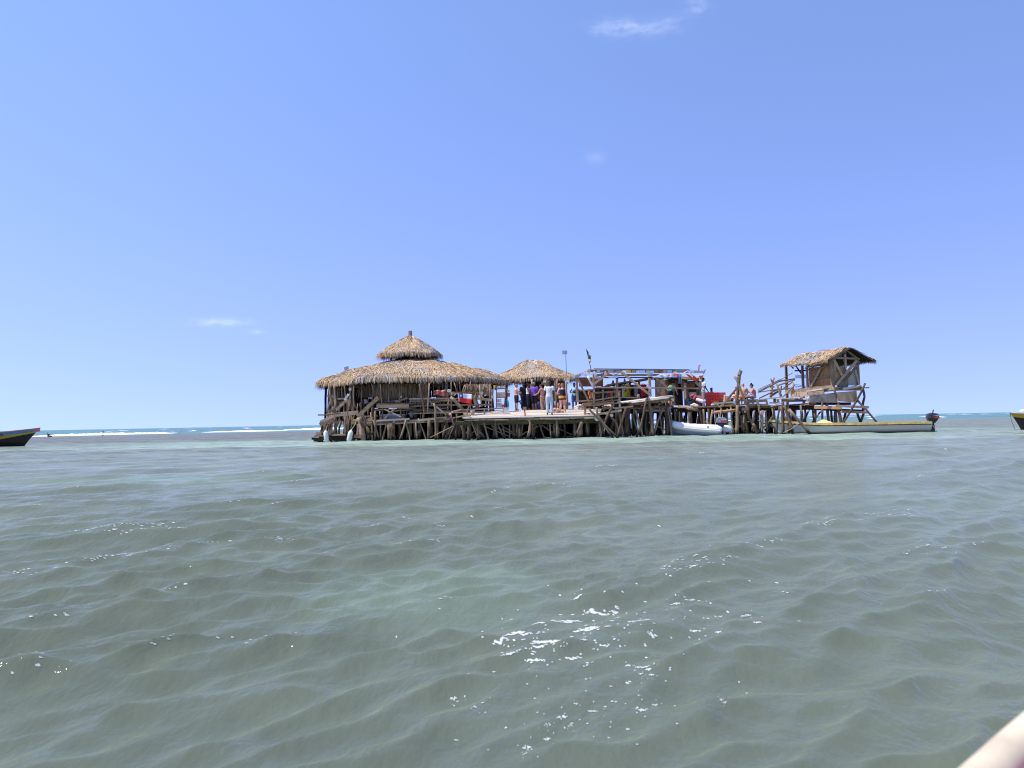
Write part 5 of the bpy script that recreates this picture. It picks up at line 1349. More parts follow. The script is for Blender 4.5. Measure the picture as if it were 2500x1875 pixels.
# red and white flag with a red emblem on the shack front
cf = thing('small_flag', CW(5, 615, 240, 39.4), 'small red and white flag with red emblem tilted on the shack front', 'flag')
def cq(u, v):
    a, b, d_, e = [CW(5, x, y, 39.4) for x, y in ((565, 242), (640, 192), (660, 240), (585, 290))]
    return a.lerp(b, u).lerp(e.lerp(d_, u), v) + Vector((0, .02 * math.sin(u * 6), 0))
for (nm, u0, u1, mm) in (('red_band', 0, .26, cloth_mat('flag_scarlet', (.62, .06, .04))), ('white_field', .26, .74, cloth_mat('flag_white', (.74, .74, .76))), ('red_band', .74, 1, cloth_mat('flag_scarlet', (.62, .06, .04)))):
    MB().sheet([[cq(lerp(u0, u1, i / 4), j / 4) for i in range(5)] for j in range(5)], .004).build(nm, mm, cf)
c_ = cq(.5, .5) - Vector((0, .015, 0)); lf = []
for k, r in enumerate((.075, .03, .07, .035, .055, .02, .06, .02, .055, .035, .07, .03)):
    t = math.pi / 2 + k * math.pi / 6 + .58; lf.append(c_ + Vector((math.cos(t) * r, 0, math.sin(t) * r)))
MB().add([c_] + lf, [(0, 1 + k, 1 + (k + 1) % 12) for k in range(12)]).build('emblem', cloth_mat('flag_scarlet', (.62, .06, .04)), cf)

# flagpole with a furled dark flag; pennant post
fp = thing('flagpole', P(1442, 899, 40.6), 'leaning thin pole with a furled black, green and yellow flag', 'flagpole')
t0, t1 = P(1430.5, 850, 40.6), P(1443, 901, 40.6)
MB().tube([t0, t0.lerp(t1, .5), t1], [.015, .02, .025], n=6).build('pole', W_GREY, fp)
for (a, b, w, mm) in ((.08, .3, .05, cloth_mat('flag_dark', (.03, .04, .03))), (.26, .55, .09, cloth_mat('flag_olive', (.10, .11, .06))), (.52, .68, .07, cloth_mat('flag_yellow', (.62, .6, .12)))):
    A = t0.lerp(t1, a); B = t0.lerp(t1, b)
    MB().tube([A, A.lerp(B, .5) + Vector((w * .8, 0, 0)), B + Vector((w * .9, 0, 0))], [.02, w, .035], n=7, rough=.4).build('furled_cloth', mm, fp)
pp = thing('pennant_post', CW(6, 1150, 220, 40.2), 'short orange-wrapped post with dark pennant on the shack corner', 'post')
clog(pp, 6, 'post', [(1148, 92), (1152, 160), (1145, 245)], 26, 40.2, plain('orange_wrap', (.60, .17, .07), .8), taper=1.0)
hang('pennant', None, None, 6, [(1155, 90), (1205, 104), (1180, 112), (1155, 112)], 40.2, plain('navy_cloth', (.04, .05, .10), .8), .01, parent=pp)
cplank(shack, 6, 'corner_stick', (1280, 175), (1240, 260), 26, 40.0, W_BLUEGREY)
# antenna mast
an = thing('antenna_mast', P(1383, 911, 46.5), 'flat white antenna panel on a thin mast above the roofs', 'antenna')
MB().tube([P(1381, 867, 46.5), P(1383.5, 925, 46.5)], [.03, .03], n=7).build('mast', M_STEEL, an)
p = P(1378.7, 860.5, 46.5)
MB().box(p, (.34, .05, .26)).build('panel', plain('antenna_grey', (.42, .46, .55), .5), an)
MB().box(p - Vector((0, .03, 0)), (.08, .03, .06)).build('feed', M_STEEL, an)
# solar panels
PVM = plate_mat('solar_cell', (.06, .09, .18), (.12, .16, .28), 40)
def solar(px, py, Y, w, h, tilt, label):
    t = thing('solar_panel', P(px, py + 8, Y), label, 'solar panel', 'solar panels on the hut')
    M = Matrix.Rotation(math.radians(tilt), 3, 'Y') @ Matrix.Rotation(math.radians(-24), 3, 'X')
    c = P(px, py, Y)
    MB().box(c, (w, .035, h), M=M).build('frame', M_STEEL, t)
    k = 4
    for i in range(k):
        MB().box(c + M @ Vector((0, -.021, (i - (k - 1) / 2) * h * .23)), (w * .88, .006, h * .19), M=M).build('cell_row', PVM, t)
    MB().tube([c, c + Vector((.05, .1, -h * .9))], [.025, .025], n=6).build('bracket', M_STEEL, t)
solar(846, 899.5, 43.8, .34, .30, -14, 'small tilted solar panel on the left roof slope')
solar(1101, 923.5, 38.9, .24, .12, -18, 'small pale solar panel on a post at the front eave')

# fenders
M_FEND = plain('fender_white', (.74, .72, .62), .5, .1, 5)
def fender(c, pts, w, Y, rope, label):
    a, b = [CW(c, x, y, Y) for x, y in pts]
    t = thing('fender', b, label, 'fender', 'fenders at the foot of the hut')
    r = w / CROPS[c][2] * Y / F_PX / 2; u = (b - a).normalized()
    MB().tube([a - u * r * .6, a - u * r * .2, a + u * r * .4, a.lerp(b, .5), b - u * r * .4, b + u * r * .1, b + u * r * .3], [r * .3, r * .75, r, r * 1.02, r, r * .8, r * .4], n=14).build('body', M_FEND, t, smooth=True)
    MB().tube([a - u * r * 1.0, a - u * r * .5], [r * .22, r * .28], n=8).build('eye', M_FEND, t)
    rp = [CW(c, x, y, Y) for x, y in rope]
    MB().tube([a - u * r * .8] + rp, [.018] * (len(rp) + 1), n=5).build('rope', M_ROPE, t)
fender(1, [(305, 1350), (330, 1555)], 98, 38.7, [(318, 1290), (345, 1200)], 'white fender hanging upright at the left corner of the timbers')
fender(1, [(845, 1345), (800, 1545)], 106, 38.6, [(880, 1270), (940, 1180), (968, 1085)], 'tilted white fender on a rope below the stump')

# red and green drink crates
M_CR = plain('crate_red', (.62, .035, .02), .4, .1); M_CP = plain('crate_faded_red', (.66, .12, .09), .5, .1); M_CG = plain('crate_green', (.04, .22, .07), .45, .1); M_CY = plain('crate_yellow', (.52, .34, .10), .6, .15)
def crate_mesh(mat, w=.42, d_=.3, h=.165):
    m = MB()
    t = .02
    for sx in (-1, 1):
        m.box((sx * (w / 2 - t / 2), 0, h * .16), (t, d_, h * .32)); m.box((sx * (w / 2 - t / 2), 0, h * .9), (t, d_, h * .2))
        for sy in (-.8, 0, .8): m.box((sx * (w / 2 - t / 2), sy * d_ / 2 * .95, h * .56), (t * .9, .05, h * .5))
    for sy in (-1, 1):
        m.box((0, sy * (d_ / 2 - t / 2), h * .2), (w - .01, t, h * .4)); m.box((0, sy * (d_ / 2 - t / 2), h * .88), (w - .01, t, h * .24))
        for sx in (-.82, -.3, .3, .82): m.box((sx * w / 2 * .95, sy * (d_ / 2 - t / 2), h * .56), (.07, t * .9, h * .5))
    m.box((0, 0, .012), (w - .03, d_ - .03, .02))
    m.box((0, 0, h * .5), (w - .04, .015, h * .7)); m.box((0, 0, h * .5), (.015, d_ - .04, h * .7))
    o = m.build('drink_crate', mat)
    return o
crate_src = {}
def crate(px, Y, z, kind, rz, label):
    mat = {'r': M_CR, 'p': M_CP, 'g': M_CG, 'y': M_CY}[kind]
    if kind not in crate_src:
        o = crate_src[kind] = crate_mesh(mat)
    else:
        o = crate_src[kind].copy(); COL.objects.link(o)
    p = P(px, 990, Y)
    o.location = (p.x, Y, z); o.rotation_euler = (0, 0, rz)
    tag(o, label, 'crate', 'drink crates stacked on the platform')
ordn = ('lowest', 'second', 'third', 'fourth', 'topmost')
for i in range(5): crate(1733, 40.2, 1.59 + i * .167, 'r', .06 * (i % 3 - 1), 'red drink crate, %s of the stack beside the crouching man' % ordn[i])
for i in range(2): crate(1745 + 0 * i, 40.75, 1.59 + i * .167, 'y', .05, 'yellowish drink crate, %s of two under the red crates' % ('lower', 'upper')[i])
for i in range(3): crate(1746, 40.75, 1.924 + i * .167, 'r', .04 * (i - 1), 'red drink crate, %s of three on top of the yellowish crates' % ('lowest', 'middle', 'topmost')[i])
for i in range(2): crate(1763, 41.0, 1.59 + i * .167, 'g', -.04, 'green drink crate, %s of two under the faded red crates' % ('lower', 'upper')[i])
for i in range(3): crate(1762, 41.0, 1.924 + i * .167, 'p', .03 * (i - 1), 'faded red drink crate, %s of three above the green crates' % ('lowest', 'middle', 'topmost')[i])
for i in range(3): crate(1779, 41.2, 1.59 + i * .167, 'yg'[i == 1], .1 * i, '%s drink crate, %s of the outer stack by the reclining woman' % (('yellowish', 'green', 'ochre')[i], ('lowest', 'middle', 'topmost')[i]))

# clothes for sale in the shack
cols = {'red': (.58, .02, .015), 'yellow': (.72, .48, .02), 'lime': (.45, .62, .03), 'white': (.72, .72, .72), 'grey': (.42, .40, .42), 'orange': (.70, .16, .02), 'maroon': (.28, .02, .03), 'black': (.02, .02, .025), 'navy': (.04, .06, .16), 'pale': (.55, .62, .68), 'green': (.05, .30, .12), 'coral': (.66, .22, .12), 'teal': (.05, .30, .36)}
def shirt(c, x, y, w, h, col, Y, label, sleeves=True):
    """a garment on a hanger: body with short sleeves"""
    k = kx(c, Y); p = CW(c, x, y, Y); W, H = w * k, h * k
    t = thing('hanging_garment', p, label, 'garment', 'garments hung in the souvenir shack')
    rnd = random.Random(int(x * 7 + y)); G = []
    for j in range(7):
        v = j / 6; wd = W * (.55 + .45 * min(1, v * 4)) * (1 + .06 * math.sin(v * 5))
        G.append([p + Vector((wd * (i / 6 - .5), .05 * math.sin(i * 1.7 + rnd.random() * .6 + v), -H * v - .02 * math.cos((i / 6 - .5) * 3))) for i in range(7)])
    MB().sheet(G, .02).build('cloth', cloth_mat('garment_' + col, cols[col]), t, smooth=True)
    if sleeves:
        for sx in (-1, 1):
            a = p + Vector((sx * W * .33, 0, -.03)); b = p + Vector((sx * W * .68, .01, -H * .26))
            MB().tube([a, b], [.05, .06], n=6, squash=(1, .5)).build('sleeve', cloth_mat('garment_' + col, cols[col]), t)
    MB().tube([p + Vector((-W * .25, 0, .0)), p + Vector((0, 0, .07)), p + Vector((W * .25, 0, 0))], [.008] * 3, n=5).build('hanger', M_ENGD, t)
for a in ((610, 545, 60, 130, 'black', 41.3, 'black shirt with white collar hung at the shack front'), (690, 545, 44, 145, 'red', 41.3, 'narrow red shirt hung behind the bench'), (742, 560, 44, 140, 'navy', 41.5, 'dark blue shirt hung behind the bench'), (820, 560, 60, 160, 'teal', 41.6, 'teal and pale shirt hung behind the timber post'),
          (920, 535, 52, 100, 'maroon', 41.4, 'maroon shirt hung right of the timber post'), (962, 480, 56, 225, 'white', 41.2, 'long white shirt hung beside the maroon one'), (1034, 455, 64, 165, 'yellow', 41.2, 'yellow shirt hung under the shop roof'), (992, 595, 60, 100, 'lime', 41.0, 'lime green shirt hung low by the rail'), (1055, 560, 50, 130, 'yellow', 41.6, 'second, lower yellow shirt behind the rail'),
          (1125, 560, 50, 140, 'black', 41.8, 'black garment hung deep inside the shack'), (1202, 475, 56, 210, 'grey', 41.3, 'long grey garment hung behind the rail'), (1262, 410, 40, 60, 'yellow', 41.0, 'small yellow top hung high under the shop roof'), (1342, 455, 84, 230, 'red', 41.0, 'long bright red garment, the largest in the shack'), (1290, 600, 60, 100, 'navy', 41.4, 'navy garment hung low beside the red one'),
          (335, 640, 70, 90, 'coral', 40.6, 'coral red life vest hung near the bench'), (300, 585, 40, 70, 'orange', 40.6, 'small orange cloth hung near the bench'), (660, 620, 60, 90, 'navy', 41.6, 'dark cloth hung low behind the bench'), (520, 620, 90, 90, 'black', 41.8, 'wide dark cloth hung behind the bench slats')):
    shirt(5, a[0], a[1], a[2], a[3], a[4], a[5], a[6], sleeves=a[2] > 50)
hang('orange_scarf', 'thin orange scarf hanging down the shack beside the bench', 'scarf', 5, [(775, 470), (800, 470), (802, 740), (785, 740)], 41.0, cloth_mat('garment_orange', cols['orange']), .02)
# two dark caps on the low shop roof
for (x, y, w, lab) in ((765, 432, 64, 'dark round hat lying on the shop roof, the lower one'), (988, 402, 60, 'dark round hat lying on the shop roof, the higher one')):
    p = CW(5, x, y + 24, 40.6); k = kx(5, 40.6) * w
    t = thing('hat', p, lab, 'hat', 'hats on the shop roof')
    MB().ball(p + Vector((0, 0, .05)), (k * .36, k * .4, .2), 10, 6).build('crown', plain('black_felt', (.015, .015, .02), .8), t, smooth=True)
    MB().tube([p + Vector((0, 0, .03)), p + Vector((0, 0, .05))], [k * .6, k * .58], n=14).build('brim', plain('black_felt', (.015, .015, .02), .8), t)
# white banner, checked bunting, blue trousers, orange hammock on the shack's right half
hang('banner', 'white banner with red print sagging across the shack roof', 'banner', 6, [(330, 285), (770, 252), (765, 320), (430, 320)], 39.6, plate_mat('banner_cloth', (.76, .76, .78), (.65, .10, .07), 3.2), .06, nx=14)
hang('bunting', 'black and yellow checked strip hung below the white banner', 'bunting', 6, [(290, 322), (590, 335), (590, 366), (290, 372)], 39.7, plate_mat('checked_cloth', (.03, .03, .03), (.72, .48, .02), 9), .02, nx=14)
tr_ = thing('hanging_trousers', CW(6, 788, 250, 39.4), 'slate blue trousers hung over the shack roof edge', 'trousers')
for (x0, x1) in ((755, 786), (789, 822)):
    hang('trouser_leg', None, None, 6, [(x0 + 8, 252), (x1 - 2, 252), (x1, 455), (x0, 455)], 39.4, cloth_mat('slate_cloth', (.12, .15, .26)), .03, nx=5, parent=tr_)
hm = thing('hammock', CW(6, 1050, 330, 39.6), 'bright orange hammock slung from the right end of the shack', 'hammock')
for k, quad in enumerate(([(880, 250), (960, 262), (1130, 405), (1050, 395)], [(985, 245), (1040, 275), (1170, 380), (1120, 400)], [(1060, 400), (1130, 340), (1240, 290), (1235, 325)], [(1160, 300), (1245, 282), (1240, 335), (1150, 380)])):
    hang('fold', None, None, 6, quad, 39.5 - k * .03, cloth_mat('hammock_orange', (.74, .20, .07)), .05, parent=hm, seed=k)
for pts in ([(860, 245), (930, 205), (990, 250)], [(985, 230), (1000, 280), (1130, 300), (1230, 270)], [(800, 262), (880, 235), (940, 200)]):
    MB().tube([CW(6, x, y, 39.4) for x, y in pts], [.018] * len(pts), n=5).build('cord', SIGN_W, hm)
cplank(shack, 6, 'rolled_mat', (820, 335), (1010, 350), 46, 39.9, wood('straw_mat', (.36, .24, .11), (.58, .42, .22)), t=.3)
# baskets and bins
BASK = wood('wicker', (.16, .085, .03), (.38, .21, .08), (1, 1, 6))
def basket(c, x, y, w, h, Y, mat, label, rim=True, name='basket', cat='basket'):
    k = kx(c, Y); p = CW(c, x, y + h / 2, Y); W, H = w * k / 2, h * k
    t = thing(name, p, label, cat)
    MB().loft([[p + Vector((math.cos(q_ * math.pi / 8) * W * r, math.sin(q_ * math.pi / 8) * W * r, H * z)) for q_ in range(16)] for z, r in ((0, .6), (.25, .86), (.6, 1.0), (1, .95), (.96, .85), (.15, .6))]).build('body', mat, t, smooth=True)
    if rim: MB().tube([p + Vector((math.cos(q_ * math.pi / 8) * W * .95, math.sin(q_ * math.pi / 8) * W * .95, H)) for q_ in range(17)], [.02] * 17, n=5).build('rim', mat, t)
basket(6, 1018, 480, 120, 120, 40.3, BASK, 'brown wicker basket hung under the shack corner')
basket(6, 1036, 680, 140, 116, 40.1, plain('dirty_polystyrene', (.55, .52, .45), .8, .15), 'grubby white tub beside the crouching man', name='tub', cat='tub')
basket(3, 820, 935, 96, 90, 38.1, wood('pale_wicker', (.26, .2, .13), (.5, .42, .3), (1, 1, 5)), 'pale wicker basket on the corner of the landing')
def box_thing(name, c, x, y, w, h, Y, mat, label, cat, d_=.3, rz=0.0, lid=None, group=None):
    k = kx(c, Y); p = CW(c, x, y, Y)
    t = thing(name, p - Vector((0, 0, h * k / 2)), label, cat, group)
    b_ = MB().box(p, (w * k, d_, h * k), rz).build('body', mat, t)
    if lid: MB().box(p + Vector((0, 0, h * k * .5 - .01)), (w * k * 1.05, d_ * 1.05, h * k * .16), rz).build('lid', lid, t)
    return t
M_BOXW = plain('carton_white', (.50, .46, .42), .8, .15); M_BOXY = plain('carton_buff', (.50, .38, .20), .8, .15); M_BOXP = plate_mat('carton_print', (.45, .32, .26), (.25, .12, .10), 22); M_SHELF = W_GREY
box_thing('white_bucket', 3, 1535, 888, 112, 108, 38.9, plain('bucket_white', (.62, .58, .54), .5, .1), 'whitish square bucket at the end of the low bench', 'bucket', lid=M_BOXW)
sh = thing('drinks_shelf', CW(3, 1420, 830, 40.6), 'open shelf of boxes under the right eave of the big hut', 'shelf')
for y in (430, 612, 840): cplank(sh, 3, 'board', (1330, y), (1525, y - 6), 16, 40.6, M_SHELF, t=.35)
for x in (1332, 1520): cplank(sh, 3, 'upright', (x, 350), (x - 8, 860), 18, 40.6, M_SHELF, t=.3)
for (x, y, w, h, mm, lab) in ((1375, 395, 72, 50, M_BOXW, 'small pale box on the top board of the drinks shelf'), (1450, 395, 62, 50, M_BOXY, 'buff box next to the pale one on the top shelf board'), (1388, 555, 96, 96, M_BOXP, 'reddish printed carton on the middle shelf board'), (1475, 552, 84, 100, M_BOXY, 'tall buff carton on the middle shelf board'),
                           (1385, 680, 96, 70, M_BOXW, 'pale carton stacked above another on the lowest shelf board'), (1392, 770, 104, 88, plate_mat('carton_text', (.52, .5, .48), (.2, .18, .2), 26), 'pale printed carton at the foot of the shelf'), (1465, 790, 50, 56, M_CR, 'small red box at the foot of the shelf')):
    box_thing('carton', 3, x, y, w, h, 40.45, mm, lab, 'box', group='boxes on the drinks shelf')
bb = MB(); bx_ = [CW(3, x, y, 40.2) for x, y in ((1545, 665), (1560, 650), (1585, 690), (1600, 760), (1602, 830), (1588, 838), (1568, 790), (1548, 720))]
bb.add(bx_ + [p + Vector((0, .06, 0)) for p in bx_], [tuple(range(8)), tuple(range(15, 7, -1))] + [(i, (i + 1) % 8, (i + 1) % 8 + 8, i + 8) for i in range(8)])
tag(bb.build('bodyboard', plain('board_teal', (.02, .30, .50), .35)), 'teal blue bodyboard leaning beside the shelf', 'bodyboard')
tag(hang('red_blanket', None, None, 3, [(0, 470), (255, 455), (330, 600), (-20, 560)], 39.0, plate_mat('blanket_cloth', (.36, .07, .055), (.46, .24, .12), 6), .07, nx=12), 'dark red and tan blanket draped over the hut rail', 'blanket')
tag(hang('tan_cloth', None, None, 3, [(300, 510), (500, 525), (430, 580), (340, 575)], 38.85, cloth_mat('tan_cloth', (.36, .27, .15)), .05), 'tan cloth knotted on the rail beside the flag', 'cloth')
tag(hang('red_rag', None, None, 3, [(305, 960), (365, 950), (440, 1230), (395, 1200)], 38.5, plate_mat('rag_cloth', (.30, .10, .10), (.55, .42, .40), 12), .05, nx=5), 'pinkish red rag hanging from the edge of the hut floor', 'rag')
tag(hang('yellow_cloth', None, None, 3, [(1265, 355), (1310, 365), (1300, 410), (1258, 440)], 39.6, cloth_mat('garment_yellow', cols['yellow']), .03, nx=5), 'bright yellow cloth hanging from the right eave of the big hut', 'cloth')
tag(hang('blue_cloth', None, None, 3, [(1285, 415), (1325, 418), (1320, 460), (1285, 458)], 39.6, cloth_mat('garment_navy', (.10, .10, .28)), .02, nx=5), 'small violet blue cloth below the yellow one at the eave', 'cloth')
tag(hang('yellow_ornament', None, None, 3, [(1572, 450), (1610, 450), (1605, 500), (1578, 505)], 40.6, cloth_mat('garment_yellow', cols['yellow']), .02, nx=5), 'yellow trinket hanging by the gap between the two huts', 'ornament')
tag(hang('pink_ornament', None, None, 3, [(1560, 510), (1622, 512), (1615, 600), (1565, 600)], 40.8, plate_mat('trinket_cloth', (.34, .20, .17), (.5, .34, .3), 20), .02, nx=5), 'faded pinkish cloth hanging below the yellow trinket', 'cloth')
for (c, x, y, w, h, Y, rot, lab) in ((3, 320, 470, 72, 56, 38.7, 8, 'small white box lamp on the post left of the flag'), (3, 1240, 602, 66, 58, 39.6, 40, 'small tilted pale sign nailed to a hut post'), (3, 1015, 525, 52, 72, 39.1, 0, 'small buff box nailed to a thin hut post'), (1, 830, 440, 60, 66, 39.9, 2, 'small buff board nailed high on the left hut post'),
                              (1, 756, 605, 44, 150, 39.5, 32, 'white board hanging askew at the left side of the hut'), (6, 190, 515, 96, 44, 39.2, 42, 'small white notice hanging askew on the shack rail'), (2, 690, 600, 40, 56, 39.4, 0, 'small buff box fixed below the thatch screen')):
    k = kx(c, Y); p = CW(c, x, y, Y)
    M = Matrix.Rotation(math.radians(rot), 3, 'Y')
    b_ = thing('notice_board', p, lab, 'sign' if 'sign' in lab or 'board' in lab or 'notice' in lab else 'box')
    MB().box(p, (w * k, .04, h * k), M=M).build('panel', SIGN_W if 'white' in lab else M_BOXY, b_)
    MB().box(p - Vector((0, .025, 0)), (w * k * .7, .008, h * k * .5), M=M).build('face', M_BOXW, b_)
rw = thing('red_white_sign', CW(1, 1130, 700, 41.5), 'red and white slanted panel inside the left part of the hut', 'sign')
for (x0, x1, mm) in ((1050, 1115, cloth_mat('flag_scarlet', (.62, .06, .04))), (1115, 1210, SIGN_W)):
    hang('stripe', None, None, 1, [(x0, 655), (x1 - 20, 650), (x1, 745), (x0 + 20, 755)], 41.5, mm, .01, parent=rw)
tub = thing('cooler_chest', CW(2, 520, 1080, 40.2), 'long greyish white cooler chest on the hut floor behind the crossed braces', 'cooler')
p = CW(2, 520, 1035, 40.2); MB().box(p, (530 * kx(2, 40.2), .5, 88 * kx(2, 40.2))).build('body', plain('chest_grey', (.40, .42, .45), .5), tub); MB().box(CW(2, 520, 985, 40.2), (545 * kx(2, 40.2), .54, 24 * kx(2, 40.2))).build('lid', SIGN_W, tub)
basket(2, 912, 985, 92, 130, 39.8, plain('bucket_grey', (.26, .27, .28), .5), 'grey bucket standing behind the hut rail', name='bucket', cat='bucket')
dr = thing('blue_barrel', CW(4, 740, 880, 43.4), 'blue plastic barrel standing behind the man in purple', 'barrel')
p = CW(4, 740, 875, 43.4); W, H = 45 * kx(4, 43.4), 165 * kx(4, 43.4)
MB().loft([[p + Vector((math.cos(a * math.pi / 8) * W * r, math.sin(a * math.pi / 8) * W * r, H * z)) for a in range(16)] for z, r in ((0, .94), (.05, 1), (.3, 1), (.33, 1.05), (.37, 1), (.64, 1), (.67, 1.05), (.7, 1), (.95, 1), (1, .92))]).build('drum', plain('barrel_blue', (.03, .10, .32), .4), dr, smooth=True)
MB().tube([p + Vector((0, 0, H)), p + Vector((0, 0, H + .03))], [W * .9, W * .85], n=16).build('lid', plain('barrel_lid', (.02, .05, .16), .4), dr)
tag(hang('mint_panel', None, None, 4, [(1065, 705), (1100, 700), (1116, 780), (1082, 785)], 42.8, plain('mint_board', (.42, .66, .62), .5), .0), 'small mint green board leaning behind the man in white', 'board')
# conch shells, nets and sacks in heaps
M_CONCH = plain('conch_shell', (.62, .36, .26), .6, .3, 9); M_CONCH2 = plain('conch_bleached', (.66, .58, .46), .7, .3, 9)
def conch(p, size, rz, mat, label, group):
    m = MB(); R = Matrix.Rotation(rz, 3, 'Z') @ Matrix.Rotation(.25, 3, 'Y')
    n = 14; rings = []
    for i in range(n):
        t = i / (n - 1)
        r = size * (.04 + .30 * math.sin(min(1, t * 1.5) * math.pi / 2) * (1 if t < .62 else max(.12, 1 - (t - .62) * 2.3)))
        lip = .35 * size * max(0, 1 - abs(t - .45) / .3)
        rings.append([Vector(p) + R @ Vector(((t - .5) * size * 1.3, math.cos(a) * r + (lip if math.cos(a) > .6 else 0), math.sin(a) * r * (1 + .25 * (int(a * 3 / math.pi) % 2)) + r)) for a in [2 * math.pi * k / 9 for k in range(9)]])
    m.loft(rings)
    o = m.build('conch_shell', mat)
    return tag(o, label, 'shell', group)
pc = CW(4, 1110, 935, 38.9)
for i in range(7):
    conch(pc + Vector((-.32 + i * .11, random.uniform(-.12, .12), .0 + .1 * (i % 2 == 0) * (0 < i < 6))), random.uniform(.2, .26), random.uniform(0, 6), M_CONCH, 'pink conch shell in the little heap beside the woman in black', 'conch shells heaped on the landing')
def heap(name, label, cat, c, x0, x1, yb, yt, Y, n, mats, seed, dep=.8):
    rnd = random.Random(seed); m = MB()
    for i in range(n):
        u = rnd.random(); x = lerp(x0, x1, u); hh = 4 * u * (1 - u) * .7 + .3
        p = CW(c, x, lerp(yb, yt, rnd.random() * hh), Y + rnd.uniform(-dep / 2, dep / 2))
        r = rnd.uniform(.05, .12)
        m.ball(p, (r * rnd.uniform(.8, 1.6), r, r * rnd.uniform(.5, .9)), 6, 4, mi=rnd.randrange(len(mats)))
    o = m.build(name, mats)
    return tag(o, label, cat, kind='stuff')
heap('conch_heap', 'heap of old conch shells under the plank walk', 'shells', 6, 60, 640, 925, 800, 38.6, 260, [M_CONCH, wood('old_shell', (.12, .065, .04), (.34, .2, .12)), W_DARK], 3)
heap('net_heap', 'cream heap of nets and shells behind the bench', 'nets', 4, 1535, 1725, 870, 775, 41.5, 90, [M_CONCH2, plain('net_cream', (.66, .55, .42), .9, .25)], 4)
heap('bleached_shells', 'bleached shells scattered under the bench back rail', 'shells', 5, 590, 760, 920, 865, 37.6, 26, [M_CONCH2, M_CONCH], 5, .3)
heap('food_scraps', 'pale catch being cleaned beside the crouching man', 'catch', 6, 1020, 1120, 880, 842, 39.2, 26, [M_CONCH2, M_CONCH], 6, .3)
heap('rope_heap', 'heap of pale rope on the edge of the floor below the reclining woman', 'rope', 7, 10, 80, 870, 830, 38.6, 22, [M_CONCH2, M_ROPE], 7, .3)
bp_ = thing('blue_bucket', CW(6, 985, 875, 39.6), 'small dark blue bucket by the crouching man', 'bucket'); p = CW(6, 985, 875, 39.6)
MB().loft([[p + Vector((math.cos(a * math.pi / 6) * r, math.sin(a * math.pi / 6) * r, z)) for a in range(12)] for z, r in ((0, .11), (.26, .15), (.26, .13), (.03, .1))]).build('body', plain('bucket_blue', (.02, .05, .18), .4), bp_)
MB().tube([p + Vector((math.cos(a) * .15, 0, .26 + math.sin(a) * .1)) for a in np.linspace(0, math.pi, 7)], [.008] * 7, n=4).build('bail', M_STEEL, bp_)
tp = thing('short_post', CW(6, 1400, 700, 41.4), 'short brown post standing behind the red crates', 'post')
clog(tp, 6, 'shaft', [(1395, 530), (1402, 860)], 46, 41.4, W_DARK, taper=1.0); MB().tube([CW(6, 1395, 526, 41.4), CW(6, 1395, 536, 41.4)], [.1, .13], n=8).build('top', W_GREY, tp)
tb = thing('picnic_table', CW(7, 560, 800, 39.8), 'low grey plank table where the sunbathers sit', 'table')
cplank(tb, 7, 'top', (640, 700), (800, 698), 16, 39.7, W_PLANK, t=.6)
for x in (660, 780): cplank(tb, 7, 'leg', (x, 705), (x - 4, 860), 22, 39.8, W_PLANK, t=.08)
sb = thing('sunbather_bench', CW(7, 220, 850, 39.4), 'pale plank bench under the reclining woman', 'bench')
cplank(sb, 7, 'seat', (30, 826), (440, 800), 24, 39.4, W_DECK, t=.5)
for x in (80, 250, 410): cplank(sb, 7, 'leg', (x, 826), (x, 895), 26, 39.4, W_GREY, t=.2)
sb2 = thing('seat_bench', CW(7, 720, 850, 40.1), 'grey plank seat under the bald man and the woman with a bun', 'bench')
cplank(sb2, 7, 'seat', (470, 765), (900, 765), 24, 40.1, W_GREY, t=.5)
for x in (500, 680, 870): cplank(sb2, 7, 'leg', (x, 775), (x, 880), 26, 40.1, W_GREY, t=.2)
cn_ = thing('stern_lantern', CW(8, 490, 415, 39.4), 'small lamp on the post at the lookout hut', 'lamp')
MB().box(CW(8, 490, 415, 39.4), (.1, .1, .09)).build('housing', M_STEEL, cn_); MB().box(CW(8, 490, 432, 39.4), (.14, .14, .02)).build('base', M_ENGD, cn_)

# reef edge: breaking surf, a pelican on a snag and two marker sticks
M_FOAM = plain('surf_foam', (.82, .83, .84), .9, .06, 2.0)
def surf(px0, px1, Y0, Y1, h, name, label, seed):
    rnd = random.Random(seed); n = max(16, int(abs(px1 - px0) / 4)); rows = []
    for i in range(n + 1):
        t = i / n; p = PX(lerp(px0, px1, t), lerp(Y0, Y1, t))
        e = math.sin(math.pi * t) ** .45
        hh = h * e * (.55 + .45 * mnoise.noise(Vector((t * n * .16, seed, 0))) + .25 * rnd.random()); dw = Y0 * .022
        yj = mnoise.noise(Vector((t * n * .09, seed + 9, 3))) * Y0 * .012
        rows.append([p + Vector((0, yj - dw, -.03)), p + Vector((0, yj - dw * .35, max(.02, hh * .5))), p + Vector((rnd.uniform(-.2, .2), yj, max(.03, hh))), p + Vector((0, yj + dw * .5, .04)), p + Vector((0, yj + dw, -.05))])
    o = MB().loft(rows, closed=False).build(name, M_FOAM, smooth=True)
    tag(o, label, 'surf', kind='stuff')
surf(80, 430, 108, 122, .46, 'breaking_surf', 'long white line of surf breaking on the reef at the left', 1)
surf(500, 700, 128, 132, .30, 'breaking_surf', 'shorter white line of surf left of the big hut', 2)
surf(690, 1000, 150, 160, .5, 'breaking_surf', 'surf seen in the gaps between the stilts of the big hut', 3)
surf(1180, 1480, 200, 210, .45, 'breaking_surf', 'surf seen in the gaps below the landing', 4)
surf(1560, 1640, 190, 192, .25, 'breaking_surf', 'surf seen behind the stilts at the shack', 5)
rnd = random.Random(5)
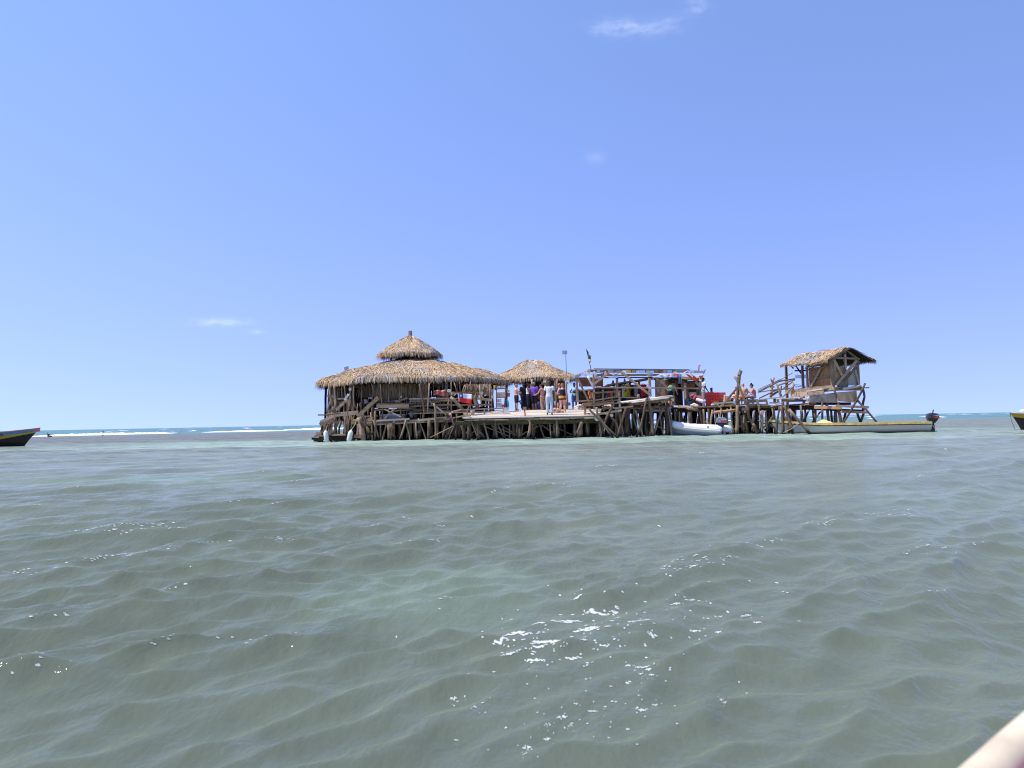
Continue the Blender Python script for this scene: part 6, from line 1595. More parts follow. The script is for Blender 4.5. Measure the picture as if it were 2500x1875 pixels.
for k in range(46):
    px = rnd.uniform(80, 2490); Y = rnd.uniform(160, 700)
    if 780 < px < 1900 and rnd.random() < .8: continue
    w = rnd.uniform(4, 11)
    surf(px, px + w, Y, Y * 1.005, rnd.uniform(.14, .34), 'whitecap', 'small distant whitecap out at sea', 100 + k)
snag = thing('snag', PX(119, 100), 'dark stump showing above the reef by the surf line', 'stump')
p = PX(119, 100); MB().tube([p + Vector((-.3, 0, .35)), p + Vector((0, 0, .12)), p + Vector((.45, 0, .02)), p + Vector((.5, 0, -.4))], [.12, .2, .3, .3], n=7, rough=.4).build('root', W_DARK, snag)
pel = thing('pelican', p + Vector((-.05, 0, .3)), 'dark pelican perched on the stump by the surf line', 'bird')
bm_ = MB(); q_ = p + Vector((.0, 0, .45))
bm_.tube([q_ + Vector((.62, 0, -.18)), q_ + Vector((.4, 0, -.05)), q_ + Vector((.1, 0, .08)), q_ + Vector((-.18, 0, .2)), q_ + Vector((-.3, 0, .38)), q_ + Vector((-.26, 0, .55)), q_ + Vector((-.34, 0, .62)), q_ + Vector((-.45, 0, .55))], [.03, .12, .2, .17, .08, .06, .07, .03], n=9, squash=(1, .8))
bm_.build('body', plain('pelican_brown', (.05, .042, .036), .8, .3), pel, smooth=True)
MB().tube([q_ + Vector((-.42, 0, .57)), q_ + Vector((-.52, 0, .35)), q_ + Vector((-.55, 0, .18))], [.035, .04, .01], n=6).build('bill', plain('bill_horn', (.22, .18, .13), .6), pel)
for sy in (-.06, .06): MB().tube([q_ + Vector((.05, sy, -.05)), q_ + Vector((.03, sy, -.3))], [.03, .02], n=5).build('leg', plain('pelican_leg', (.03, .03, .03), .7), pel)
pel.scale = (.5, .5, .5); pel.location.z -= .1; snag.scale = (.6, .6, .6)
for (px, Y, h, lab) in ((250.5, 92, .75, 'thin dark marker stick standing on the reef'),):
    t = thing('marker_stick', PX(px, Y), lab, 'stick'); p = PX(px, Y)
    MB().tube([p + Vector((0, 0, -.3)), p + Vector((.05, 0, h * .5)), p + Vector((-.02, 0, h))], [.05, .045, .03], n=5).build('shaft', W_DARK, t); MB().tube([p + Vector((.02, 0, h * .6)), p + Vector((.18, 0, h * .95))], [.035, .02], n=5).build('fork', W_DARK, t)

# floating foam flecks in the foreground
def lacy_foam_glint():
    m, n, l, b = newmat('lacy_foam_glint')
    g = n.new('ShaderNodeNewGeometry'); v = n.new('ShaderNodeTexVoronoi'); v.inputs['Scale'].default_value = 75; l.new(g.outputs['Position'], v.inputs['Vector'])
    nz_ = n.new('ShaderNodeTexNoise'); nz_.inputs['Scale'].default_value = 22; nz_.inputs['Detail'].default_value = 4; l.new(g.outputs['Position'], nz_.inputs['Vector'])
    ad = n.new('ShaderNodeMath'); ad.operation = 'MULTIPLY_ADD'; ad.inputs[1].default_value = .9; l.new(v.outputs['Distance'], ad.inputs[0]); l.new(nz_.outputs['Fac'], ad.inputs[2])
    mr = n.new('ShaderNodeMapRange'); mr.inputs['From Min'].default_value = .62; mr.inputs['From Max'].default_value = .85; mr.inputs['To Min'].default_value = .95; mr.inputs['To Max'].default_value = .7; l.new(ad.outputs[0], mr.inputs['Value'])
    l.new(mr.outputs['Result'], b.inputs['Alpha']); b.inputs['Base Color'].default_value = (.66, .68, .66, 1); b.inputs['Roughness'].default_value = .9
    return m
fo = MB(); rnd = random.Random(77)
def fleck(px, py, w, h):
    """irregular raft of bubbles where the photo's ray meets the water"""
    dvec = CAM_ROT @ Vector(((px - W_PX / 2) / F_PX, -(py - H_PX / 2) / F_PX, -1.0))
    if dvec.z > -.02: return
    k = -CAM_H / dvec.z
    for _ in range(4):
        q0 = CAM_POS + dvec * k
        k = (sea_z(q0.x, q0.y) - CAM_H) / dvec.z
    q0 = CAM_POS + dvec * k
    sx = w / F_PX * q0.y / 2; sy = h / F_PX * q0.y * (q0.y / CAM_H) / 2 * .62
    nn = 9; ph = rnd.random() * 6; rot = rnd.uniform(-.5, .9)
    xs, ys = [q0.x], [q0.y]
    for i in range(nn):
        a = 2 * math.pi * i / nn; r = .78 + .2 * math.sin(2 * a + ph) + .22 * rnd.random()
        ux, uy = math.cos(a) * sx * r, math.sin(a) * sy * r
        xs.append(q0.x + ux * math.cos(rot * .25) - uy * math.sin(rot * .25)); ys.append(q0.y + ux * math.sin(rot) * .6 + uy)
    xs, ys, z = sea_pts(xs, ys)
    fo.add([(xs[i], ys[i], float(z[i]) + (.004 if i == 0 else .002)) for i in range(nn + 1)], [(0, 1 + i, 1 + (i + 1) % nn) for i in range(nn)])
big = [(1456, 1481, 56, 12), (1500, 1484, 26, 14), (1405, 1465, 22, 12), (1425, 1535, 56, 22), (1475, 1530, 16, 10), (1262, 1549, 66, 14), (1218, 1560, 36, 12), (1330, 1566, 76, 14), (1310, 1575, 40, 14), (1258, 1587, 18, 9), (1235, 1604, 36, 16), (1300, 1615, 44, 14), (1400, 1606, 36, 14), (1310, 1523, 34, 12),
       (1555, 1515, 56, 8), (1380, 1517, 70, 8), (1600, 1560, 26, 14), (1700, 1542, 22, 12), (1745, 1543, 16, 10), (1475, 1578, 24, 10), (1560, 1628, 36, 10), (1580, 1636, 18, 10), (1530, 1628, 14, 8), (1560, 1645, 14, 8), (1590, 1650, 18, 10), (1565, 1730, 30, 18), (1604, 1718, 16, 9), (1443, 1735, 20, 10), (1372, 1750, 26, 16),
       (1336, 1770, 16, 14), (1333, 1800, 16, 14), (1280, 1818, 18, 24), (1270, 1833, 12, 10), (1106, 1712, 16, 14), (1150, 1726, 14, 10), (1390, 1772, 12, 8), (1406, 1717, 12, 8), (1770, 1706, 12, 10), (1780, 1718, 12, 8), (1700, 1385, 20, 8), (1650, 1475, 26, 6), (1690, 1465, 26, 6), (1820, 1505, 26, 6), (1750, 1505, 16, 5), (1850, 1520, 20, 6)]
for b_ in big:                  # every raft is a string of small ragged blobs
    n_ = 5 + int(b_[2] / 7); sl = rnd.uniform(-.12, .05); cv = rnd.uniform(-.3, .3)
    for i in range(n_):
        t = (i + rnd.random() * .6) / n_ - .5
        fleck(b_[0] + t * b_[2], b_[1] + t * b_[2] * sl + cv * b_[3] * (1 - 4 * t * t) + rnd.gauss(0, b_[3] * .12), b_[2] * rnd.uniform(.14, .34), b_[3] * rnd.uniform(.25, .7) * (1.1 - 1.4 * abs(t)))
    for _ in range(3): fleck(b_[0] + rnd.gauss(0, b_[2] * .8), b_[1] + rnd.gauss(0, b_[3] * .9), b_[2] * rnd.uniform(.08, .2), b_[3] * rnd.uniform(.15, .35))
for _ in range(150):
    t = rnd.random()
    px, py = (rnd.gauss(1470, 150), rnd.gauss(1560, 70)) if t < .6 else (rnd.gauss(1400, 150), rnd.gauss(1740, 50)) if t < .85 else (rnd.gauss(1760, 120), rnd.gauss(1420, 60))
    fleck(px, py, rnd.uniform(3, 9), rnd.uniform(2, 5))
# thin broken lines of white flecks that imitate sun glints on the higher crests
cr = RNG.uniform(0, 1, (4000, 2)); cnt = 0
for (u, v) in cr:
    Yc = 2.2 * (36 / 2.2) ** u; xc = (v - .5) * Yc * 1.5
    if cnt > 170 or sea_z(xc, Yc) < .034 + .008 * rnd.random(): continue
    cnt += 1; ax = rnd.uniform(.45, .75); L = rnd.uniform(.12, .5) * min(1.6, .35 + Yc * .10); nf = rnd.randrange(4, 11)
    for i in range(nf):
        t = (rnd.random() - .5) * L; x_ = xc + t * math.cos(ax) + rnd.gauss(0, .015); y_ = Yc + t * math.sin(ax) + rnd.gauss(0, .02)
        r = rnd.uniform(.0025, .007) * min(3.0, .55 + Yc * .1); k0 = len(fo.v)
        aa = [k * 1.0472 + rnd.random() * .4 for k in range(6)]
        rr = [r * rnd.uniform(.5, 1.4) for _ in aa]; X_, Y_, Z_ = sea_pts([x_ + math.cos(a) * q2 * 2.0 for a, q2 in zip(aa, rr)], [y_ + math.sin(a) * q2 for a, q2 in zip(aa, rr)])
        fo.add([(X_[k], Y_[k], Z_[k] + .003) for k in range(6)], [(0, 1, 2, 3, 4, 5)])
tag(fo.build('sea_foam_glints', lacy_foam_glint()), 'patches of white foam and flecks imitating sun glints on the near water', 'foam', kind='stuff')

# ------------------------------------------------------------------ people
SKIN = {'fair': plain('skin_fair', (.62, .36, .26), .55, .06, 20), 'pink': plain('skin_pink', (.66, .36, .28), .55, .06, 20), 'tan': plain('skin_tan', (.52, .28, .16), .55, .06, 20), 'dark': plain('skin_dark', (.085, .042, .026), .5, .08, 20), 'brown': plain('skin_brown', (.16, .075, .042), .5, .08, 20)}
EYE = plain('eye_dark', (.02, .015, .012), .3, .05)
LIP = plain('lip', (.32, .11, .09), .6, .05)
STAND = dict(pel=(0, 0, .93), waist=(0, 0, 1.10), chest=(0, .005, 1.28), neck=(0, -.01, 1.47), head=(0, .02, 1.63), look=(0, 1, 0),
             shL=(-.185, 0, 1.41), elL=(-.235, -.02, 1.12), wrL=(-.245, .05, .87), shR=(.185, 0, 1.41), elR=(.235, -.02, 1.12), wrR=(.245, .05, .87),
             hiL=(-.09, 0, .92), knL=(-.10, .01, .50), anL=(-.11, -.02, .08), hiR=(.09, 0, .92), knR=(.10, .01, .50), anR=(.11, -.02, .08), toeL=(-.13, .14, .03), toeR=(.13, .14, .03))
def remesh(mb, voxel, ratio=None, smooth_it=2):
    me = bpy.data.meshes.new('tmp'); me.from_pydata(mb.v, [], mb.f)
    o = bpy.data.objects.new('tmp', me); COL.objects.link(o)
    r = o.modifiers.new('r', 'REMESH'); r.mode = 'VOXEL'; r.voxel_size = voxel
    sm = o.modifiers.new('s', 'SMOOTH'); sm.factor = .5; sm.iterations = smooth_it
    if ratio: dc = o.modifiers.new('d', 'DECIMATE'); dc.ratio = ratio
    dgx = bpy.context.evaluated_depsgraph_get()
    out = bpy.data.meshes.new_from_object(o.evaluated_get(dgx))
    bpy.data.objects.remove(o); bpy.data.meshes.remove(me)
    return out
def ering(c, up, right, w, d_, n=14):
    f = up.cross(right).normalized()
    return [c + right * (math.cos(2 * math.pi * k / n) * w) + f * (math.sin(2 * math.pi * k / n) * d_) for k in range(n)]
def person(label, px, feet_y, Y, face, height=1.75, skin='fair', pose=None, fat=1.0, clothes=(), hair=None, female=False, z=None, extras=(), tilt=0.0):
    """face: heading in degrees, 0 = looking away from the camera, 90 = to the right of the picture, 180 = at the camera"""
    J = dict(STAND); J.update(pose or {})
    J = {k: Vector(v) for k, v in J.items()}
    S = height / 1.75
    base = P(px, feet_y, Y) if z is None else Vector((P(px, feet_y, Y).x, Y, z))
    R = Matrix.Rotation(-math.radians(face), 3, 'Z')
    Rt = lambda v: R @ (Vector(v) * S)
    t = thing('person', base, label, 'person', 'people on the platform')
    def W(k): return J[k]
    def torso(mb, e=0.0, z0='pel', top=True, fw=1.0):
        up = (J['neck'] - J['pel']).normalized()
        right = (J['shR'] - J['shL']).normalized()
        hipr = (J['hiR'] - J['hiL']).normalized()
        hw = 1.06 if female else 1.0; sw = .9 if female else 1.0; ww = .88 if female else 1.0
        st_ = [(J['pel'] - up * .10, hipr, .12 * hw, .085), (J['pel'] - up * .02, hipr, .168 * hw, .118), (J['pel'].lerp(J['waist'], .5), hipr.lerp(right, .3), .158, .112 + .03 * (fat - 1)), (J['waist'], hipr.lerp(right, .5), .138 * ww, .102 + .06 * (fat - 1)),
               (J['chest'], right, .160 * sw, .122), (J['chest'].lerp(J['neck'], .5), right, .172 * sw, .112), (J['neck'] - up * .06, right, .15 * sw, .085), (J['neck'] - up * .015, right, .075, .065)]
        if not top: st_ = st_[:z0]
        mb.loft([ering(c, up, r.normalized(), w * fat ** .8 + e, d_ * fat + e) for c, r, w, d_ in st_])
        if female and e < .05:
            fwd = up.cross(right)
            for sx in (-.07, .07): mb.ball(J['chest'] + right * sx + fwd * (.085 + e) + up * .02, .068 + e * .6, 9, 7)
    def limb(mb, pts, rad, e=0.0, n=10):
        out, rr = [], []
        for i in range(len(pts) - 1):
            for k in range(3):
                out.append(pts[i].lerp(pts[i + 1], k / 3)); rr.append(lerp(rad[i], rad[i + 1], k / 3) * (1.06 if k == 1 else 1.0) + e)
        out.append(pts[-1]); rr.append(rad[-1] + e)
        mb.tube(out, rr, n=n)
    fa = fat ** .7
    mb = MB(); torso(mb)
    look_ = J['look'].normalized(); hd = J['head']; hup = (hd - J['neck']).normalized(); hup = (hup * .6 + Vector((0, 0, .4))).normalized()
    look_ = (look_ - hup * look_.dot(hup)).normalized(); hr = look_.cross(hup).normalized()
    mb.tube([J['neck'] - hup * .06, hd - hup * .05], [.058, .052], n=10)
    prof = [(-.118, .03, .02), (-.10, .052, .012), (-.06, .066, .006), (0, .077, 0), (.05, .079, -.006), (.09, .064, -.01), (.115, .03, -.012)]
    mb.loft([[hd + hup * zz + hr * (math.cos(a) * w) + look_ * (math.sin(a) * w * 1.22 + of) for a in [2 * math.pi * k / 12 for k in range(12)]] for zz, w, of in prof])
    mb.tube([hd + look_ * .088 + hup * .012, hd + look_ * .112 - hup * .028, hd + look_ * .088 - hup * .036], [.009, .017, .012], n=7)
    for sx in (-1, 1): mb.ball(hd + hr * (sx * .079) - hup * .01, (.014, .022, .03), 7, 5)
    for s_ in 'LR':
        limb(mb, [J['chest'].lerp(J['sh' + s_], .75) + Vector((0, 0, .05)), J['sh' + s_], J['el' + s_], J['wr' + s_]], [.058 * fa, .056 * fa, .042 * fa, .028])
        limb(mb, [J['hi' + s_], J['kn' + s_], J['an' + s_]], [.092 * fa, .060 * fa, .040])
        limb(mb, [J['kn' + s_], J['kn' + s_].lerp(J['an' + s_], .3) - Vector((0, .012, 0)), J['an' + s_]], [.058, .062 * fa, .038])
        mb.tube([J['an' + s_] + Vector((0, -.02, -.02)), J['an' + s_].lerp(J['toe' + s_], .5), J['toe' + s_]], [.040, .042, .028], n=9, squash=(1, .9))
        # hand: palm, four fingers, thumb
        fd = (J['wr' + s_] - J['el' + s_]).normalized(); pal = fd.cross(Vector((1, 0, 0)));
        if pal.length < .2: pal = fd.cross(Vector((0, 1, 0)))
        pal.normalize(); side = pal.cross(fd).normalized(); w0 = J['wr' + s_]
        mb.tube([w0, w0 + fd * .045, w0 + fd * .085], [.027, .038, .036], n=9, squash=(.6, 1.15))
        for k, (o_, L) in enumerate(((-.030, .062), (-.010, .074), (.010, .069), (.030, .053))):
            a = w0 + fd * .08 + side * o_
            mb.tube([a, a + fd * L * .5 - pal * .006, a + fd * L * .85 - pal * .024], [.0115, .0105, .0085], n=6)
        th = w0 + fd * .03 - side * .032
        mb.tube([th, th + fd * .03 - side * .022, th + fd * .058 - side * .026 - pal * .01], [.014, .0125, .010], n=6)
    def finish(mbx, name, mat, parent, vox, ratio, pre=None):
        me = remesh(mbx, vox, ratio)
        T = Matrix.Translation(base - wloc(parent)) @ R.to_4x4() @ Matrix.Scale(S, 4)
        me.transform(T); me.materials.clear(); me.materials.append(mat); me.name = name
        me.polygons.foreach_set('use_smooth', [True] * len(me.polygons))
        o = bpy.data.objects.new(name, me); COL.objects.link(o); o.parent = parent; WORLD_LOC[o.name] = wloc(parent)
        return o
    finish(mb, 'body', SKIN[skin], t, .0115, .4)
    def quick(mbx, name, mat, parent=t, smooth=True):
        mbx.v = [tuple(base + R @ (Vector(v) * S)) for v in mbx.v]
        return mbx.build(name, mat, parent, smooth=smooth)
    for sx in (-1, 1):
        m = MB(); m.ball(hd + hr * (sx * .03) + look_ * .088 + hup * .012, (.011, .008, .007), 6, 4); quick(m, 'eye', EYE)
    m = MB(); m.tube([hd + look_ * .083 - hup * .062 - hr * .024, hd + look_ * .092 - hup * .064, hd + look_ * .083 - hup * .062 + hr * .024], [.005, .008, .005], n=5); quick(m, 'mouth', LIP)
    up = (J['neck'] - J['pel']).normalized()
    for cl in clothes:
        kind, mat = cl[0], cl[1]
        m = MB()
        if kind in ('shirt', 'polo', 'tank', 'bikini_top', 'strapless'):
            right = (J['shR'] - J['shL']).normalized(); e = .016 if kind in ('shirt', 'polo') else .009
            sub = MB(); torso(sub, e)
            rows = [sub.v[i:i + 14] for i in range(0, 8 * 14, 14)]
            rows = {'shirt': rows[1:], 'polo': rows[1:], 'tank': rows[2:7], 'bikini_top': rows[4:5] + rows[4:6], 'strapless': rows[3:6]}[kind]
            if kind == 'bikini_top':
                c_ = J['chest']; rows = [ering(c_ + up * dz, up, right, (.162 * (.9 if female else 1)) * fat ** .8 + .008, .124 * fat + .008) for dz in (-.045, 0, .05)]
            m.loft([[Vector(p) for p in r] for r in rows])
            if female:
                fwd = up.cross(right)
                for sx in (-.07, .07): m.ball(J['chest'] + right * sx + fwd * .09 + up * .02, .078, 9, 7)
            if kind == 'tank':
                for sx in (-1, 1): m.tube([J['chest'].lerp(J['neck'], .75) + right * (sx * .11) + Vector((0, 0, .05)), J['chest'] + right * (sx * .10) + up.cross(right) * .1], [.028, .035], n=7); m.tube([J['chest'].lerp(J['neck'], .75) + right * (sx * .11) + Vector((0, 0, .05)), J['chest'] + right * (sx * .08) - up.cross(right) * .1], [.028, .035], n=7)
            if kind in ('shirt', 'polo'):
                for s_ in 'LR':
                    a, b_ = J['sh' + s_], J['el' + s_]
                    L = .62 if kind == 'shirt' else .55
                    limb(m, [J['chest'].lerp(a, .7) + Vector((0, 0, .05)), a, a.lerp(b_, L)], [.062 * fa, .064 * fa, .062 * fa], .012)
            finish(m, {'bikini_top': 'bikini_top', 'strapless': 'top', 'tank': 'tank_top'}.get(kind, 'shirt'), mat, t, .016, .6)
        elif kind in ('shorts', 'trousers', 'bikini_bottom', 'wrap'):
            sub = MB(); torso(sub, .013)
            rows = [sub.v[i:i + 14] for i in range(0, 8 * 14, 14)]
            n_ = 2 if kind == 'bikini_bottom' else 3
            m.loft([[Vector(p) for p in r] for r in rows[:n_ + (kind == 'wrap')]])
            frac = {'shorts': .86, 'trousers': 9, 'bikini_bottom': .12, 'wrap': .35}[kind] if len(cl) < 3 else cl[2]
            for s_ in 'LR':
                h_, k_, a_ = J['hi' + s_], J['kn' + s_], J['an' + s_]
                if frac > 5: limb(m, [h_, k_, a_ + (k_ - a_) * .06], [.100 * fa, .074 * fa, .066], .010)
                elif frac > 1: limb(m, [h_, k_, k_.lerp(a_, frac - 1)], [.100 * fa, .078 * fa, .072], .012)
                else: limb(m, [h_, h_.lerp(k_, frac)], [.098 * fa, (.086 if frac > .5 else .094) * fa], .014)
            finish(m, kind, mat, t, .016, .6)
        elif kind == 'sash':
            m.loft([ering(J['pel'].lerp(J['waist'], f) , up, (J['hiR'] - J['hiL']).normalized(), .185 * fat ** .8 + .01, .135 * fat + .012) for f in (-.35, .0, .55)], cap=False)
            quick(m, 'waist_wrap', mat)
    if hair:
        style, hm_ = hair
        m = MB()
        if style == 'crop' or style == 'long' or style == 'bun' or style == 'tied':
            pr_h = [(-.045, .074, -.028), (.0, .085, -.022), (.05, .089, -.014), (.09, .074, -.012), (.122, .034, -.012)]
            if style == 'crop': pr_h = [(a + .01, w - .004, o) for a, w, o in pr_h]
            m.loft([[hd + hup * zz + hr * (math.cos(a) * w) + look_ * (min(math.sin(a), .62 if zz < .04 else 1) * w * 1.22 + of) for a in [2 * math.pi * k / 12 for k in range(12)]] for zz, w, of in pr_h])
            if style == 'bun': m.ball(hd + hup * .145 - look_ * .03, (.05, .05, .045), 9, 6)
            if style == 'tied': m.ball(hd + hup * .05 - look_ * .125, (.055, .055, .06), 9, 6)
            if style == 'long': m.tube([hd - look_ * .06 + hup * .02, hd - look_ * .09 - hup * .1, J['neck'] - look_ * .10 - hup * .06], [.07, .075, .05], n=9)
            quick(m, 'hair', hm_)
        elif style == 'cap':
            m.loft([[hd + hup * zz + hr * (math.cos(a) * w) + look_ * (math.sin(a) * w * 1.2 - .004) for a in [2 * math.pi * k / 12 for k in range(12)]] for zz, w in ((.035, .089), (.06, .09), (.10, .078), (.13, .04))])
            quick(m, 'cap', hm_)
            m = MB(); m.add([hd + hup * .045 + hr * x + look_ * (.09 + dy) + hup * dz for x, dy, dz in ((-.075, 0, 0), (.075, 0, 0), (.06, .07, -.012), (0, .09, -.014), (-.06, .07, -.012))] + [hd + hup * .057 + hr * x + look_ * (.09 + dy) + hup * dz for x, dy, dz in ((-.075, 0, 0), (.075, 0, 0), (.06, .07, -.012), (0, .09, -.014), (-.06, .07, -.012))],
                            [(4, 3, 2, 1, 0), (5, 6, 7, 8, 9)] + [(i, (i + 1) % 5, (i + 1) % 5 + 5, i + 5) for i in range(5)])
            quick(m, 'peak', hm_)
    return t, J, (lambda v: base + R @ (Vector(v) * S)), (hd, look_, hup, hr)

C = lambda n_, c: plain('fabric_' + n_, c, .9, .08, 15)
H_BLACK, H_BROWN, H_RED, H_GINGER, H_GREY = C('hair_black', (.012, .01, .01)), C('hair_brown', (.05, .028, .016)), C('hair_auburn', (.20, .05, .02)), C('hair_ginger', (.42, .20, .06)), C('hair_grey', (.22, .20, .18))
fold = dict(elL=(-.27, .06, 1.15), wrL=(.02, .24, 1.16), elR=(.27, .06, 1.14), wrR=(-.02, .25, 1.12))
cf4 = lambda x, y: cp(4, x, y)
def at4(x, y): return dict(px=cp(4, x, y)[0], feet_y=cp(4, x, y)[1])
person('shirtless man in black shorts with folded arms by the gap between the huts', Y=42.6, face=70, height=1.62, skin='fair', pose=fold, fat=1.12, clothes=[('shorts', C('black', (.014, .014, .018)), .95)], hair=('crop', H_GREY), **at4(275, 893))
person('man in dark clothes standing in the shade of the smaller hut', Y=43.4, face=150, height=1.72, skin='dark', clothes=[('shirt', C('black', (.014, .014, .018))), ('trousers', C('navy', (.02, .025, .05)))], hair=('crop', H_BLACK), **at4(425, 880))
person('man in white vest and dark trousers in the shade of the smaller hut', Y=43.0, face=95, height=1.62, skin='brown', pose=dict(elR=(.25, .12, 1.14), wrR=(.2, .34, 1.12)), clothes=[('tank', C('white', (.76, .76, .76))), ('trousers', C('navy', (.02, .025, .05)))], hair=('crop', H_BLACK), **at4(520, 868))
person('man in purple t-shirt and black shorts seen from behind', Y=42.9, face=20, height=1.78, skin='brown', fat=1.25, pose=dict(look=(.3, 1, -.1)), clothes=[('shirt', C('purple', (.17, .075, .42))), ('shorts', C('black', (.014, .014, .018)), 1.05)], hair=('crop', H_GREY), **at4(655, 905))
person('dark-haired woman in beige bikini reaching out her arm', Y=41.6, face=-62, height=1.62, skin='tan', female=True, pose=dict(elL=(-.2, .16, 1.16), wrL=(-.14, .40, 1.06), look=(.1, 1, -.45), head=(0, .06, 1.62)), clothes=[('bikini_bottom', C('grey_tan', (.34, .27, .23))), ('bikini_top', C('grey_tan', (.34, .27, .23)))], hair=('tied', H_BROWN), **at4(818, 905))
person('man in white polo and pale jeans standing on the landing', Y=37.7, face=6, height=1.84, skin='dark', fat=1.06, clothes=[('polo', C('offwhite', (.66, .64, .64))), ('trousers', C('pale_denim', (.42, .50, .58)), 9)], **at4(978, 985))
person('woman in black tank top with orange waist wrap on the landing', Y=39.2, face=8, height=1.66, skin='pink', female=True, fat=1.28, pose=dict(elL=(-.30, .02, 1.15), wrL=(-.24, .24, 1.16), hiL=(-.1, 0, .92), anL=(-.16, -.02, .08), anR=(.15, -.02, .08), toeL=(-.2, .13, .03), toeR=(.19, .13, .03)), clothes=[('tank', C('black', (.014, .014, .018))), ('shorts', C('black', (.014, .014, .018)), .32), ('sash', plate_mat('orange_print', (.72, .33, .02), (.30, .05, .06), 8))], hair=('tied', H_GINGER), **at4(1258, 945))
person('person in dark purple top half hidden behind the woman in black', Y=42.6, face=30, height=1.66, skin='tan', clothes=[('shirt', C('plum', (.06, .035, .09))), ('shorts', C('black', (.014, .014, .018)))], hair=('crop', H_GINGER), **at4(1190, 895))
tt, JJ, loc_, hd_ = person('man in light blue t-shirt and blue shorts holding a camera', Y=43.4, face=184, height=1.70, skin='dark', pose=dict(elL=(-.27, .06, 1.14), wrL=(-.04, .25, 1.12), elR=(.27, .06, 1.14), wrR=(.07, .24, 1.10), look=(0, 1, -.2)), clothes=[('shirt', C('sky', (.36, .56, .66))), ('shorts', C('blue', (.05, .10, .28)), .9)], hair=('crop', H_BLACK), **at4(1512, 885))
cam_p = loc_((.02, .33, 1.17))
cmr = thing('hand_camera', cam_p, 'small black camera in the hands of the man in light blue', 'camera')
MB().box(cam_p, (.14, .07, .09)).build('body', M_ENGD, cmr); MB().tube([cam_p + Vector((0, -.03, 0)), cam_p + Vector((0, -.1, 0))], [.035, .04], n=10).build('lens', M_ENG, cmr)
def at6(x, y): return dict(px=cp(6, x, y)[0], feet_y=cp(6, x, y)[1])
person('woman in green vest leaning forward with hand on hip', Y=40.4, z=1.59, face=60, height=1.62, skin='fair', female=True, fat=1.12, pose=dict(waist=(0, .05, 1.10), chest=(0, .13, 1.25), neck=(0, .22, 1.41), head=(0, .30, 1.53), look=(0, 1, -.55), shL=(-.18, .19, 1.36), elL=(-.33, .02, 1.17), wrL=(-.2, .10, 1.0), shR=(.18, .19, 1.36), elR=(.26, .24, 1.10), wrR=(.22, .36, .90)), clothes=[('tank', C('green', (.05, .30, .14))), ('shorts', C('black', (.014, .014, .018)), .4)], hair=('tied', H_BROWN), **at6(610, 870))
tt, JJ, loc_, hd_ = person('man in white t-shirt and black cap with a shoulder strap', Y=41.8, z=1.59, face=75, height=1.78, skin='dark', pose=dict(look=(.2, 1, -.25), elR=(.24, .06, 1.12), wrR=(.25, .2, .92)), clothes=[('shirt', C('white', (.76, .76, .76))), ('shorts', C('grey', (.30, .31, .33)), 1.0)], hair=('cap', C('black', (.014, .014, .018))), **at6(1240, 860))
MB().tube([loc_(v) for v in ((-.14, -.03, 1.46), (-.04, -.15, 1.28), (.12, -.14, 1.06), (.2, -.02, .98))], [.012] * 4, n=5).build('shoulder_strap', M_ENGD, tt)
person('crouching man in red shirt and white shorts cleaning the catch', Y=39.5, z=1.59, face=-58, height=1.76, skin='dark', pose=dict(pel=(0, -.05, .30), waist=(0, .06, .42), chest=(0, .22, .52), neck=(0, .40, .60), head=(0, .54, .60), look=(0, .7, -.7), shL=(-.19, .36, .56), elL=(-.25, .48, .34), wrL=(-.10, .56, .14), shR=(.19, .36, .56), elR=(.25, .48, .34), wrR=(.10, .58, .14),
       hiL=(-.1, -.05, .28), knL=(-.2, .32, .42), anL=(-.14, .10, .08), toeL=(-.16, .26, .03), hiR=(.1, -.05, .28), knR=(.2, .32, .42), anR=(.14, .10, .08), toeR=(.16, .26, .03)), clothes=[('shirt', C('dusty_red', (.34, .085, .085))), ('shorts', C('white', (.76, .76, .76)), .95)], hair=('crop', C('bandana', (.60, .06, .05))), **at6(1230, 870))
def at7(x, y): return dict(px=cp(7, x, y)[0], feet_y=cp(7, x, y)[1])
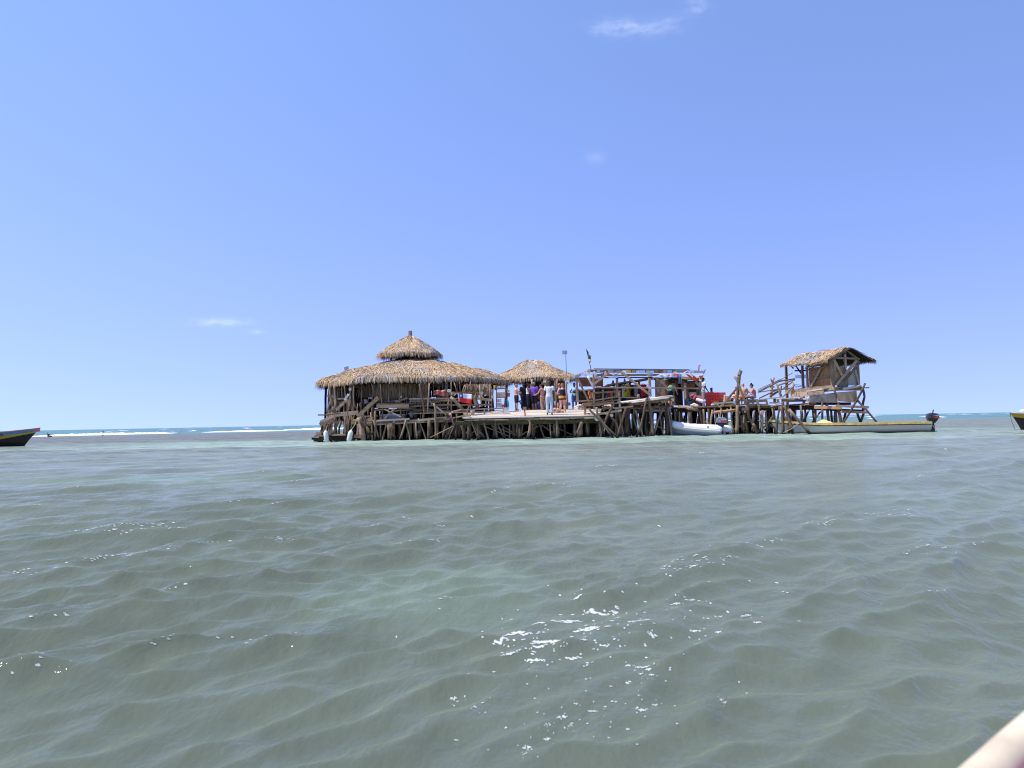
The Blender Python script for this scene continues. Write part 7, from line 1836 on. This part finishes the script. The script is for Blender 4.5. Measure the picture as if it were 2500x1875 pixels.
recl = dict(pel=(0, 0, .14), waist=(0, -.10, .28), chest=(0, -.20, .44), neck=(0, -.28, .60), head=(0, -.27, .76), look=(0, 1, .1), shL=(-.18, -.27, .55), elL=(-.24, -.12, .32), wrL=(-.2, .16, .32), shR=(.18, -.27, .55), elR=(.26, -.16, .30), wrR=(.2, .12, .30),
            hiL=(-.09, 0, .13), knL=(-.11, .42, .36), anL=(-.11, .46, -.06), toeL=(-.12, .62, -.1), hiR=(.09, 0, .13), knR=(.12, .40, .22), anR=(.12, .44, -.2), toeR=(.12, .6, -.24))
person('red-haired woman in black bikini reclining on the pale bench', Y=39.4, z=CW(7, 380, 800, 39.4).z + .02, face=-82, height=1.66, skin='pink', female=True, pose=recl, clothes=[('bikini_bottom', C('black', (.014, .014, .018))), ('bikini_top', C('black', (.014, .014, .018)))], hair=('tied', H_RED), **at7(372, 800))
sit = dict(pel=(0, 0, .14), waist=(0, -.02, .30), chest=(0, .02, .47), neck=(0, .07, .65), head=(0, .13, .80), look=(0, 1, -.1), shL=(-.185, .05, .59), elL=(-.24, .12, .33), wrL=(-.15, .34, .26), shR=(.185, .05, .59), elR=(.24, .12, .33), wrR=(.15, .34, .26),
           hiL=(-.1, .0, .12), knL=(-.13, .43, .14), anL=(-.13, .40, -.26), toeL=(-.13, .55, -.32), hiR=(.1, 0, .12), knR=(.13, .43, .14), anR=(.13, .40, -.26), toeR=(.13, .55, -.32))
zs_ = CW(7, 600, 752, 40.1).z
person('bald shirtless man in orange shorts sitting with his back to the water', Y=40.0, z=zs_, face=25, height=1.80, skin='tan', fat=1.2, pose=sit, clothes=[('shorts', C('orange', (.66, .22, .04)), .8)], **at7(585, 752))
sitw = dict(sit); sitw.update(elL=(-.24, .2, .36), wrL=(-.12, .38, .62), elR=(.22, .2, .38), wrR=(.06, .36, .50))
person('woman with black hair bun in salmon top eating on the plank seat', Y=40.0, z=zs_, face=-75, height=1.68, skin='tan', female=True, pose=sitw, clothes=[('strapless', C('salmon', (.66, .16, .12))), ('shorts', C('pale_denim', (.42, .50, .58)), .55)], hair=('bun', H_BLACK), **at7(800, 752))
